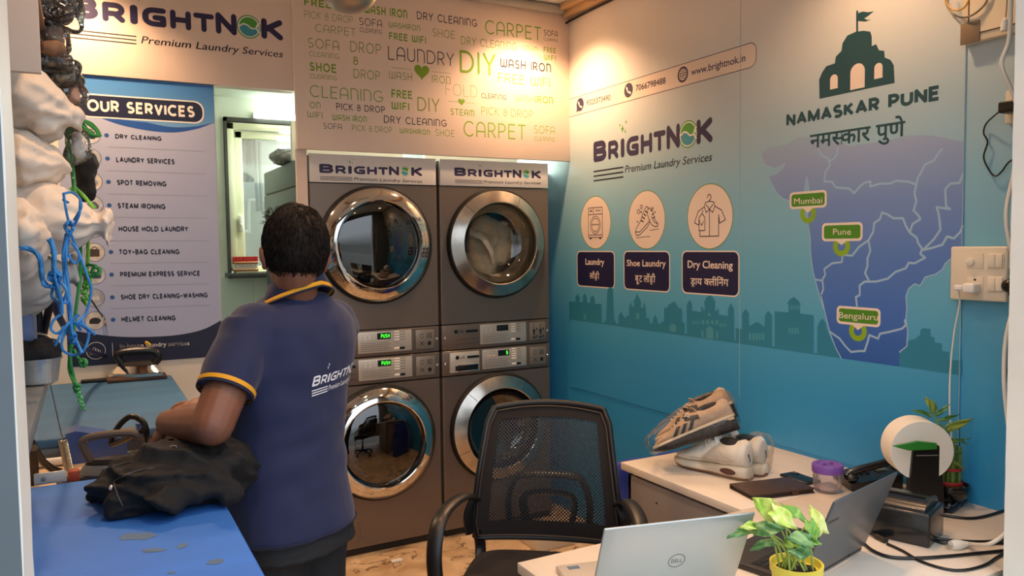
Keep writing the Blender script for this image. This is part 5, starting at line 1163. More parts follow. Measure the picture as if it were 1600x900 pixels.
# bracket, spring and lines at the left
a = oZ(60, 760, TZ); b = oZ(104, 752, TZ)
br = MB().box(a.x-.01, a.y+.012, TZ, b.x, a.y+.016, TZ+.03, .001).box(a.x-.01, a.y+.012, TZ, b.x, a.y+.045, TZ+.002).build('metal_bracket', pm('pale_metal', '#cfcac0', .4, metal=.3), base=(a.x, a.y, TZ)); tag(br, 'pale metal bracket with a bolt at the far edge of the near table', 'bracket')
MB().lathe([(.006, 0), (.006, .004), (.0005, .005)], 6, TM((a.x+.012, a.y+.012, TZ+.015), rx=PI/2)).build('bolt', GREYM, br)
tag(MB().box(b.x+.003, b.y+.02, TZ-.01, b.x+.03, b.y+.05, TZ+.02, .005).build('red_clip', pm('red_rubber', '#a2442c', .5), base=b), 'small red rubber block beside the pale bracket', 'block')
s0, s1 = oD(98, 688, 2.2), oD(108, 735, 2.2); m_ = MB(); pts = []
ax = (s1-s0); u = ax.normalized().orthogonal().normalized(); w = ax.normalized().cross(u)
for k in range(26*10+1): q = k/260; pts.append(s0+ax*q+(u*math.cos(2*PI*26*q)+w*math.sin(2*PI*26*q))*.0105)
m_.tube(pts, .0016, 5); spg = m_.build('balance_spring', BRASS, base=s0); tag(spg, 'coiled zinc balance spring hanging over the bench', 'spring')
MB().tube([oD(34, 408, 2.05), oD(66, 545, 2.12), s0], .0018, 6).build('pull_wire', BRASS, spg)
for pts, r, lab in (([(48, 690, 2.1), (58, 708, 2.15), (70, 724, 2.2), (90, 736, 2.25), (115, 737, 2.3), (140, 735, 2.33)], .010, 'black hose curving down on to the bench beside the spring'), ([(52, 700, 2.05), (53, 740, 2.1), (56, 765, 2.12)], .012, 'short thick black hose end beside the door jamb')):
    tag(MB().tube(spl([oD(*p) for p in pts], 6), r, 10).build('black_hose', BLK), lab, 'hose')
for pts, r, mat, lab in (([(56, 408, 1.95), (58, 450, 1.95), (61, 500, 1.97), (60, 560, 2.0), (58, 600, 2.02)], .0085, BLK, 'left black hose hanging below the laundry bags'), ([(84, 440, 1.95), (78, 475, 1.97), (68, 520, 2.0), (59, 560, 2.03), (54, 600, 2.05)], .0095, BLK, 'right black hose hanging below the laundry bags'),
    ([(74, 405, 1.98), (80, 460, 2.0), (95, 500, 2.1), (115, 530, 2.6), (140, 548, 3.1), (170, 556, 3.4), (205, 549, 3.42), (222, 541, 3.44)], .009, pm('navy_hose', '#1a2350', .5), 'navy hose running from the bags to the small iron on the far table'),
    ([(100, 400, 2.6), (118, 430, 2.9), (150, 480, 3.2), (163, 500, 3.4), (168, 522, 3.45)], .0035, BLK, 'thin black wire leading to the hook behind the small iron')):
    tag(MB().tube(spl([oD(*p) for p in pts], 8), r, 10).build('hanging_hose' if r > .005 else 'black_wire', mat), lab, 'hose' if r > .005 else 'wire')
# small iron on the far table
f0 = oZ(213, 590, FZ); f0.z = FZ; f0.y = 3.685
tag(MB().box(f0.x-.115, f0.y-.05, FZ, f0.x+.115, f0.y+.06, FZ+.016, .005).build('iron_trivet', pm('brown_pad', '#4a3226', .6), base=f0), 'brown pad under the small iron on the far table', 'pad')
iron('small_iron', 'small chrome iron with black handle and yellow tag on the far table', (f0.x, f0.y, FZ+.016), (-1, .1), 1.02, BLK, big=False)
tag(MB().tube(spl([oD(230, 540, 3.42), oD(228, 534, 3.42), oD(236, 539, 3.42)], 4), .004, 6).build('yellow_tape', pm('yellow_tape', '#d8b52a', .5)), 'yellow tape on the small iron handle', 'tape')
tag(MB().tube(spl([oY(163, 497, BY-.001), oY(166, 510, BY-.006), oD(169, 520, 3.5)], 3)+[oD(172, 526, 3.5), oD(182, 527, 3.5), oD(186, 548, 3.5)]+spl([oD(186, 556, 3.5), oD(177, 560, 3.5), oD(174, 572, 3.5), oD(175, 586, 3.5)], 4), .0035, 8).build('wire_hook', CHROME), 'bent chrome wire hook behind the small iron', 'hook')
a = oZ(126, 600, FZ); b = oZ(187, 595, FZ); tag(MB().box(a.x, a.y, FZ, b.x, a.y+.05, FZ+.012, .005).build('phone', BLK, base=(a.x, a.y, FZ)), 'flat black phone lying at the back of the far blue table', 'phone')
# --- black garment on the near table
gm = MB(); rings = []
for x, yb, H, D in ((143, 784, .03, .02), (150, 792, .06, .05), (168, 803, .085, .085), (200, 812, .115, .105), (235, 812, .125, .12), (285, 804, .118, .12), (330, 797, .105, .115), (362, 790, .10, .10), (374, 780, .09, .06)):
    pb_ = oZ(x, yb, TZ); d = Vector((CF.x, CF.y, 0)).normalized(); c = pb_+d*D; rings.append([c-d*(D*math.cos(2*PI*k/28))+UPV*(max(0, (H*.5)+(H*.62)*math.sin(2*PI*k/28)) if True else 0) for k in range(28)])
gm.loft(rings)
gm.ball(tuple(oD(305, 716, 2.08)), (.10, .08, .05), 16); gm.ball(tuple(oD(240, 726, 2.06)), (.07, .06, .04), 16); gm.ball(tuple(oD(360, 720, 2.06)), (.05, .06, .05), 16)
for a_, b_, r_ in (((160, 765, 1.80), (232, 724, 1.90), .030), ((228, 716, 1.96), (330, 712, 2.02), .032), ((178, 790, 1.76), (300, 772, 1.80), .034), ((215, 757, 1.80), (345, 748, 1.86), .026), ((250, 780, 1.75), (360, 762, 1.84), .030), ((200, 735, 1.86), (215, 790, 1.76), .024), ((262, 700, 2.0), (285, 760, 1.84), .022), ((318, 722, 1.94), (352, 782, 1.82), .024)):
    capsule(gm, oD(*a_), oD(*b_), r_, r_*.8)
gs = voxel(gm, .007, 9)
def folds(p, n):
    if p.z < TZ+.006: return 0
    a = p.dot(CR)*5; b = (p.z*.9+p.dot(CF)*.5)*17+p.dot(CR)*4; c = p.dot(CF)*7
    r1 = (1-abs(noise.noise(Vector((a, b, c)))))**5; r2 = (1-abs(noise.noise(Vector((a*2.3+5, b*1.7-a*2, c*2)))))**6
    return .024*r1+.012*r2+.012*noise.noise(Vector((a*1.2, b*.5, c+9)))-.012
displace(gs, folds); gs = voxel(gs, .0055, 1); gs.v = [Vector((p.x, p.y, max(p.z, TZ+.001))) for p in gs.v]
GARM = pm('black_cloth', '#0f0f11', .85, var=.15, bump=.2, bscale=300)
gar = tag(gs.build('black_garment', GARM, base=(.05, 2.0, TZ), sharp=None), 'bunched black jacket with white button under the man\'s hands on the near table', 'garment')
GB = BVHTree.FromPolygons([tuple(p) for p in gs.v], gs.f)
def on_g(x, y, o=.001):
    d = ray(x, y); h = GB.ray_cast(C0, d); return h[0]+h[1]*o if h[0] else oD(x, y, 1.9)
def on_line(a, b, c, n=14): return [on_g((1-t)**2*a[0]+2*t*(1-t)*b[0]+t*t*c[0], (1-t)**2*a[1]+2*t*(1-t)*b[1]+t*t*c[1]) for t in [k/n for k in range(n+1)]]
sm_ = MB(); sm_.tube(on_line((162, 734), (185, 725), (207, 722)), .0012, 5); sm_.tube(on_line((178, 752), (205, 735), (240, 732)), .0012, 5); sm_.tube(on_line((178, 752), (182, 775), (192, 790)), .0012, 5); sm_.build('pocket_seam', pm('seam_grey', '#5a5a5c', .6, var=0), gar)
p = on_g(174, 762); h = GB.ray_cast(C0, ray(174, 762)); m_ = MB(); nn = h[1] if h[0] else Vector((0, 0, 1)); u = nn.orthogonal().normalized(); m_.lathe([(.006, -.001), (.006, .002), (.004, .003), (.0005, .003)], 16, frame(p, u, nn.cross(u), nn)); m_.build('snap_button', WHT, gar)
p = on_g(271, 699); m_ = MB(); m_.tube([p+CR*(.008*math.cos(k*PI/6))+UPV*(.004*math.sin(k*PI/6)) for k in range(12)], .001, 5, closed=True); m_.build('badge', GREYI, gar)

# ================================================================== RACK WITH LAUNDRY BAGS
RZ = 1.28
ea, eb = oZ(68, 590, RZ), oZ(50, 690, RZ); RX = (ea.x+eb.x)/2
rk = thing('storage_rack', 'tall storage rack at the left holding white laundry bags', 'rack', (-.4, 1.7, 0))
MB().box(LX+.005, 1.16, RZ-.03, RX, 2.05, RZ, .003).build('grey_shelf', GREYM, rk)
pe = oY(62, 50, 1.60)
MB().box(LX+.005, 1.585, 1.86, pe.x, 1.60, 2.66, .001).build('end_panel', pm('rack_peach', '#dfc2ad', .55, var=.04), rk)
MB().box(LX+.005, 1.601, 2.0, pe.x-.0, 2.1, 2.02, .001).box(LX+.005, 1.601, 2.62, pe.x, 2.1, 2.64, .001).box(pe.x-.05, 1.601, 2.02, pe.x-.03, 1.64, 2.62).build('upper_shelf', pm('rack_brown', '#8d6a52', .55), rk)
for y in (1.2, 2.0): MB().box(LX+.02, y-.02, 0, LX+.06, y+.02, RZ-.03, .003).box(LX+.02, y-.02, RZ, LX+.06, y+.02, 2.62, .003).build('rack_post', GREYM, rk)
CANV = pm('white_canvas', '#ddcfc0', .85, var=.06, vscale=6, bump=.15, bscale=500); CANG = pm('grey_canvas', '#b5aea6', .85, var=.08, bump=.15, bscale=400)
def bag(name, label, c, hw, hd_, hh, neck, nr, tail, mat, seed, fold=.62):
    """soft drawstring bag: c centre, half sizes, neck point, neck radius, tail point"""
    c = Vector(c); neck = Vector(neck); tail = Vector(tail); m = MB(); rings = []; n = 64; ax0 = (neck-c); 
    st = [(-1.0, .05), (-.97, .4), (-.85, .75), (-.6, .96), (-.2, 1.04), (.15, 1.0), (.42, .86), (.66, .62), (.84, .4), (.94, .24)]
    left = c-(neck-c).normalized()*hw
    for s, k in st:
        p = c.lerp(neck, s) if s > 0 else c.lerp(left, -s)
        rings.append((p, k, s))
    out = []
    for p, k, s in rings:
        rr = []
        for i in range(n):
            q = 2*PI*i/n; g = max(0, s-.1)**1.2
            w = 1+g*.22*math.sin(q*11+seed+2*noise.noise(Vector((math.cos(q)*2, math.sin(q)*2, seed))))+.07*noise.noise(Vector((math.cos(q)*1.6, math.sin(q)*1.6, s*2.2+seed)))*2
            rr.append(p+Vector((.0, hd_*k*w*math.cos(q), hh*k*w*math.sin(q))))
        out.append(rr)
    tdir = (tail-neck)
    for s, r in ((.0, nr), (.25, nr*1.15), (.6, nr*1.7), (1.0, nr*1.5), (1.02, nr*.4)):
        p = neck+tdir*s; t = tdir.normalized(); u = t.orthogonal().normalized(); w_ = t.cross(u); rr = []
        for i in range(n):
            q = 2*PI*i/n; rr.append((q, p+(Vector((0, math.cos(q), math.sin(q)))*.7+.3*(u*math.cos(q)+w_*math.sin(q)))*r*(1+.18*math.sin(q*7+seed*2))))
        out.append([v for _, v in rr])
    m.loft(out)
    m2 = MB(); m2.v, m2.f, m2.m = m.v, m.f, m.m
    s_ = voxel(m2, .006, 3)
    displace(s_, lambda p, nn: fold*(.006+.012*noise.noise(Vector((p.x*9+seed, p.y*9, p.z*18)))-.020*abs(noise.noise(Vector((p.x*9+seed*3, p.y*9, p.z*26+p.x*10))))-.010*abs(noise.noise(Vector((p.x*20+seed, p.y*20, p.z*44-p.x*24))))+.002*noise.noise(p*60)))
    return tag(s_.build(name, mat, base=(c.x, c.y, c.z-hh), sharp=None), label, 'laundry bag')
ZB_ = 1.62
bag('laundry_bag', 'topmost white laundry bag of the stack, under the plastic packets', oD(30, 158, ZB_), .17, .16, .085, oD(113, 180, ZB_), .017, oD(129, 190, ZB_), CANV, 1.0)
bag('laundry_bag', 'second white laundry bag from the top of the stack, tied with dark green cord', oD(30, 256, ZB_), .17, .16, .072, oD(106, 258, ZB_), .018, oD(114, 274, ZB_), CANV, 2.3)
bag('laundry_bag', 'third white laundry bag in the stack with its pointed corner sticking out right', oD(60, 340, ZB_+.02), .20, .16, .078, oD(158, 352, ZB_+.02), .028, oD(174, 357, ZB_+.02), CANV, 4.1)
bag('laundry_bag', 'white laundry bag low in front of the stack, tied with blue cord', oD(32, 372, ZB_-.1), .16, .12, .08, oD(76, 372, ZB_-.12), .016, oD(84, 380, ZB_-.12), CANV, 6.2)
bag('laundry_bag', 'greyish laundry bag at the bottom of the stack above the blue box', oD(52, 445, ZB_+.06), .2, .16, .062, oD(112, 428, ZB_+.06), .025, oD(124, 424, ZB_+.06), CANG, 8.0)
a = oD(30, 530, 1.72); tag(MB().box(-.5, 1.88, RZ+.001, oD(58, 505, 1.76).x, 2.04, 1.425, .004).box(-.5, 1.878, 1.37, oD(58, 505, 1.76).x+.001, 1.882, 1.40, .001).build('blue_box', pm('blue_box', '#51658f', .5, var=.1), base=(-.3, 1.9, RZ)), 'blue cardboard box under the greyish laundry bag', 'box')
# tub with black cloth and wire handle
tc_ = oD(50, 600, 1.55); tcz = RZ; cc = oZ(58, 600, RZ)
tb_ = MB().lathe([(.03, 0), (.038, .004), (.045, .05), (.047, .055), (.044, .05), (.037, .006)], 28, TM(cc)).build('clear_tub', clear_mat('tub_plastic', (.8, .86, .84), .6, .08, .1, milky=.25), base=cc); tag(tb_, 'clear plastic tub with wire handle on the grey shelf', 'tub')
MB().tube([cc+Vector((.046*math.cos(q), .0, .05+.055*math.sin(q))) for q in [PI*k/14 for k in range(15)]], .0022, 6).build('wire_handle', BRASS, tb_)
m_ = MB(); m_.ball(tuple(cc+Vector((0, 0, .065))), (.05, .045, .028), 16); m_ = voxel(m_, .004, 2); displace(m_, lambda p, n: .010*noise.noise(p*40)); tag(m_.build('black_cloth', GARM, base=cc+Vector((0, 0, .05)), sharp=None), 'black cloth stuffed in the clear tub', 'cloth')
# packets on the upper shelf
PLAST = clear_mat('clear_film', (.95, .95, .95), .9, .06, .1, wrinkle=.9, wscale=45)
def packet(name, label, px0, py0, px1, py1, zc, depth, mat, film, seed):
    c = oD((px0+px1)/2, (py0+py1)/2, zc); hw = (px1-px0)/2*zc/FPX; hh = (py1-py0)/2*zc/FPX; m = MB()
    m.box(c.x-hw, c.y-depth, c.z-hh, c.x+hw, c.y+depth, c.z+hh, min(hw, hh)*.8, 5); s_ = voxel(m, .005, 3); displace(s_, lambda p, n: .010*noise.noise(p*22+Vector((seed, 0, 0)))+.005*noise.noise(p*50))
    o = tag(s_.build(name, mat, base=(c.x, c.y, c.z-hh), sharp=None), label, 'packet')
    if film:
        m2 = MB(); m2.box(c.x-hw-.012, c.y-depth-.008, c.z-hh-.01, c.x+hw+.014, c.y+depth, c.z+hh+.008, .02, 3); s2 = voxel(m2, .006, 2); displace(s2, lambda p, n: .012*noise.noise(p*30+Vector((0, seed, 0)))); s2.build('plastic_film', PLAST, o, sharp=60)
    return o
packet('wrapped_packet', 'dark packet wrapped in clear film at the top of the rack', 68, -30, 112, 34, 1.62, .06, pm('dark_cloth', '#2b2522', .7, var=.4, vscale=20), True, 1)
packet('wrapped_packet', 'crumpled empty clear film below the dark packet on the rack', 72, 44, 94, 76, 1.64, .04, pm('tan_cloth', '#a08068', .7, var=.3, vscale=20), True, 2)
packet('brown_pouch', 'brown pouch on the rack above the black packet', 64, 70, 96, 92, 1.60, .05, pm('brown_cloth', '#7d5c45', .7, var=.2), False, 3)
packet('wrapped_packet', 'black folded packet lying on the topmost laundry bag', 62, 92, 102, 112, 1.64, .06, pm('black_film', '#141213', .3, var=.4), True, 4)
packet('wrapped_packet', 'khaki packet in clear film behind the topmost laundry bag', 86, 108, 116, 132, 1.68, .05, pm('khaki_cloth', '#8a7a5c', .7, var=.3), True, 5)
packet('wrapped_packet', 'small pink and clear packet sticking out beside the poster top', 108, 134, 121, 165, 1.68, .03, pm('pink_cloth', '#b58f7d', .7, var=.3), True, 6)
packet('black_bag', 'black bag hanging beside the second laundry bag in front of the poster', 120, 238, 146, 312, 1.80, .05, GARM, False, 7)
packet('clear_bag', 'small clear bag tied at the neck of the second laundry bag', 112, 205, 130, 250, 1.66, .02, pm('pale_film', '#c8c4bd', .5, var=.2), True, 8)
# cords
ROPEB = pm('blue_cord', '#2f86cf', .55, var=.12, vscale=60, bump=.3, bscale=500); ROPEG = pm('green_cord', '#2e8a42', .55, var=.12, vscale=60, bump=.3, bscale=500); ROPEL = pm('lime_cord', '#7ec651', .55, var=.12, vscale=60, bump=.3, bscale=500)
def cord(name, label, strands, mat, r=.0032, zc=1.58, n=1, jit=1.5, seed=1):
    rnd = random.Random(seed); m = MB()
    for st in strands:
        cnt = n
        pts = st
        if isinstance(st, tuple): pts, cnt = st
        for k in range(cnt):
            m.tube(spl([oD(x+rnd.uniform(-jit, jit)*(1 if cnt > 1 else .3), y+rnd.uniform(-jit, jit)*.6, zc+rnd.uniform(-.012, .012)) for x, y in pts], 6), r, 7)
    o = m.build(name, mat); lo = min(m.v, key=lambda p: p.z)
    return tag(o, label, 'cord')
def knot(x, y, w, h, n, seed):
    rnd = random.Random(seed); return [[(x+w*math.cos(a+k*1.9)*rnd.uniform(.6, 1), y+h*math.sin(a+k*1.9)*rnd.uniform(.6, 1)) for a in [2*PI*i/7 for i in range(8)]] for k in range(n)]
cord('blue_drawstring', 'thick bundle of blue cord curving from the lowest bag to a big knot', [([(34, 387), (50, 390), (62, 402), (66, 430), (70, 445), (82, 448)], 9), ([(78, 374), (84, 395), (86, 420), (90, 440)], 8)]+knot(86, 432, 10, 11, 6, 3)+[([(90, 440), (94, 470), (96, 490)], 4), [(84, 445), (80, 462), (96, 472), (104, 455), (92, 440)], [(86, 444), (92, 468), (106, 470), (102, 446)], [(96, 490), (84, 500), (80, 512), (90, 522), (100, 514), (112, 502), (124, 492)], [(100, 512), (92, 528), (86, 538)], [(98, 515), (89, 533), (84, 534)]], ROPEB, .0025, 1.40, 1, 3.6, 2)
cord('blue_drawstring', 'long blue cord hanging in loops with a knot beside the green cords', [[(100, 305), (104, 330), (108, 352)], [(126, 312), (124, 338), (112, 356)], [(98, 304), (112, 300), (124, 312), (126, 325), (116, 345)], [(98, 312), (106, 316)]]+knot(108, 355, 8, 9, 5, 5)+[([(106, 364), (101, 400), (104, 440), (108, 480), (112, 530)], 9), [(110, 362), (124, 400), (136, 430), (142, 455), (134, 490), (120, 505), (126, 515)], [(112, 380), (122, 395), (124, 408), (114, 410), (106, 396)], [(112, 500), (130, 508), (148, 522)], [(112, 502), (132, 512), (148, 524)], [(112, 500), (98, 530), (100, 550), (118, 556), (132, 545), (138, 520), (126, 500)], ([(110, 520), (120, 535), (128, 552)], 3)]+knot(114, 528, 6, 9, 4, 8), ROPEB, .0024, 1.45, 1, 3.0, 4)
cord('green_drawstring', 'dark green cord hanging straight down with small knots in front of the poster', [([(108, 196), (106, 220), (110, 245), (114, 270), (116, 300)], 3), [(106, 200), (104, 225), (112, 240), (114, 215), (108, 198)], [(108, 215), (104, 240), (114, 250), (116, 225), (109, 212)], ([(126, 380), (124, 430), (118, 480), (112, 540)], 2), ([(110, 540), (112, 570), (118, 600)], 2), [(112, 540), (108, 575), (116, 600)]]+knot(130, 567, 6, 6, 5, 7)+[[(116, 545), (122, 560), (130, 566)]]+knot(120, 605, 5, 5, 4, 6), ROPEG, .0031, 1.66, 1, 1.8, 6)
cord('green_drawstring', 'loop of dark green cord sticking out beside the poster heading', [[(126, 186), (140, 196), (152, 208), (146, 214), (132, 202), (124, 190)], [(126, 186), (144, 194), (156, 210), (142, 210), (128, 196)], [(126, 188), (136, 202), (150, 213), (158, 211)]]+knot(150, 424, 7, 8, 4, 4)+[[(126, 424), (136, 414), (150, 416)], [(130, 428), (142, 432), (152, 428)]], ROPEG, .0031, 1.68, 1, 1, 9)
def fray(x0, y0, x1, y1, n, w, seed):
    rnd = random.Random(seed); return [[(x0+(x1-x0)*t+w*math.sin(t*26+k), y0+(y1-y0)*t+w*.5*math.cos(t*31+k)) for t in [i/16 for i in range(17)]] for k in range(n)]
cord('lime_drawstring', 'bright lime green cord with curly frayed end in front of the photo circles', [([(116, 290), (130, 305), (148, 325)], 4), ([(112, 290), (124, 315), (134, 345), (137, 390), (134, 425)], 2), [(110, 292), (128, 330), (138, 360), (139, 400), (136, 425)]]+knot(132, 428, 6, 6, 3, 2)+fray(132, 425, 132, 475, 3, 4.5, 3)+fray(136, 425, 140, 450, 2, 4, 5), ROPEL, .0027, 1.70, 1, 2, 3)
cord('green_cord_end', 'thin frayed green cord end hanging over the far blue table', fray(118, 605, 131, 640, 3, 4, 4)+[[(118, 604), (122, 620), (127, 640)]], pm('pale_green_cord', '#5fb870', .6), .0012, 1.66, 1, 1, 8)
# ================================================================== OFFICE CHAIR
def mesh_cloth():
    m = bpy.data.materials.new('black_mesh'); m.use_nodes = True; nt = m.node_tree; n = nt.nodes; l = nt.links; b = n['Principled BSDF']
    b.inputs['Base Color'].default_value = (.012, .012, .013, 1); b.inputs['Roughness'].default_value = .6
    t = n.new('ShaderNodeTexCoord'); mp = n.new('ShaderNodeMapping'); mp.inputs['Scale'].default_value = (260, 1, 260); l.new(t.outputs['Object'], mp.inputs[0])
    s = n.new('ShaderNodeSeparateXYZ'); l.new(mp.outputs[0], s.inputs[0])
    def M(op, a, b_=None):
        q = n.new('ShaderNodeMath'); q.operation = op
        for i, v in enumerate((a, b_)):
            if v is None: continue
            if isinstance(v, (int, float)): q.inputs[i].default_value = v
            else: l.new(v, q.inputs[i])
        return q.outputs[0]
    a = M('SINE', M('ADD', s.outputs[0], s.outputs[2])); c = M('SINE', M('SUBTRACT', s.outputs[0], s.outputs[2]))
    h = M('GREATER_THAN', M('MULTIPLY', M('ABSOLUTE', a), M('ABSOLUTE', c)), .56)
    tr = n.new('ShaderNodeBsdfTransparent'); mx = n.new('ShaderNodeMixShader'); l.new(h, mx.inputs[0]); l.new(b.outputs[0], mx.inputs[1]); l.new(tr.outputs[0], mx.inputs[2]); l.new(mx.outputs[0], n['Material Output'].inputs[0])
    return m
MESHM = mesh_cloth(); CBLK = pm('chair_black', '#151414', .38, bump=.03, bscale=300); CFAB = pm('chair_seat_fabric', '#1c1614', .85, bump=.25, bscale=700)
CA = math.radians(-37.6); CY = Vector((math.sin(-CA), math.cos(CA), 0)); CX_ = Vector((math.cos(CA), math.sin(CA), 0))
bc = oD(856, 846, 2.73); croot = bc-CY*.235; croot.z = 0
ch = thing('office_chair', 'black mesh-back office chair with loop arms behind the desk', 'chair', croot, CA)
ZBOT = bc.z; HB = .455
def CP(mb, n, m, par=ch, **k): return mb.build(n, m, par, world=False, **k)
def back(u, v, off=0):   # u -1..1, v 0..1
    hw = .262-.055*v; x = u*hw; z = ZBOT+.015+HB*v-.02*u*u*(v > .5)*(v-.5)*2
    y = .235+.07*v*v+.02*v-.045*(1-u*u)*0+.05*(u*u)*-.6+.03*math.sin(v*PI)*-.6+off
    return Vector((x, y, z))
path = [back(-1, v/10) for v in range(1, 10)]+[back(-.93, 1), ]+[back(u/8, 1) for u in range(-7, 8)]+[back(.93, 1)]+[back(1, v/10) for v in range(9, 0, -1)]+[back(.95, 0)]+[back(-u/8, 0) for u in range(-7, 8)]+[back(-.95, 0)]
CP(MB().tube(path, (.0135, .011), 12, closed=True), 'back_frame', CBLK)
CP(MB().tube([p+Vector((p.x*-.045, -.012, (ZBOT+.24-p.z)*.04)) for p in path], .0035, 6, closed=True), 'piping', pm('piping_brown', '#3a2f29', .6))
CP(MB().grid(lambda a, b: back(a*2-1, b), 24, 20), 'mesh_back', MESHM, sharp=None)
bd = MB()
for u0, u1, v0, v1 in ((-1, -.8, 0, 1), (.8, 1, 0, 1), (-1, 1, .9, 1), (-1, 1, 0, .13)): bd.grid(lambda a, b: back(u0+(u1-u0)*a, v0+(v1-v0)*b, -.004), 10, 10)
CP(bd, 'mesh_border', CFAB, sharp=None)
lb = MB()
pl = [back(-.55, .08, .05), back(-.58, .25, .05), back(-.5, .42, .04), back(-.3, .46, .035), back(.3, .46, .035), back(.5, .42, .04), back(.58, .25, .05), back(.55, .08, .05)]
lb.tube(spl(pl, 4), (.03, .012), 10, flat=(0, 1, 0)); lb.tube(spl([back(-.3, .06, .05), back(-.33, .3, .045), back(.33, .3, .045), back(.3, .06, .05)], 5), (.018, .01), 10); lb.box(-.17, .29, ZBOT+.02, .17, .31, ZBOT+.05, .006)
CP(lb, 'lumbar_support', CBLK)
SZ = .47
st = MB(); rings = []
for z, k in ((SZ-.045, .93), (SZ-.02, 1.0), (SZ+.012, 1.0), (SZ+.03, .95), (SZ+.036, .8)):
    rings.append([Vector((.245*k*math.copysign(abs(math.cos(q))**.5, math.cos(q)), -.03+.245*k*math.copysign(abs(math.sin(q))**.5, math.sin(q)), z+(.012*(math.cos(q)**2) if z > SZ else 0))) for q in [2*PI*i/48 for i in range(48)]])
st.loft(rings); CP(st, 'seat', CFAB, sharp=None)
CP(MB().box(-.2, -.22, SZ-.06, .2, .2, SZ-.045, .004), 'seat_pan', CBLK)
br_ = MB()
for s in (-1, 1): br_.tube(spl([back(.93*s, .06), Vector((.235*s, .215, ZBOT-.03)), Vector((.225*s, .15, SZ-.03)), Vector((.2*s, .02, SZ-.055))], 6), (.022, .01), 10)
CP(br_, 'back_bracket', CBLK)
for s in (-1, 1):
    pts = [back(1.0*s, .30), back(1.02*s, .335, -.02)+Vector((.012*s, 0, 0)), Vector((.285*s, .14, ZBOT+.175)), Vector((.31*s, .05, ZBOT+.168)), Vector((.322*s, -.03, ZBOT+.14)), Vector((.325*s, -.075, ZBOT+.06)), Vector((.318*s, -.075, ZBOT-.04)), Vector((.30*s, -.05, ZBOT-.12)), Vector((.25*s, -.02, SZ-.05)), Vector((.18*s, -.01, SZ-.056))]
    CP(MB().tube(spl(pts, 6), (.026, .010), 12, flat=(.9*s, 0, .45)), 'armrest', CBLK)
    CP(MB().tube(spl([back(1.0*s, .33), back(1.0*s, .2)+Vector((.018*s, -.02, -.0)), back(1.0*s, .04)+Vector((.006*s, -.01, 0))], 6), (.02, .009), 10), 'arm_brace', CBLK)
CP(MB().lathe([(.028, .09), (.028, .24), (.018, .24), (.018, SZ-.06)], 20), 'gas_lift', CBLK)
for k in range(5):
    q = 2*PI*k/5+.3; d = Vector((math.cos(q), math.sin(q), 0)); CP(MB().tube([d*.02+Vector((0, 0, .105)), d*.15+Vector((0, 0, .095)), d*.29+Vector((0, 0, .075))], [(.026, .02), (.022, .017), (.014, .012)], 10), 'base_leg', CBLK)
    w = d.cross(UPV); m = MB()
    for s in (-1, 1): m.lathe([(.0, -.009), (.022, -.009), (.026, -.004), (.026, .004), (.022, .009), (0, .009)], 18, frame(d*.285+w*.014*s+Vector((0, 0, .026)), d, UPV, w), cap=False)
    m.tube([d*.285+Vector((0, 0, .03)), d*.285+Vector((0, 0, .075))], .007, 8); CP(m, 'caster', BLK)

# ================================================================== DESKS
DZ = .725
DTOP = pm('desk_laminate', '#e2d3c0', .38, var=.05, vscale=5, stretch=(3, 1, 1)); DSIDE = pm('desk_taupe', '#8d8178', .5, var=.03); DWHITE = pm('desk_white', '#e8e6e2', .4)
SDX0, SDY1, DY0, DX0, DYM = 1.757, 2.389, 1.109, .961, 1.763
sd_ = thing('side_desk', 'long desk along the mural wall carrying shoes, printer and phone', 'desk', (2.1, 2.0, 0))
MB().box(SDX0, DYM+.001, DZ-.028, WX-.001, SDY1, DZ, .002).build('desk_top', DTOP, sd_)
MB().box(SDX0+.012, DYM+.02, .0, SDX0+.03, SDY1-.03, DZ-.04, .001).box(SDX0+.012, SDY1-.048, 0, WX-.01, SDY1-.03, DZ-.04, .001).build('side_panel', DSIDE, sd_)
MB().box(SDX0+.03, DYM+.02, DZ-.04, WX-.02, SDY1-.05, DZ-.0285).build('shadow_strip', pm('painted_shadow', '#2a2421', .6), sd_)  # dark strip painted in for the shadow line under the desk top
sc_ = MB()
for x, y in ((876, 0),): pass
for px, py in ((1026, 786), (1120, 792)): 
    p = oX(px, py, SDX0+.0115); sc_.lathe([(.004, 0), (.004, .001), (.0005, .0012)], 12, frame(p, (0, 1, 0), (0, 0, -1), (-1, 0, 0)))
sc_.build('cam_screw', BLK, sd_)
fd = thing('front_desk', 'front desk with the two laptops and potted plant', 'desk', (1.6, 1.4, 0))
MB().box(DX0, DY0, DZ-.028, WX-.001, DYM-.001, DZ, .002).build('desk_top', DTOP, fd)
MB().box(DX0+.002, DY0+.03, 0, DX0+.022, DYM-.03, DZ-.0285, .001).box(WX-.03, DY0+.03, 0, WX-.01, DYM-.03, DZ-.0285, .001).build('side_panel', DWHITE, fd)
MB().box(DX0+.03, DY0+.03, .25, WX-.03, DY0+.048, DZ-.0285, .001).build('modesty_panel', DWHITE, fd)
def text_on(board, mb, s, u0, v0, u1, h, d=.0004, **k): board.fit(mb, bfont(s, k.get('bold', 0), k.get('it', 0)), u0, v0, u1, h, d, caph=BCAP)
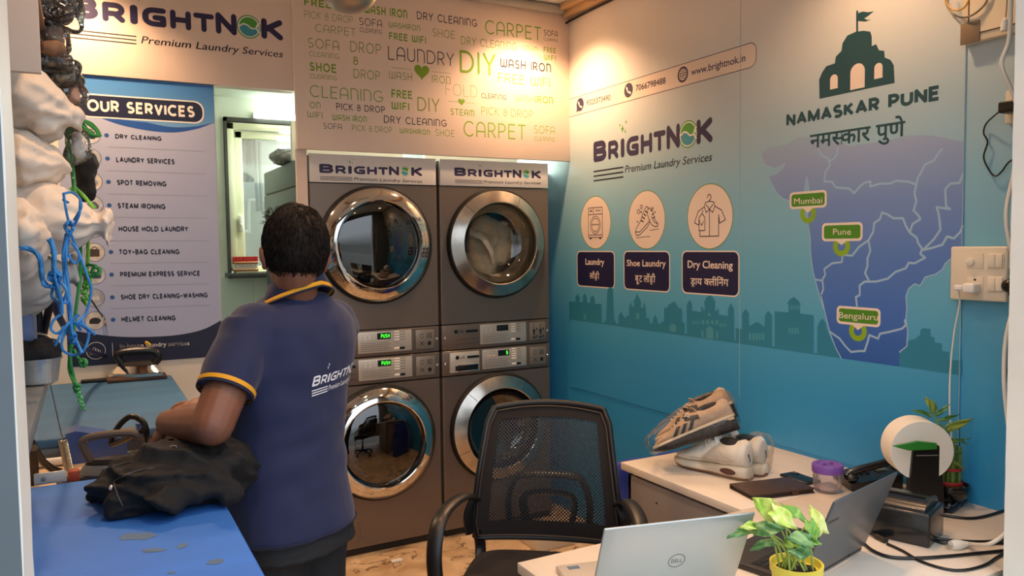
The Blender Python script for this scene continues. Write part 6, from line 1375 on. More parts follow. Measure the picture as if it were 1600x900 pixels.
def laptop(name, label, x, y, yaw, tilt, W_, D_, body_m, lid_m, z0, mark, key_m, deck_m):
    t = thing(name, label, 'laptop', (x, y, z0), yaw)
    B = lambda mb, n, m, par=t, **k: mb.build(n, m, par, world=False, **k)
    th = .016
    B(MB().box(-W_/2, 0, .002, W_/2, D_, th, .004, 3), 'base', deck_m)
    kb = MB(); kx0, kx1, ky0, ky1 = -W_/2+.022, W_/2-.022, .028, D_*.56
    B(MB().box(kx0-.004, ky0-.004, th-.0005, kx1+.004, ky1+.004, th+.0006), 'keyboard_tray', key_m)
    for r in range(6):
        nk = 15; kh = (ky1-ky0)/6
        for c in range(nk):
            kw = (kx1-kx0)/nk; 
            if r == 5 and 4 <= c <= 9:
                if c == 4: kb.box(kx0+kw*4+.001, ky1-kh+.001, th+.0006, kx0+kw*10-.001, ky1-.001, th+.0022, .0006, 1)
                continue
            kb.box(kx0+kw*c+.001, ky0+kh*r+.001, th+.0006, kx0+kw*(c+1)-.001, ky0+kh*(r+1)-.001, th+.0022, .0006, 1)
    B(kb, 'keys', pm('key_black', '#1b1b1d', .5))
    B(MB().box(-.055, D_*.63, th-.0003, .055, D_-.012, th+.0005, .0004), 'touchpad', pm(name+'_pad', '#b9b2a8' if mark == 'D' else '#2a2a2c', .4))
    if mark == 'D': B(MB().box(-W_/2+.025, D_-.035, th-.0002, -W_/2+.055, D_-.017, th+.0006), 'sticker', pm('sticker_blue', '#4d6c84', .4))
    ly = Matrix.Translation((0, 0, th)) @ Euler((tilt, 0, 0)).to_matrix().to_4x4()   # lid leans towards -y
    lid = MB().box(-W_/2, -.006, .002, W_/2, .0, D_, .0028, 3, M=ly); lo = B(lid, 'lid', lid_m)
    B(MB().box(-W_/2+.006, .0, .012, W_/2-.006, .0008, D_-.006, M=ly), 'screen', pm('screen_dark', '#0c0d10', .15, coat=.3), lo)
    hg = MB()
    for s in (-1, 1): hg.lathe([(.006, -.025), (.006, .025)], 14, TM((s*W_*.33, 0, th), ry=PI/2))
    B(hg, 'hinge', BLK)
    R3 = ly.to_3x3(); Nn = R3 @ Vector((0, -1, 0)); bd_ = Board('lid', ly @ Vector((0, -.0062, 0)), R3 @ Vector((1, 0, 0)), R3 @ Vector((0, 0, 1)), 'Y', 0); lm_ = MB()
    if mark == 'D':
        bd_.line(lm_, oval(0.012, D_*.5, .0195, .0195, 30)+[(.0315, D_*.5)], .0022, .0004, closed=True); bd_.fit(lm_, sfont('DELL', .2, G_STD, .22), -.001, D_*.5-.0055, .025, .011, .0004)
        B(lm_, 'lid_logo', pm('logo_grey', '#858c8e', .25, metal=.8, var=0), lo)
    else:
        text_on(bd_, lm_, 'Lenovo', -W_/2+.012, D_-.066, -W_/2+.064, .012, bold=.01); B(lm_, 'lid_logo', pm('logo_dark', '#17181a', .5, metal=0, var=0), lo)
    return t
SILV = pm('laptop_silver', '#bcc4c4', .34, metal=.55, var=.02); DGREY = pm('laptop_grey', '#5a5e62', .36, metal=.35, var=.03)
laptop('silver_laptop', 'open silver laptop seen from behind with round emblem on its lid', 1.134, 1.39, -.24, .432, .357, .238, SILV, SILV, DZ, 'D', pm('key_tray', '#a9a49a', .4), pm('deck_silver', '#c9bfb2', .4, metal=.3))
laptop('grey_laptop', 'open dark grey laptop at an angle behind the potted plant', 1.63, 1.326, .225, .373, .34, .235, DGREY, DGREY, DZ, 'L', pm('key_tray_black', '#151517', .5), pm('deck_black', '#2e2b2a', .45))
# ---- potted plant
LEAFM = []
def leaf_mat(name, c1, c2, th=.5):
    m = pm(name, c1, .38, var=0, coat=.15); nt = m.node_tree; b = nt.nodes['Principled BSDF']; t = nt.nodes.new('ShaderNodeTexCoord')
    ns = nt.nodes.new('ShaderNodeTexNoise'); ns.inputs['Scale'].default_value = 38; ns.inputs['Distortion'].default_value = .8; nt.links.new(t.outputs['Object'], ns.inputs[0])
    r = nt.nodes.new('ShaderNodeValToRGB'); nt.links.new(ns.outputs[0], r.inputs[0]); e = r.color_ramp.elements; e[0].position = th-.06; e[0].color = lin(c1); e[1].position = th+.1; e[1].color = lin(c2); nt.links.new(r.outputs[0], b.inputs['Base Color'])
    b.inputs['Subsurface Weight'].default_value = .0; return m
LM = [leaf_mat('leaf_lime', '#9cc23c', '#d3de70', .5), leaf_mat('leaf_green', '#6aa33c', '#a3c95a', .52), leaf_mat('leaf_dark', '#4a7d3e', '#8cae68', .55), leaf_mat('leaf_yellow', '#bfd956', '#e6ea96', .48)]
STEM = pm('stem_green', '#a3b957', .5, var=.1)
def leaf(mb, base, tip, width, nrm, bend=.2, fold=.25, lobes=True, n=12):
    base, tip = Vector(base), Vector(tip); d = tip-base; ln = d.length; d.normalize(); w = Vector(nrm).cross(d).normalized(); nn = d.cross(w)
    rows = []
    for i in range(n+1):
        t = i/n; hw = width*.5*(math.sin(PI*min(1, t**.62))**.85 if t > 0 else .0)*(1-.15*t); row = []
        for k in range(-4, 5):
            s = k/4; back_ = -.16*ln*(1-t)**6*(abs(s))*1.1 if lobes else 0
            if lobes and t < .12: hw2 = max(hw, width*.36*abs(s))
            else: hw2 = hw
            p = base+d*(ln*t+back_)+w*(hw2*s)+nn*(fold*abs(s)*hw2-bend*ln*(t-.5)**2*4*.25+bend*ln*.25*(1-0)+.004*math.sin(t*9+k))
            row.append(p)
        rows.append(row)
    vs = [p for r in rows for p in r]; mb.add(vs, [[i*9+k, i*9+k+1, (i+1)*9+k+1, (i+1)*9+k] for i in range(n) for k in range(8)])
pc = Vector((1.398, 1.233, DZ))
plant = thing('potted_plant', 'leafy green pothos in yellow pot on the front desk', 'plant', pc)
PR, PH = .058, .098
MB().lathe([(.0005, 0), (.042, 0), (.045, .003), (PR-.003, PH-.02), (PR, PH-.018), (PR+.001, PH), (PR-.004, PH), (PR-.006, PH-.016), (.001, PH-.018)], 48, TM(pc), cap=False).build('pot', pm('yellow_pot', '#e0cd4d', .4, var=.05), plant)
so_ = MB(); rr = [(r, 0) for r in (.0005, .015, .03, .042, PR-.006)]; so_.lathe([(PR-.006, PH-.022), (.042, PH-.014), (.03, PH-.010), (.015, PH-.012), (.0005, PH-.009)], 40, TM(pc), cap=False); displace(so_, lambda p, n: .004*noise.noise(p*120)); so_.build('soil', pm('dark_soil', '#2a1c14', .95, var=.5, vscale=90, bump=.8, bscale=200), plant)
PQ = lambda x, y, dz=0: oD(1130+x/6.43, 760+y/6.43, 1.735+dz)
UPL = Vector((0, 0, 1)); BACKV = -Vector((CF.x, CF.y, 0))
leaves = [((490, 270), (300, 118), 190, 0, .0, (.2, .5), .02), ((500, 250), (742, 430), 150, 3, -.02, (.4, .6), .0), ((600, 225), (862, 372), 130, 1, .04, (.6, .3), .02), ((402, 425), (172, 408), 110, 0, -.02, (.8, .4), .02), ((410, 445), (40, 512), 120, 2, .01, (.8, .3), .04),
          ((345, 430), (618, 418), 130, 2, -.04, (.3, .8), .03), ((990, 450), (866, 185), 120, 3, .0, (.2, .8), -.02), ((860, 550), (625, 522), 150, 2, -.05, (.6, .5), .0), ((866, 645), (638, 652), 120, 2, -.06, (-.1, .9), .0), ((865, 360), (940, 560), 110, 1, -.01, (.2, .9), .02),
          ((640, 560), (800, 610), 120, 1, .03, (.6, .5), .02), ((850, 545), (985, 585), 60, 1, -.02, (.5, .6), .0), ((430, 420), (560, 330), 110, 1, .06, (.6, .5), .02), ((500, 560), (270, 640), 90, 2, .06, (.6, .4), .02)]
for (bx, by), (tx, ty), wd, mi, dz, (uz, bk), db in leaves:
    m = MB(); leaf(m, PQ(bx, by, dz), PQ(tx, ty, dz-db), wd*1.25/6.43*1.735/FPX, UPL*uz+BACKV*bk, .22, .22); o = m.build('leaf', LM[mi], plant, sharp=None)
    sd = o.modifiers.new('thick', 'SOLIDIFY'); sd.thickness = .0008
rnd = random.Random(12)
for (bx, by), _t, _w, _m, dz, _n, _d in leaves:
    r0 = pc+Vector((rnd.uniform(-.03, .03), rnd.uniform(-.03, .03), PH-.014)); e = PQ(bx, by, dz); q = PQ(bx, by, dz); md_ = r0.lerp(e, .5)+Vector((0, 0, .02))
    MB().tube(spl([r0, r0.lerp(md_, .5)+Vector((0, 0, .006)), md_, e], 6), [.0026]*10+[.0018]*9, 7).build('stem', STEM, plant)
# ---- shoes
def shoe(name, label, cat_group, M, kind, flip=1):
    """toe along +x, sole on z = 0, length .30"""
    t = thing(name, label, 'shoe', M.to_translation(), group=cat_group); t.matrix_world = M
    B = lambda mb, n, m, par=t, **k: mb.build(n, m, par, world=False, **k)
    tan = kind == 'tan'
    st_ = [(-.148, .014, .0), (-.143, .026, 0), (-.12, .036, 0), (-.07, .038, 0), (-.02, .038, .002), (.04, .045, .002), (.09, .047, .002), (.125, .038, .006), (.145, .022, .012), (.152, .008, .017)]
    hh = [.036, .036, .036, .034, .03, .027, .025, .024, .025, .026] if not tan else [.056, .055, .053, .05, .046, .04, .035, .031, .029, .028]
    def sec(x, hw, z0, z1, n=24, pw=3.2, off=0):
        out = []
        for k in range(n):
            q = 2*PI*k/n; c, s = math.cos(q), math.sin(q); out.append(Vector((x, flip*(.006*math.sin((x+.02)*9))+hw*math.copysign(abs(c)**(2/pw), c), (z0+z1)/2+(z1-z0)/2*math.copysign(abs(s)**(2/pw), s))))
        return out
    m = MB(); m.loft([sec(x, hw, zb, h) for (x, hw, zb), h in zip(st_, hh)]); so = B(m, 'sole', pm('shoe_sole_dark', '#2b2521', .6, var=.5, vscale=45, bump=.5, bscale=90) if tan else pm('shoe_sole_cream', '#e9dcc4', .55, var=.05), sharp=50)
    if not tan:
        m = MB(); m.loft([sec(x, hw*.97, zb-.002, zb+.008) for (x, hw, zb) in st_]); B(m, 'outsole', pm('outsole_gum', '#7a4e33', .6), so)
        m = MB(); m.loft([[Vector((x, flip*(.006*math.sin((x+.02)*9))+s_*(.0372), z)) for x, z in oval(-.085, .019, .030, .009, 18)] for s_ in (.9, 1.03)]); m.loft([[Vector((x, flip*(.006*math.sin((x+.02)*9))-s_*(.0372), z)) for x, z in oval(-.085, .019, .030, .009, 18)] for s_ in (.9, 1.03)]); B(m, 'heel_window', pm('shoe_window', '#5a2f26', .4), so)
    else:
        m = MB(); m.loft([sec(x, hw*1.02, h-.012, h+.002) for (x, hw, zb), h in zip(st_, hh)]); B(m, 'midsole_line', pm('shoe_cream', '#d9c6a6', .6), so)
    us = [(-.146, .012, .075), (-.14, .026, .105), (-.125, .033, .116), (-.09, .036, .104), (-.05, .037, .098), (-.01, .038, .102), (.03, .041, .086), (.07, .043, .068), (.105, .039, .054), (.13, .028, .045), (.143, .012, .036)]
    m = MB(); rings = []
    for (x, hw, top), h in zip(us, [.034, .034, .033, .031, .029, .027, .025, .023, .022, .022, .023] if not tan else [.05, .05, .048, .046, .043, .038, .033, .029, .027, .026, .026]):
        r = []
        for k in range(28):
            q = 2*PI*k/28; c, s = math.cos(q), math.sin(q); tp_ = (1-.42*max(0, s)**1.3*(.8 if x > -.05 else .45)); r.append(Vector((x, flip*(.006*math.sin((x+.02)*9))+hw*tp_*math.copysign(abs(c)**.8, c), h+(top-h)*(.5+.5*s if s > 0 else .5+.5*s))))
        rings.append(r)
    m.loft(rings); s2 = voxel(m, .0035, 3); displace(s2, lambda p, n: .0015*noise.noise(p*40))
    UP = pm('shoe_upper_tan', '#bb9d80', .8, var=.08, vscale=20, bump=.2, bscale=500) if tan else pm('shoe_upper_white', '#efe6d6', .6, var=.04, bump=.1, bscale=300)
    up = B(s2, 'upper', UP, sharp=None); bv = BVHTree.FromPolygons([tuple(p) for p in s2.v], s2.f)
    m = MB(); m.ball((-.075, .006*flip*math.sin(-.055*9), .098), (.046, .024, .014), 20); B(m, 'collar_lining', pm('shoe_lining', '#1d1b1b', .8), up)
    def on(x, z, sd, o=.001):
        h = bv.ray_cast(Vector((x, .2*sd, z)), Vector((0, -sd, 0))); return h[0]+h[1]*o if h[0] else Vector((x, .03*sd, z))
    def top(x, y, o=.0025):
        h = bv.ray_cast(Vector((x, y, .3)), Vector((0, 0, -1))); return h[0]+h[1]*o if h[0] else Vector((x, y, .08))
    m = MB()
    for k in range(6): x = .0+.014*k; m.tube([top(x, y, .002) for y in (-.02, -.012, 0, .012, .02)], (.0035, .0015), 6)
    for s in (-1, 1): m.tube(spl([top(-.003, .004*s), top(.01, .02*s, .008), top(-.0, .032*s, .006)], 4), .0018, 6)
    B(m, 'laces', pm('lace_cream', '#e3d3b8', .8), up)
    m = MB(); m.tube([Vector((-.03, 0, .09)), Vector((-.022, 0, .108)), Vector((-.012, 0, .114))], (.021, .004), 10, flat=(0, 1, 0)); B(m, 'tongue', UP, up)
    if tan:
        for sd in (1, -1):
            m = MB(); mo = MB()
            for k in range(3):
                x = .065-.026*k
                def q(a, b): return on(x+a, b, sd, .0016)
                m.grid(lambda a, b: q(-.026*b+.014*a-.0, .036+.034*b*(.85+.1*k)), 3, 6)
            B(m, 'side_stripes', pm('stripe_dark', '#34322c', .7), up)
            m = MB(); m.grid(lambda a, b: on(.02-.05*a, .075+.016*b-.006*a, sd, .0012), 4, 3); B(m, 'side_patch', pm('patch_dark', '#3a352c', .7), up)
            m = MB(); m.grid(lambda a, b: on(-.03-.11*a, .036+.03*b*(.4+.6*a), sd, .001), 10, 4); B(m, 'heel_overlay', pm('shoe_overlay', '#d2b391', .75), up)
    else:
        m = MB()
        for k in range(2):
            z0 = .07-.012*k; vs = []
            for dy, dz in ((-.004, -.007), (.002, -.004), (.004, .007), (-.002, .004)):
                h = bv.ray_cast(Vector((-.3, .004-.006*k+dy, z0+dz)), Vector((1, 0, 0))); vs.append(h[0]+h[1]*.0012 if h[0] else Vector((-.147, dy, z0+dz)))
            m.poly(vs)
        B(m, 'heel_mark', pm('shoe_mark', '#3a3640', .5), up)
        m = MB(); m.tube([on(x, z, 1, .0006) for x, z in ((.12, .034), (.06, .04), (0, .043), (-.06, .045), (-.13, .052))], .0013, 5); m.tube([on(x, z, 1, .0006) for x, z in ((-.05, .075), (-.07, .06), (-.1, .055), (-.135, .06))], .0012, 5); B(m, 'seam_line', pm('shoe_seam', '#cfc0a6', .7), up)
    return t
def mat_from(o, x, up=(0, 0, 1)):
    x = Vector(x).normalized(); z = Vector(up); z = (z-x*z.dot(x)).normalized(); y = z.cross(x); return frame(o, x, y, z)
wh1, wt1 = oZ(1170, 751, DZ), oZ(1056, 722, DZ); wd = (wt1-wh1).normalized()
A1 = wh1+wd*.15
shoe('white_shoe', 'front white sneaker of the pair, nearer the desk edge, below the tan sneakers', 'white sneakers on the side desk', mat_from(A1+Vector((0, 0, .003)), wd) @ Matrix.Diagonal((1.04, 1.08, 1.2, 1)), 'white')
A2 = oZ(1196, 744, DZ)+wd*.15; shoe('white_shoe', 'rear white sneaker of the pair, nearer the mural wall', 'white sneakers on the side desk', mat_from(A2+Vector((0, 0, .003)), wd) @ Matrix.Diagonal((1.04, 1.08, 1.2, 1)), 'white', -1)
t0, t1_ = oD(1018, 714, 2.84), oD(1165, 668, 2.80); td = (t0-t1_).normalized()
tilt_up = (UPV-BACKV*.30).normalized()
shoe('tan_shoe', 'front tan sneaker with three dark side stripes in the clear bag on top', 'tan sneakers in a clear bag', mat_from((t0+t1_)/2, td, tilt_up) @ Matrix.Diagonal((1.05, 1.05, 1.08, 1)), 'tan')
b0_ = (t0+t1_)/2+Vector((CF.x, CF.y, 0))*.085+UPV*.012-td*.022; shoe('tan_shoe', 'rear tan sneaker half hidden behind the striped one in the clear bag', 'tan sneakers in a clear bag', mat_from(b0_, (td+UPV*-.06).normalized(), tilt_up) @ Matrix.Diagonal((1.05, 1.05, 1.08, 1)), 'tan', -1)
FILM = clear_mat('shoe_film', (1, 1, 1), .5, .03, .008, wrinkle=1.0, wscale=24)
def film(label, M, sx_, sy_, sz_, cz, seed, mat=FILM):
    m = MB(); m.box(-sx_, -sy_, -.002, sx_, sy_, sz_, .03, 4); s = voxel(m, .008, 4)
    def q(p, n): return .010*noise.noise(p*16+Vector((seed, 0, 0)))+.006*abs(noise.noise(p*35))
    displace(s, q)
    for i, p in enumerate(s.v):   # taper to the toe side
        k = 1-.38*max(0, p.x/sx_)**1.2; zz = p.z*(1-.45*max(0, (p.x+.03)/sx_)) if p.x > -.03 else p.z; s.v[i] = Vector((p.x, p.y*(k*.5+.5), max(zz, -.003)))
    o = s.build('plastic_bag', mat, sharp=50); o.matrix_world = M; return tag(o, label, 'plastic bag')
film('clear plastic bag wrapped round the two tan sneakers', mat_from((t0+t1_)/2+Vector((CF.x, CF.y, 0))*.042-UPV*.004, td, tilt_up), .172, .10, .14, 0, 1)
film('clear plastic bag wrapped round the heels of the white sneakers', mat_from((A1+A2)/2-wd*.06+UPV*.002, wd), .10, .105, .142, 0, 2)
# ---- small things on the side desk
def at(px, py, z=DZ): return oZ(px, py, z)
cs = [at(1140, 764), at(1176, 782), at(1273, 770), at(1232, 748)]; ex = (cs[2]-cs[1]); ey = (cs[1]-cs[0]); O = (cs[0]+cs[2])/2; exn = ex.normalized(); eyn = UPV.cross(exn); lx, ly_ = ex.length, .135
TBM = frame(O, exn, eyn, UPV)
BRNL = pm('brown_leather', '#40291d', .45, var=.12, bump=.08, bscale=250)
tb2 = thing('tablet_case', 'closed dark brown leather tablet case with strap beside the purple jar', 'tablet case', O)
MB().box(-lx/2, -ly_/2, .001, lx/2, ly_/2, .005, .0015, M=TBM).box(-lx/2, -ly_/2, .0135, lx/2, ly_/2, .0175, .0015, M=TBM).box(-lx/2, ly_/2-.004, .001, lx/2, ly_/2, .0175, .0015, M=TBM).build('cover', BRNL, tb2)
MB().box(-lx/2+.004, -ly_/2+.003, .0052, lx/2-.004, ly_/2-.005, .0133, .001, M=TBM).build('tablet', BLK, tb2)
MB().box(lx*.12, -ly_/2-.003, .002, lx*.12+.026, -ly_/2+.03, .0192, .0015, M=TBM).build('strap', BRNL, tb2)
pA, pB = at(1229, 742), at(1272, 757); pM = frame((pA+pB)/2, (pB-pA).normalized(), UPV.cross((pB-pA).normalized()), UPV); pl_ = (pB-pA).length
ph = MB().box(-pl_/2, -.034, .0005, pl_/2, .034, .0095, .004, 3, M=pM).build('mobile_phone', pm('phone_black', '#161618', .3), base=(pA+pB)/2); tag(ph, 'black mobile phone lying behind the brown tablet case', 'phone')
MB().box(-pl_/2+.008, .004, .0093, -pl_/2+.034, .028, .0115, .003, 3, M=pM).build('camera_bump', pm('phone_bump', '#2c2c30', .3), ph); m_ = MB()
for a, b in ((.014, .01), (.014, .022), (.027, .016)): m_.lathe([(.004, .0115), (.004, .0125), (.0005, .0125)], 12, pM @ TM((-pl_/2+a, b, 0)))
m_.build('camera_lens', pm('lens_grey', '#8f9196', .2, metal=.6), ph)
jc = at(1295, 768); jc = jc+Vector((CF.x, CF.y, 0)).normalized()*.012
jar = thing('jar', 'clear plastic jar with purple screw lid and pink contents', 'jar', jc)
MB().lathe([(.001, .001), (.040, .001), (.045, .006), (.046, .02), (.046, .066), (.043, .068)], 40, TM(jc), cap=False).build('jar_body', clear_mat('jar_clear', (.88, .84, .9), .5, .05, .1, milky=.14), jar)
MB().lathe([(.0495, .064), (.050, .066), (.050, .086), (.048, .090), (.034, .0905), (.033, .088), (.0005, .088)], 48, TM(jc), cap=False).build('lid', pm('purple_lid', '#7a4fa6', .4), jar)
m_ = MB()
for dx, dy in ((-.012, .004), (.012, -.002)): m_.ball((jc.x+dx, jc.y+dy, jc.z+.088), (.010, .007, .005), 14)
m_.build('lid_grip', pm('purple_dark', '#5a3485', .4), jar)
m_ = MB(); m_.ball((jc.x, jc.y, jc.z+.012), (.036, .036, .012), 18); displace(m_, lambda p, n: .004*noise.noise(p*60)); m_.build('contents', pm('pink_salt', '#e3b9ac', .8, var=.1), jar)
# telephone
tp0 = Vector((2.305, 1.735, DZ)); TF = frame(tp0, CR.normalized() if False else Vector((-.477, -.879, 0)), Vector((.879, -.477, 0)), UPV)
tel = thing('desk_telephone', 'black desk telephone with its handset in the cradle behind the purple jar', 'telephone', tp0)
m_ = MB(); m_.loft([[TF @ Vector((x, y, z)) for x, y, z in ((-.075, -.085, zb), (.075, -.085, zb), (.075, .085, zt), (-.075, .085, zt))] for zb, zt in ((.002, .002), (.026, .055))]); m_.build('phone_base', BLK, tel, fixn=True)
hs = MB(); hp = [(.052, -.085, .050), (.054, -.06, .066), (.056, 0, .082), (.054, .06, .096), (.052, .085, .088)]
hs.tube([TF @ Vector(p) for p in spl(hp, 5)], [(.017, .012)]*21, 12, flat=(1, 0, 0)); 
for p in ((.052, -.078, .044), (.052, .078, .078)): hs.ball(tuple(TF @ Vector(p)), (.025, .025, .016), 16)
hs.build('handset', pm('handset_black', '#1d1c1c', .3, coat=.3), tel)
kp = MB()
for i in range(3):
    for j in range(4): x, y = -.044+.022*i, -.06+.02*j; kp.box(x-.007, y-.006, .028+(y+.085)*.17, x+.007, y+.006, .034+(y+.085)*.17, .002, M=TF)
kp.build('keypad', pm('key_grey', '#4b4b4e', .5), tel)
MB().box(-.06, .03, .046, .01, .07, .054, .002, M=TF).build('phone_display', pm('lcd_grey', '#56605a', .3), tel)
# label roll on its stand
sx0, sx1 = oD(1418, 700, 2.30), oD(1460, 697, 2.30); rdir = Vector((CR.x, CR.y, 0)).normalized(); fdir = Vector((CF.x, CF.y, 0)).normalized()
sc0 = at(1448, 795); sc0 = Vector((2.225, 1.472, DZ)); top_z = oD(1440, 698, 2.36).z
stn = thing('label_stand', 'black stand carrying the big white label roll', 'roll stand', sc0)
S_ = frame(sc0, rdir, fdir, UPV); hz = top_z-DZ
m_ = MB(); m_.loft([[S_ @ Vector((x*k+o, y, z)) for x, y in ((-.056, -.012), (.056, -.012), (.056, .012), (-.056, .012))] for z, k, o in ((0, 1.0, 0), (hz*.55, .86, -.002), (hz-.012, .72, -.004), (hz, .66, -.004))]); m_.build('upright', BLK, stn, fixn=True)
m_ = MB(); m_.box(-.035, -.0128, hz-.032, .03, -.011, hz-.029, M=S_); m_.box(.02, -.0128, .012, .048, -.0118, .03, M=S_); m_.build('upright_print', pm('stand_print', '#8b8783', .5), stn)
MB().box(-.07, -.02, 0, .07, .12, .008, .003, M=S_).build('stand_foot', BLK, stn)
rc = oD(1432, 699, 2.43); RAX = (fdir*.93-rdir*-.36).normalized()
RAX = (fdir+rdir*.12).normalized(); rc = oD(1432, 699, 2.425)   # roll axis: face looks towards the room and a little right
u_ = UPV; v_ = RAX.cross(UPV).normalized(); RM = frame(rc, v_, u_, v_.cross(u_)); RRAD = 46*2.43/FPX
wr_ = MB(); wr_.lathe([(.02, -.045), (RRAD-.001, -.045), (RRAD, -.044), (RRAD, .044), (RRAD-.001, .045), (.02, .045), (.02, -.045)], 64, RM, cap=False); roll = wr_.build('label_roll', pm('label_paper', '#efe6d6', .6, var=.015), base=rc); tag(roll, 'big white roll of labels on the black stand', 'label roll')
MB().lathe([(.019, -.048), (.019, .048)], 24, RM).build('roll_core', pm('core_brown', '#a98a66', .7), roll)
# green roll holder wing
hp_ = rc-fdir*.062+UPV*.02
m_ = MB(); a_ = oD(1397, 698, 2.33); b_ = oD(1435, 690, 2.33); c_ = oD(1464, 693, 2.33); d_ = oD(1464, 702, 2.33); e_ = oD(1420, 704, 2.33); 
m_.loft([[p+fdir*o for p in (a_, b_, c_, d_, e_)] for o in (0, .012)]); m_.build('green_holder', pm('green_plastic', '#2f7d2b', .4), stn, fixn=True)
# receipt printer
q0, q1 = at(1356, 836), at(1452, 858); q2 = at(1466, 838); pdx = (q1-q0).normalized(); pdy = UPV.cross(pdx); pw_ = (q1-q0).length+.02; pd_ = .145
PMx = frame(q1-pdx*pw_, pdx, pdy, UPV); PRB = pm('printer_black', '#17181a', .28, coat=.3)
pr = thing('receipt_printer', 'black receipt printer with rounded lid in front of the label stand', 'printer', (q0+q1)/2)
MB().box(0, 0, 0, pw_, pd_, .092, .006, 3, M=PMx).build('printer_body', PRB, pr)
m_ = MB(); rows = []
for i in range(13):
    a = PI*i/12; rows.append([(pd_/2-.004)*-math.cos(a)+pd_/2, .0915+.030*math.sin(a)])
m_.loft([[PMx @ Vector((x, y, z)) for y, z in rows] for x in (pw_*.08, pw_*.1, pw_*.9, pw_*.92)]); m_.build('printer_lid', PRB, pr, sharp=30)
MB().box(pw_*.14, .05, .1205, pw_*.86, .056, .1235, M=PMx).build('paper_slot', pm('slot_dark', '#050505', .8), pr)
MB().box(pw_*.02, -.0008, .086, pw_*.98, .0004, .0885, M=PMx).build('printer_seam', pm('slot_grey', '#3a3b3d', .5), pr)
# lucky bamboo
bb_ = Vector((2.352, 1.475, DZ)); bam = thing('bamboo_plant', 'lucky bamboo with red ribbon in black bowl against the mural wall', 'plant', bb_)
MB().lathe([(.001, 0), (.035, 0), (.038, .004), (.032, .012), (.05, .03), (.058, .055), (.056, .066), (.052, .066), (.052, .05), (.001, .048)], 36, TM(bb_), cap=False).build('bowl', pm('black_bowl', '#121112', .25, coat=.4), bam)
m_ = MB(); rnd = random.Random(2)
for k in range(60): a = rnd.uniform(0, 6.28); r = .046*math.sqrt(rnd.random()); m_.ball((bb_.x+r*math.cos(a), bb_.y+r*math.sin(a), bb_.z+.052), (.007, .006, .006), 8)
m_.build('pebbles', pm('pebble', '#8a6a55', .6, var=.4, vscale=60), bam)
for k in range(11):
    a = 2*PI*k/11; r = .026 if k % 2 else .016; h = .10+.05*rnd.random(); x, y = bb_.x+r*math.cos(a), bb_.y+r*math.sin(a); m = MB(); zz = .05
    prof = []
    for j in range(8): prof += [(.0062, zz), (.0056, zz+.002), (.0056, zz+h/8-.002)]; zz += h/8
    m.lathe(prof, 10, TM((x, y, bb_.z))); m.build('cane', pm('bamboo_green', '#6f8b3e', .45, var=.15), bam)
MB().lathe([(.036, .066), (.037, .068), (.037, .076), (.036, .078)], 28, TM(bb_), cap=False).lathe([(.034, .112), (.035, .114), (.035, .119), (.034, .121)], 28, TM(bb_), cap=False).build('ribbon', pm('red_ribbon', '#c02b2b', .5), bam)
ZZ = lambda x, y, dz=0: oD(1400+x*.378, 560+y*.378, 2.42+dz)
for b, t_, w, mi in (((160, 225), (120, 160), 36, 0), ((150, 240), (66, 213), 18, 1), ((160, 240), (225, 187), 14, 1), ((175, 260), (262, 232), 14, 1), ((200, 300), (320, 247), 26, 0), ((215, 330), (300, 355), 10, 1), ((215, 350), (310, 330), 10, 1), ((225, 380), (270, 395), 10, 1), ((230, 420), (278, 462), 10, 0), ((190, 330), (185, 270), 34, 1), ((205, 310), (222, 262), 22, 0)):
    m = MB(); leaf(m, ZZ(*b), ZZ(*t_), w*.378*2.42/FPX*1.3, UPL*.4+BACKV*.7, .25, .2, lobes=False); o = m.build('leaf', [LM[1], LM[2]][0 if mi == 0 else 1] if mi else pm('bamboo_leaf', '#8a9a3e', .45, var=.15), bam, sharp=None); o.modifiers.new('thick', 'SOLIDIFY').thickness = .0006
for b in ((160, 225), (200, 300), (190, 330), (215, 350)):
    MB().tube(spl([ZZ(205, 420), ZZ(195, 350), ZZ(*b)], 5), .003, 7).build('shoot', pm('shoot_green', '#7c9a48', .5), bam)
# pen
p0, p1 = at(1484, 803), at(1508, 784); d = (p1-p0).normalized(); pen = MB().tube([p0+UPV*.008, p0+d*.01+UPV*.008, p0+d*.06+UPV*.008, p1+UPV*.008], [.005, .0075, .008, .0065], 10).build('marker_pen', pm('pen_navy', '#151d33', .35), base=p0); tag(pen, 'dark marker pen lying in front of the bamboo bowl', 'pen')
MB().tube([p0+d*.03+UPV*.0165, p0+d*.075+UPV*.0165], .002, 6).build('pen_clip', GREYM, pen)
# desk cables
for pts, r, lab in (([(1466, 806), (1490, 810), (1520, 812), (1550, 806), (1582, 795)], .0042, 'black cable along the desk below the pen'), ([(1454, 843), (1490, 847), (1530, 849), (1560, 847), (1582, 841)], .0042, 'black cable from the printer passing behind the white plug'), ([(1454, 845), (1480, 852), (1530, 853), (1560, 851), (1582, 852)], .004, 'second black cable from the printer beside the white plug'),
    ([(1346, 848), (1362, 862), (1390, 873), (1430, 875), (1480, 872), (1530, 867), (1582, 862)], .0045, 'thick black cable curving out from under the grey laptop'), ([(1386, 852), (1410, 863), (1440, 880), (1480, 892), (1510, 893), (1540, 885), (1560, 872), (1582, 862)], .0038, 'laptop charging cable looping low across the desk front')):
    tag(MB().tube(spl([at(*p)+UPV*(r+.0005) for p in pts], 8), r, 8).build('desk_cable', BLK), lab, 'cable')
c0_, c1_ = at(1362, 838)+UPV*.008, at(1384, 849)+UPV*.008; tag(MB().tube([c0_, c0_.lerp(c1_, .3), c0_.lerp(c1_, .35), c1_], [.005, .006, .009, .009], 10).build('dc_plug', BLK), 'black charging plug beside the grey laptop', 'plug')
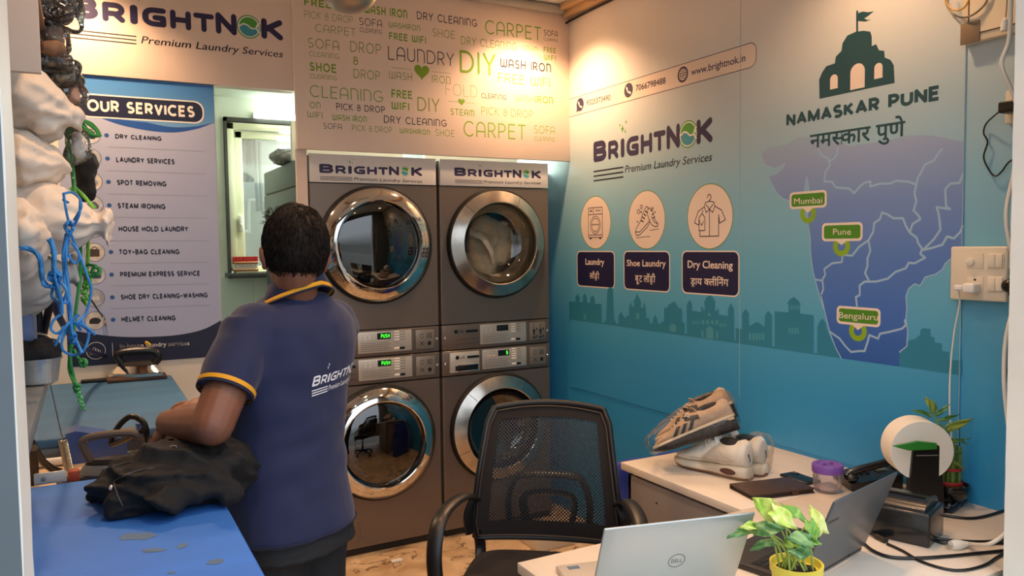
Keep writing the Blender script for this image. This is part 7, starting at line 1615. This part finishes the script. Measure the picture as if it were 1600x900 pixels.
# loose white cable and plug
wq = at(1490, 858); pg = thing('cable_plug', 'white cable plug lying on the desk beside the jamb', 'plug', wq)
ax_ = (at(1515, 856)-wq).normalized(); q = UPV*.011
MB().tube([wq-ax_*.008+q, wq+ax_*.004+q, wq+ax_*.02+q, wq+ax_*.032+q, wq+ax_*.045+q], [.012, .015, .013, .009, .006], 12).build('plug_body', pm('plug_white', '#e6e0d2', .35), pg); m_ = MB()
sd2 = UPV.cross(ax_)
for s in (-1, 0, 1): m_.tube([wq-ax_*.008+q+sd2*.006*s, wq-ax_*.022+q+sd2*.006*s], .0022, 8)
m_.build('plug_pin', CHROME, pg)
WCB = pm('cable_white', '#dcd4c6', .45, var=.03)
cp = [oD(1580, -20, 1.95), oD(1577, 60, 1.95), oD(1565, 100, 1.95), oD(1580, 140, 1.95), oD(1591, 180, 1.95), oD(1586, 260, 1.95), oD(1572, 340, 1.95), oD(1588, 430, 1.95), oD(1585, 470, 1.95), oD(1572, 530, 1.95), oD(1569, 590, 1.95), oD(1574, 650, 1.95), oD(1584, 720, 1.95), oD(1588, 800, 1.95), oD(1572, 832, 1.96), oD(1545, 850, 1.98), wq+ax_*.045+q]
tag(MB().tube(spl(cp, 6), .0052, 10).build('white_cable', WCB), 'thick white cable hanging down the right jamb to the desk', 'cable')
# ---- right wall fittings
IV = pm('ivory_plastic', '#e9dcc6', .35, var=.02); IV2 = pm('ivory_switch', '#efe4d0', .3, var=.02)
y0_, y1_, z0_, z1_ = 1.503, 1.33, 1.367, 1.532
sb = thing('switchboard', 'ivory switchboard with sockets and switches on the mural wall', 'switchboard', (WX, 1.42, z0_))
MB().box(WX-.042, y1_, z0_, WX-.001, y0_, z1_, .006, 3).build('board_box', IV, sb)
BBX = lambda ya, yb, za, zb, d0, d1, bev=.0015: MB().box(WX-d1, min(ya, yb), za, WX-d0, max(ya, yb), zb, bev)
def wy(px, py): p = oX(px, py, WX-.044); return p.y, p.z
def cell(x0, yt, x1, yb): a = wy(x0, yt); b = wy(x1, yb); return a[0], b[0], b[1], a[1]
for (x0, yt, x1, yb) in ((1511, 395, 1536, 420), (1543, 395, 1569, 420), (1577, 395, 1598, 420), (1511, 431, 1536, 456), (1543, 431, 1569, 457), (1577, 431, 1598, 457)):
    a, b, za, zb = cell(x0, yt, x1, yb); BBX(a, b, za, zb, .040, .0445).build('module_frame', IV, sb)
for (x0, yt, x1, yb) in ((1545, 397, 1555.5, 418), (1556.5, 397, 1567, 418), (1545, 433, 1555.5, 455), (1556.5, 433, 1567, 455)):
    a, b, za, zb = cell(x0, yt, x1, yb); BBX(a, b, za, zb, .042, .049, .002).build('rocker_switch', IV2, sb)
a, zz = wy(1517, 409); MB().lathe([(.013, 0), (.012, .008), (.008, .010), (.0005, .010)], 20, frame((WX-.044, a, zz), (0, 1, 0), (0, 0, 1), (-1, 0, 0)) if False else TM((WX-.044, a, zz), ry=-PI/2)).build('dimmer_knob', IV2, sb)
a, zz = wy(1523.5, 437); m_ = MB(); m_.lathe([(.0035, 0), (.0035, .001), (.0005, .0012)], 12, TM((WX-.0445, a, zz), ry=-PI/2)); m_.build('socket_hole', BLK, sb)
a, zz = wy(1522, 449); chg = thing('phone_charger', 'white phone charger plugged into the switchboard', 'charger', (WX-.045, a, zz))
MB().box(WX-.085, a-.024, zz-.016, WX-.0455, a+.014, zz+.014, .007, 3).build('charger_body', WHT, chg); MB().box(WX-.085, a+.014, zz-.009, WX-.066, a+.040, zz+.007, .004, 3).build('cable_plug', WHT, chg)
e0 = Vector((WX-.076, a+.03, zz-.008)); 
tag(MB().tube(spl([e0+Vector((0, 0, .004)), oX(1499, 475, WX-.05), oX(1491, 520, WX-.045), oX(1485, 580, WX-.045), oX(1484, 640, WX-.05), oX(1487, 690, WX-.05), oX(1483, 740, WX-.06), oX(1474, 776, WX-.075)], 7), .0027, 8).build('charging_cable', pm('cable_bright', '#e8e4dc', .4)), 'thin white charging cable hanging from the switchboard to the bamboo', 'cable')
a, zz = wy(1585, 446); bp_ = thing('black_plug', 'black power plug in the switchboard next to the jamb', 'plug', (WX-.045, a, zz))
MB().lathe([(.022, 0), (.023, .012), (.018, .035), (.010, .042), (.0005, .043)], 20, TM((WX-.0452, a, zz), ry=-PI/2)).build('plug_body', BLK, bp_)
tag(MB().tube(spl([Vector((WX-.075, a, zz-.01)), oX(1580, 475, WX-.05), oX(1573, 530, WX-.03), oX(1572, 580, WX-.03), oX(1580, 610, WX-.03), oX(1590, 640, WX-.03)], 6), .004, 8).build('black_cable', BLK), 'black cable dropping from the black plug along the wall', 'cable')
# upper socket with adapter
pA_, pB_ = oX(1571, 142, WX-.02), oX(1571, 194, WX-.02)
us_ = thing('wall_socket', 'ivory wall socket high on the right beside the jamb', 'socket', (WX, 1.36, pB_.z)); MB().box(WX-.022, pA_.y-.10, pB_.z, WX-.001, pA_.y, pA_.z, .005, 3).build('socket_plate', IV, us_); MB().box(WX-.025, pA_.y-.06, pB_.z+.07, WX-.021, pA_.y-.03, pB_.z+.085, .001).build('socket_switch', IV2, us_)
pC, pD = oX(1563, 160, WX-.06), oX(1563, 178, WX-.06); ad = MB().box(WX-.075, pC.y-.085, pD.z, WX-.0225, pC.y, pC.z, .006, 3).build('power_adapter', BLK, base=(WX-.05, pC.y-.04, pD.z)); tag(ad, 'black power adapter plugged into the upper wall socket', 'adapter')
tag(MB().tube(spl([Vector((WX-.05, pC.y-.004, (pC.z+pD.z)/2)), oX(1550, 184, WX-.03), oX(1540, 195, WX-.012), oX(1537, 208, WX-.012), oX(1543, 222, WX-.012), oX(1537, 245, WX-.012), oX(1545, 265, WX-.012), oX(1555, 275, WX-.012), oX(1565, 268, WX-.012), oX(1578, 252, WX-.012), oX(1600, 244, WX-.012)], 7), .0024, 8).build('adapter_cable', BLK), 'thin black cable looping down from the power adapter', 'cable')
# framed panel at the top right
qa = oX(1502, 70, WX-.03); dbx = thing('wall_panel', 'cream framed board with brown corner cap at the top right of the mural', 'board', (WX, 1.3, qa.z))
MB().box(WX-.03, 1.0, qa.z, WX-.001, qa.y, CZ-.02, .004).build('panel_frame', pm('panel_cream', '#ecd9ba', .45), dbx)
qb = oX(1514, 54, WX-.031); MB().box(WX-.0315, 1.02, qb.z, WX-.0305, qb.y, CZ-.05).build('panel_face', pm('panel_face', '#f0dfc2', .4), dbx)
MB().box(WX-.033, 1.02, qb.z-.0028, WX-.0306, qb.y+.003, qb.z).box(WX-.033, qb.y, qb.z, WX-.0306, qb.y+.0028, CZ-.05).build('panel_groove', pm('groove_dark', '#4a3a2a', .6), dbx)
MB().box(WX-.034, qa.y-.058, qa.z-.002, WX-.028, qa.y+.002, qa.z+.062, .002).build('corner_cap', pm('cap_brown', '#8a745c', .5), dbx)
tag(MB().tube(spl([oX(1476, -20, WX-.04), oX(1480, 5, WX-.04), oX(1492, 16, WX-.05), oX(1506, 12, WX-.06), oX(1516, -4, WX-.06), oX(1520, -20, WX-.06)], 6), .0028, 8).build('yellow_cable', pm('cable_yellow', '#cf9a3c', .45)), 'yellow cable loop at the top of the cream framed board', 'cable')
tag(MB().tube(spl([oX(1476, -10, WX-.012), oX(1482, 14, WX-.012), oX(1500, 27, WX-.034), oX(1520, 23, WX-.04), oX(1540, 5, WX-.04), oX(1546, -20, WX-.04)], 6), .003, 8).build('grey_cable', pm('cable_grey', '#8d8577', .5)), 'grey cable loop crossing the corner of the cream framed board', 'cable')
pu = oX(1571, 38, WX-.05); pcs = thing('pull_switch', 'small white pull switch hanging by its cord in front of the cream board', 'switch', pu)
MB().lathe([(.0005, -.018), (.012, -.018), (.013, -.012), (.010, .012), (.004, .018), (.0005, .019)], 18, TM(pu)).build('switch_bob', WHT, pcs); MB().tube([pu+UPV*.018, oX(1573, 10, WX-.05), oX(1575, -25, WX-.05)], .0018, 6).build('switch_cord', pm('cable_grey', '#8d8577'), pcs)

# ================================================================== CEILING FAN AND DOWNLIGHTS
fc = oD(546, 0, 2.85); FC = Vector((fc.x, fc.y, 0)); FZ_ = oD(546, 19, 2.85).z
fan = thing('ceiling_fan', 'ceiling fan with pale metal hub at the top of the picture', 'fan', (FC.x, FC.y, FZ_))
FANM = pm('fan_metal', '#b7aa98', .28, metal=.6, var=.03)
MB().lathe([(.0005, 0), (.03, .002), (.06, .012), (.085, .030), (.098, .05), (.100, .062), (.06, .072), (.05, .16), (.07, .20), (.11, .23), (.11, .32), (.08, .35), (.02, .355)], 48, TM((FC.x, FC.y, FZ_)), cap=False).build('hub', FANM, fan)
MB().tube([(FC.x, FC.y, FZ_+.34), (FC.x, FC.y, CZ-.04)], .013, 12).lathe([(.013, CZ-.08-FZ_), (.05, CZ-.03-FZ_), (.055, CZ-.001-FZ_)], 24, TM((FC.x, FC.y, FZ_)), cap=False).build('downrod', FANM, fan)
for k in range(3):
    a = math.radians(90-28.5-72+120*k); d = Vector((math.cos(a), math.sin(a), 0)); w = UPV.cross(d); Mx = frame((FC.x, FC.y, FZ_+.30), d, w, UPV); m = MB()
    m.loft([[Mx @ Vector((x, y, z+.10*y)) for y, z in ((-hw, -.002), (hw, -.002), (hw, .002), (-hw, .002))] for x, hw in ((.17, .045), (.2, .06), (.4, .066), (.56, .06), (.60, .04))]); m.tube([Mx @ Vector((.08, 0, 0)), Mx @ Vector((.2, 0, 0))], (.02, .004), 8, flat=(0, 0, 1)); m.build('blade', pm('fan_blade', '#a08d7c', .45), fan)
GLOWM = pm('lamp_glow', '#ffd9a0', .4, emit=18, var=0)
def downlight(x, y, power, label, spot=math.radians(125), rot=(0, 0, 0), bl=.8):
    t = thing('downlight', label, 'ceiling light', (x, y, CZ-.05), group='round downlights in the ceiling')
    MB().lathe([(.055, .0), (.06, .002), (.062, .05), (.050, .05), (.045, .012), (.045, 0), (.055, 0)], 32, TM((x, y, CZ-.0502)), cap=False).build('lamp_ring', FANM, t)
    MB().lathe([(.0005, .006), (.045, .006)], 24, TM((x, y, CZ-.05)), cap=False).build('lamp_lens', GLOWM, t)
    l = lamp('downlight_lamp', 'SPOT', (x, y, CZ-.055), power, LAMP_W, .045, rot, spot, bl); return t
DLS = [(2.10, 3.50, 100, 'round warm downlight over the word sign'), (-.03, 3.50, 115, 'round warm downlight over the shop banner'), (2.08, 1.75, 34, 'round warm downlight over the side desk'), (1.0, 2.55, 42, 'round warm downlight in front of the machines'), (1.1, 1.5, 42, 'round warm downlight over the front desk'), (.22, 1.42, 40, 'round warm downlight over the ironing tables')]
for d_ in DLS: downlight(*d_)

# ================================================================== FAR ROOM
tube0 = oY(401, 180, 5.15); t_l = thing('tube_light', 'white tube light glowing on the far room beam', 'tube light', (tube0.x+.6, FYW, tube0.z))
MB().tube([(tube0.x, 5.14, tube0.z), (tube0.x+1.2, 5.14, tube0.z)], .018, 16).build('glow_tube', pm('tube_glow', '#f4fff4', .4, emit=14, var=0), t_l); MB().box(tube0.x-.02, 5.158, tube0.z-.02, tube0.x+1.22, FYW-.001, tube0.z+.02, .004).build('tube_batten', white_pt, t_l)
lamp('tube_lamp', 'AREA', (tube0.x+.6, 5.09, tube0.z-.03), 75, (.86, 1.0, .90), .9, (math.radians(-35), 0, 0))
STH = 1.052
m_ = MB(); c = oY(446, 236, 4.4); m_.ball((c.x+.03, 4.40, STH+.99), (.085, .09, .045), 18); s_ = voxel(m_, .006, 2); displace(s_, lambda p, n: .016*noise.noise(p*26)); pk = s_.build('wrapped_bundle', pm('grey_bundle', '#7d7972', .7, var=.4, vscale=25), base=(c.x, 4.40, STH+.95), sharp=None); tag(pk, 'crumpled bundle in clear plastic on top of the left dryer, seen through the opening', 'bundle')
s2 = MB(); s2.ball((c.x+.02, 4.40, STH+1.0), (.105, .1, .055), 18); displace(s2, lambda p, n: .02*noise.noise(p*30)); s2.build('plastic_film', PLAST, pk, sharp=60)
def brush(label, z, mat, x0, flipz):
    p = oY(x0, 412, FYW-.11); t = thing('scrub_brush', label, 'brush', (p.x+.08, FYW-.1, z)); w = .15
    m = MB(); rnd = random.Random(3)
    for i in range(16):
        for j in range(5): x, y = p.x+.006+.0092*i, FYW-.125+.012*j; m.tube([(x, y, z+.012 if not flipz else z+.03), (x+rnd.uniform(-.002, .002), y+rnd.uniform(-.002, .002), z+.045 if not flipz else z)], .0035, 5)
    m.build('bristles', mat, t); MB().box(p.x, FYW-.135, z if not flipz else z+.028, p.x+w, FYW-.07, z+.014 if not flipz else z+.042, .006, 3).build('brush_back', pm('brush_wood', '#a56a3c', .5) if not flipz else pm('brush_black', '#26211f', .5), t)
SZ_ = WZ0+.012
brush('white bristled scrub brush on the far window sill, under the red one', SZ_, pm('bristle_white', '#ece6dc', .7), 364, False)
brush('red bristled scrub brush stacked on the white one on the far sill', SZ_+.045, pm('bristle_red', '#c7342f', .7), 364, False)
# clothes hanging outside the far window
for x0, y0_, x1, y1_, c, lab in ((372, 215, 402, 285, '#4a5258', 'dark shirt hanging outside the far window'), (396, 220, 412, 330, '#8f9694', 'grey cloth hanging outside the far window')):
    a = oY(x0, y0_, 6.0); b = oY(x1, y1_, 6.0); m = MB(); m.grid(lambda s, t_: Vector((a.x+(b.x-a.x)*s*(1-.1*t_), 6.0+.03*math.sin(s*14)+.02*math.sin(t_*5), a.z+(b.z-a.z)*t_)), 16, 12)
    o = m.build('hanging_clothes', pm('cloth'+c[1:], c, .85, var=.1), base=((a.x+b.x)/2, 6.0, b.z), sharp=None); o.modifiers.new('thick', 'SOLIDIFY').thickness = .006; tag(o, lab, 'clothes')
ra = oY(372, 213, 6.0); rl = thing('clothes_rail', 'thin rail outside the far window holding the hanging clothes', 'rail', (ra.x+.2, 6.0, ra.z)); MB().tube([(ra.x-.3, 6.0, ra.z), (ra.x+1.2, 6.0, ra.z)], .008, 8).build('rail_bar', GREYM, rl); MB().tube([(ra.x-.28, 6.0, ra.z), (ra.x-.28, 6.3, ra.z)], .008, 8).tube([(ra.x+1.1, 6.0, ra.z), (ra.x+1.1, 6.3, ra.z)], .008, 8).build('rail_bracket', GREYM, rl)
# ---- on the floor
p = oZ(619, 878, 0); m_ = MB(); m_.box(p.x-.025, p.y-.012, 0, p.x+.03, p.y+.012, .012, .004); displace(m_, lambda q, n: .004*noise.noise(q*60)); tag(m_.build('paper_scrap', white_pt, base=(p.x, p.y, 0)), 'small white paper scrap on the floor before the machines', 'scrap')
p = oZ(880, 856, 0); p2 = Vector((1.85, 2.78, 0))
bg_ = thing('carrier_bag', 'blue printed carrier bag standing on the floor behind the side desk', 'bag', (2.02, 2.60, 0))
m_ = MB(); m_.loft([[Vector((2.04+a*k, 2.58+b*k2, z)) for a, b in ((-.20, -.09), (.20, -.09), (.20, .09), (-.20, .09))] for z, k, k2 in ((0, .9, .9), (.2, 1, 1), (.5, .98, .6), (.66, .95, .2))]); s_ = voxel(m_, .012, 3); displace(s_, lambda p, n: .012*noise.noise(p*12)); s_.build('bag_body', pm('bag_blue', '#2c3e9a', .5, var=.3, vscale=6), bg_, sharp=None)
m_ = MB(); m_.poly([Vector((1.90+.2*a, 2.4735-.0, .42+.16*b)) for a, b in ((0, .2), (.5, .6), (1, .1), (.9, -.4), (.3, -.3))]); m_.build('bag_print', pm('bag_lime', '#8fbf3f', .5), bg_)
bx = oZ(875, 856, .0); tag(MB().box(bx.x-.13, bx.y, 0, bx.x+.09, bx.y+.2, .07, .003).build('carton', pm('carton_pale', '#d8cdb9', .6), base=(bx.x, bx.y+.1, 0)), 'low pale carton on the floor under the chair back', 'carton')
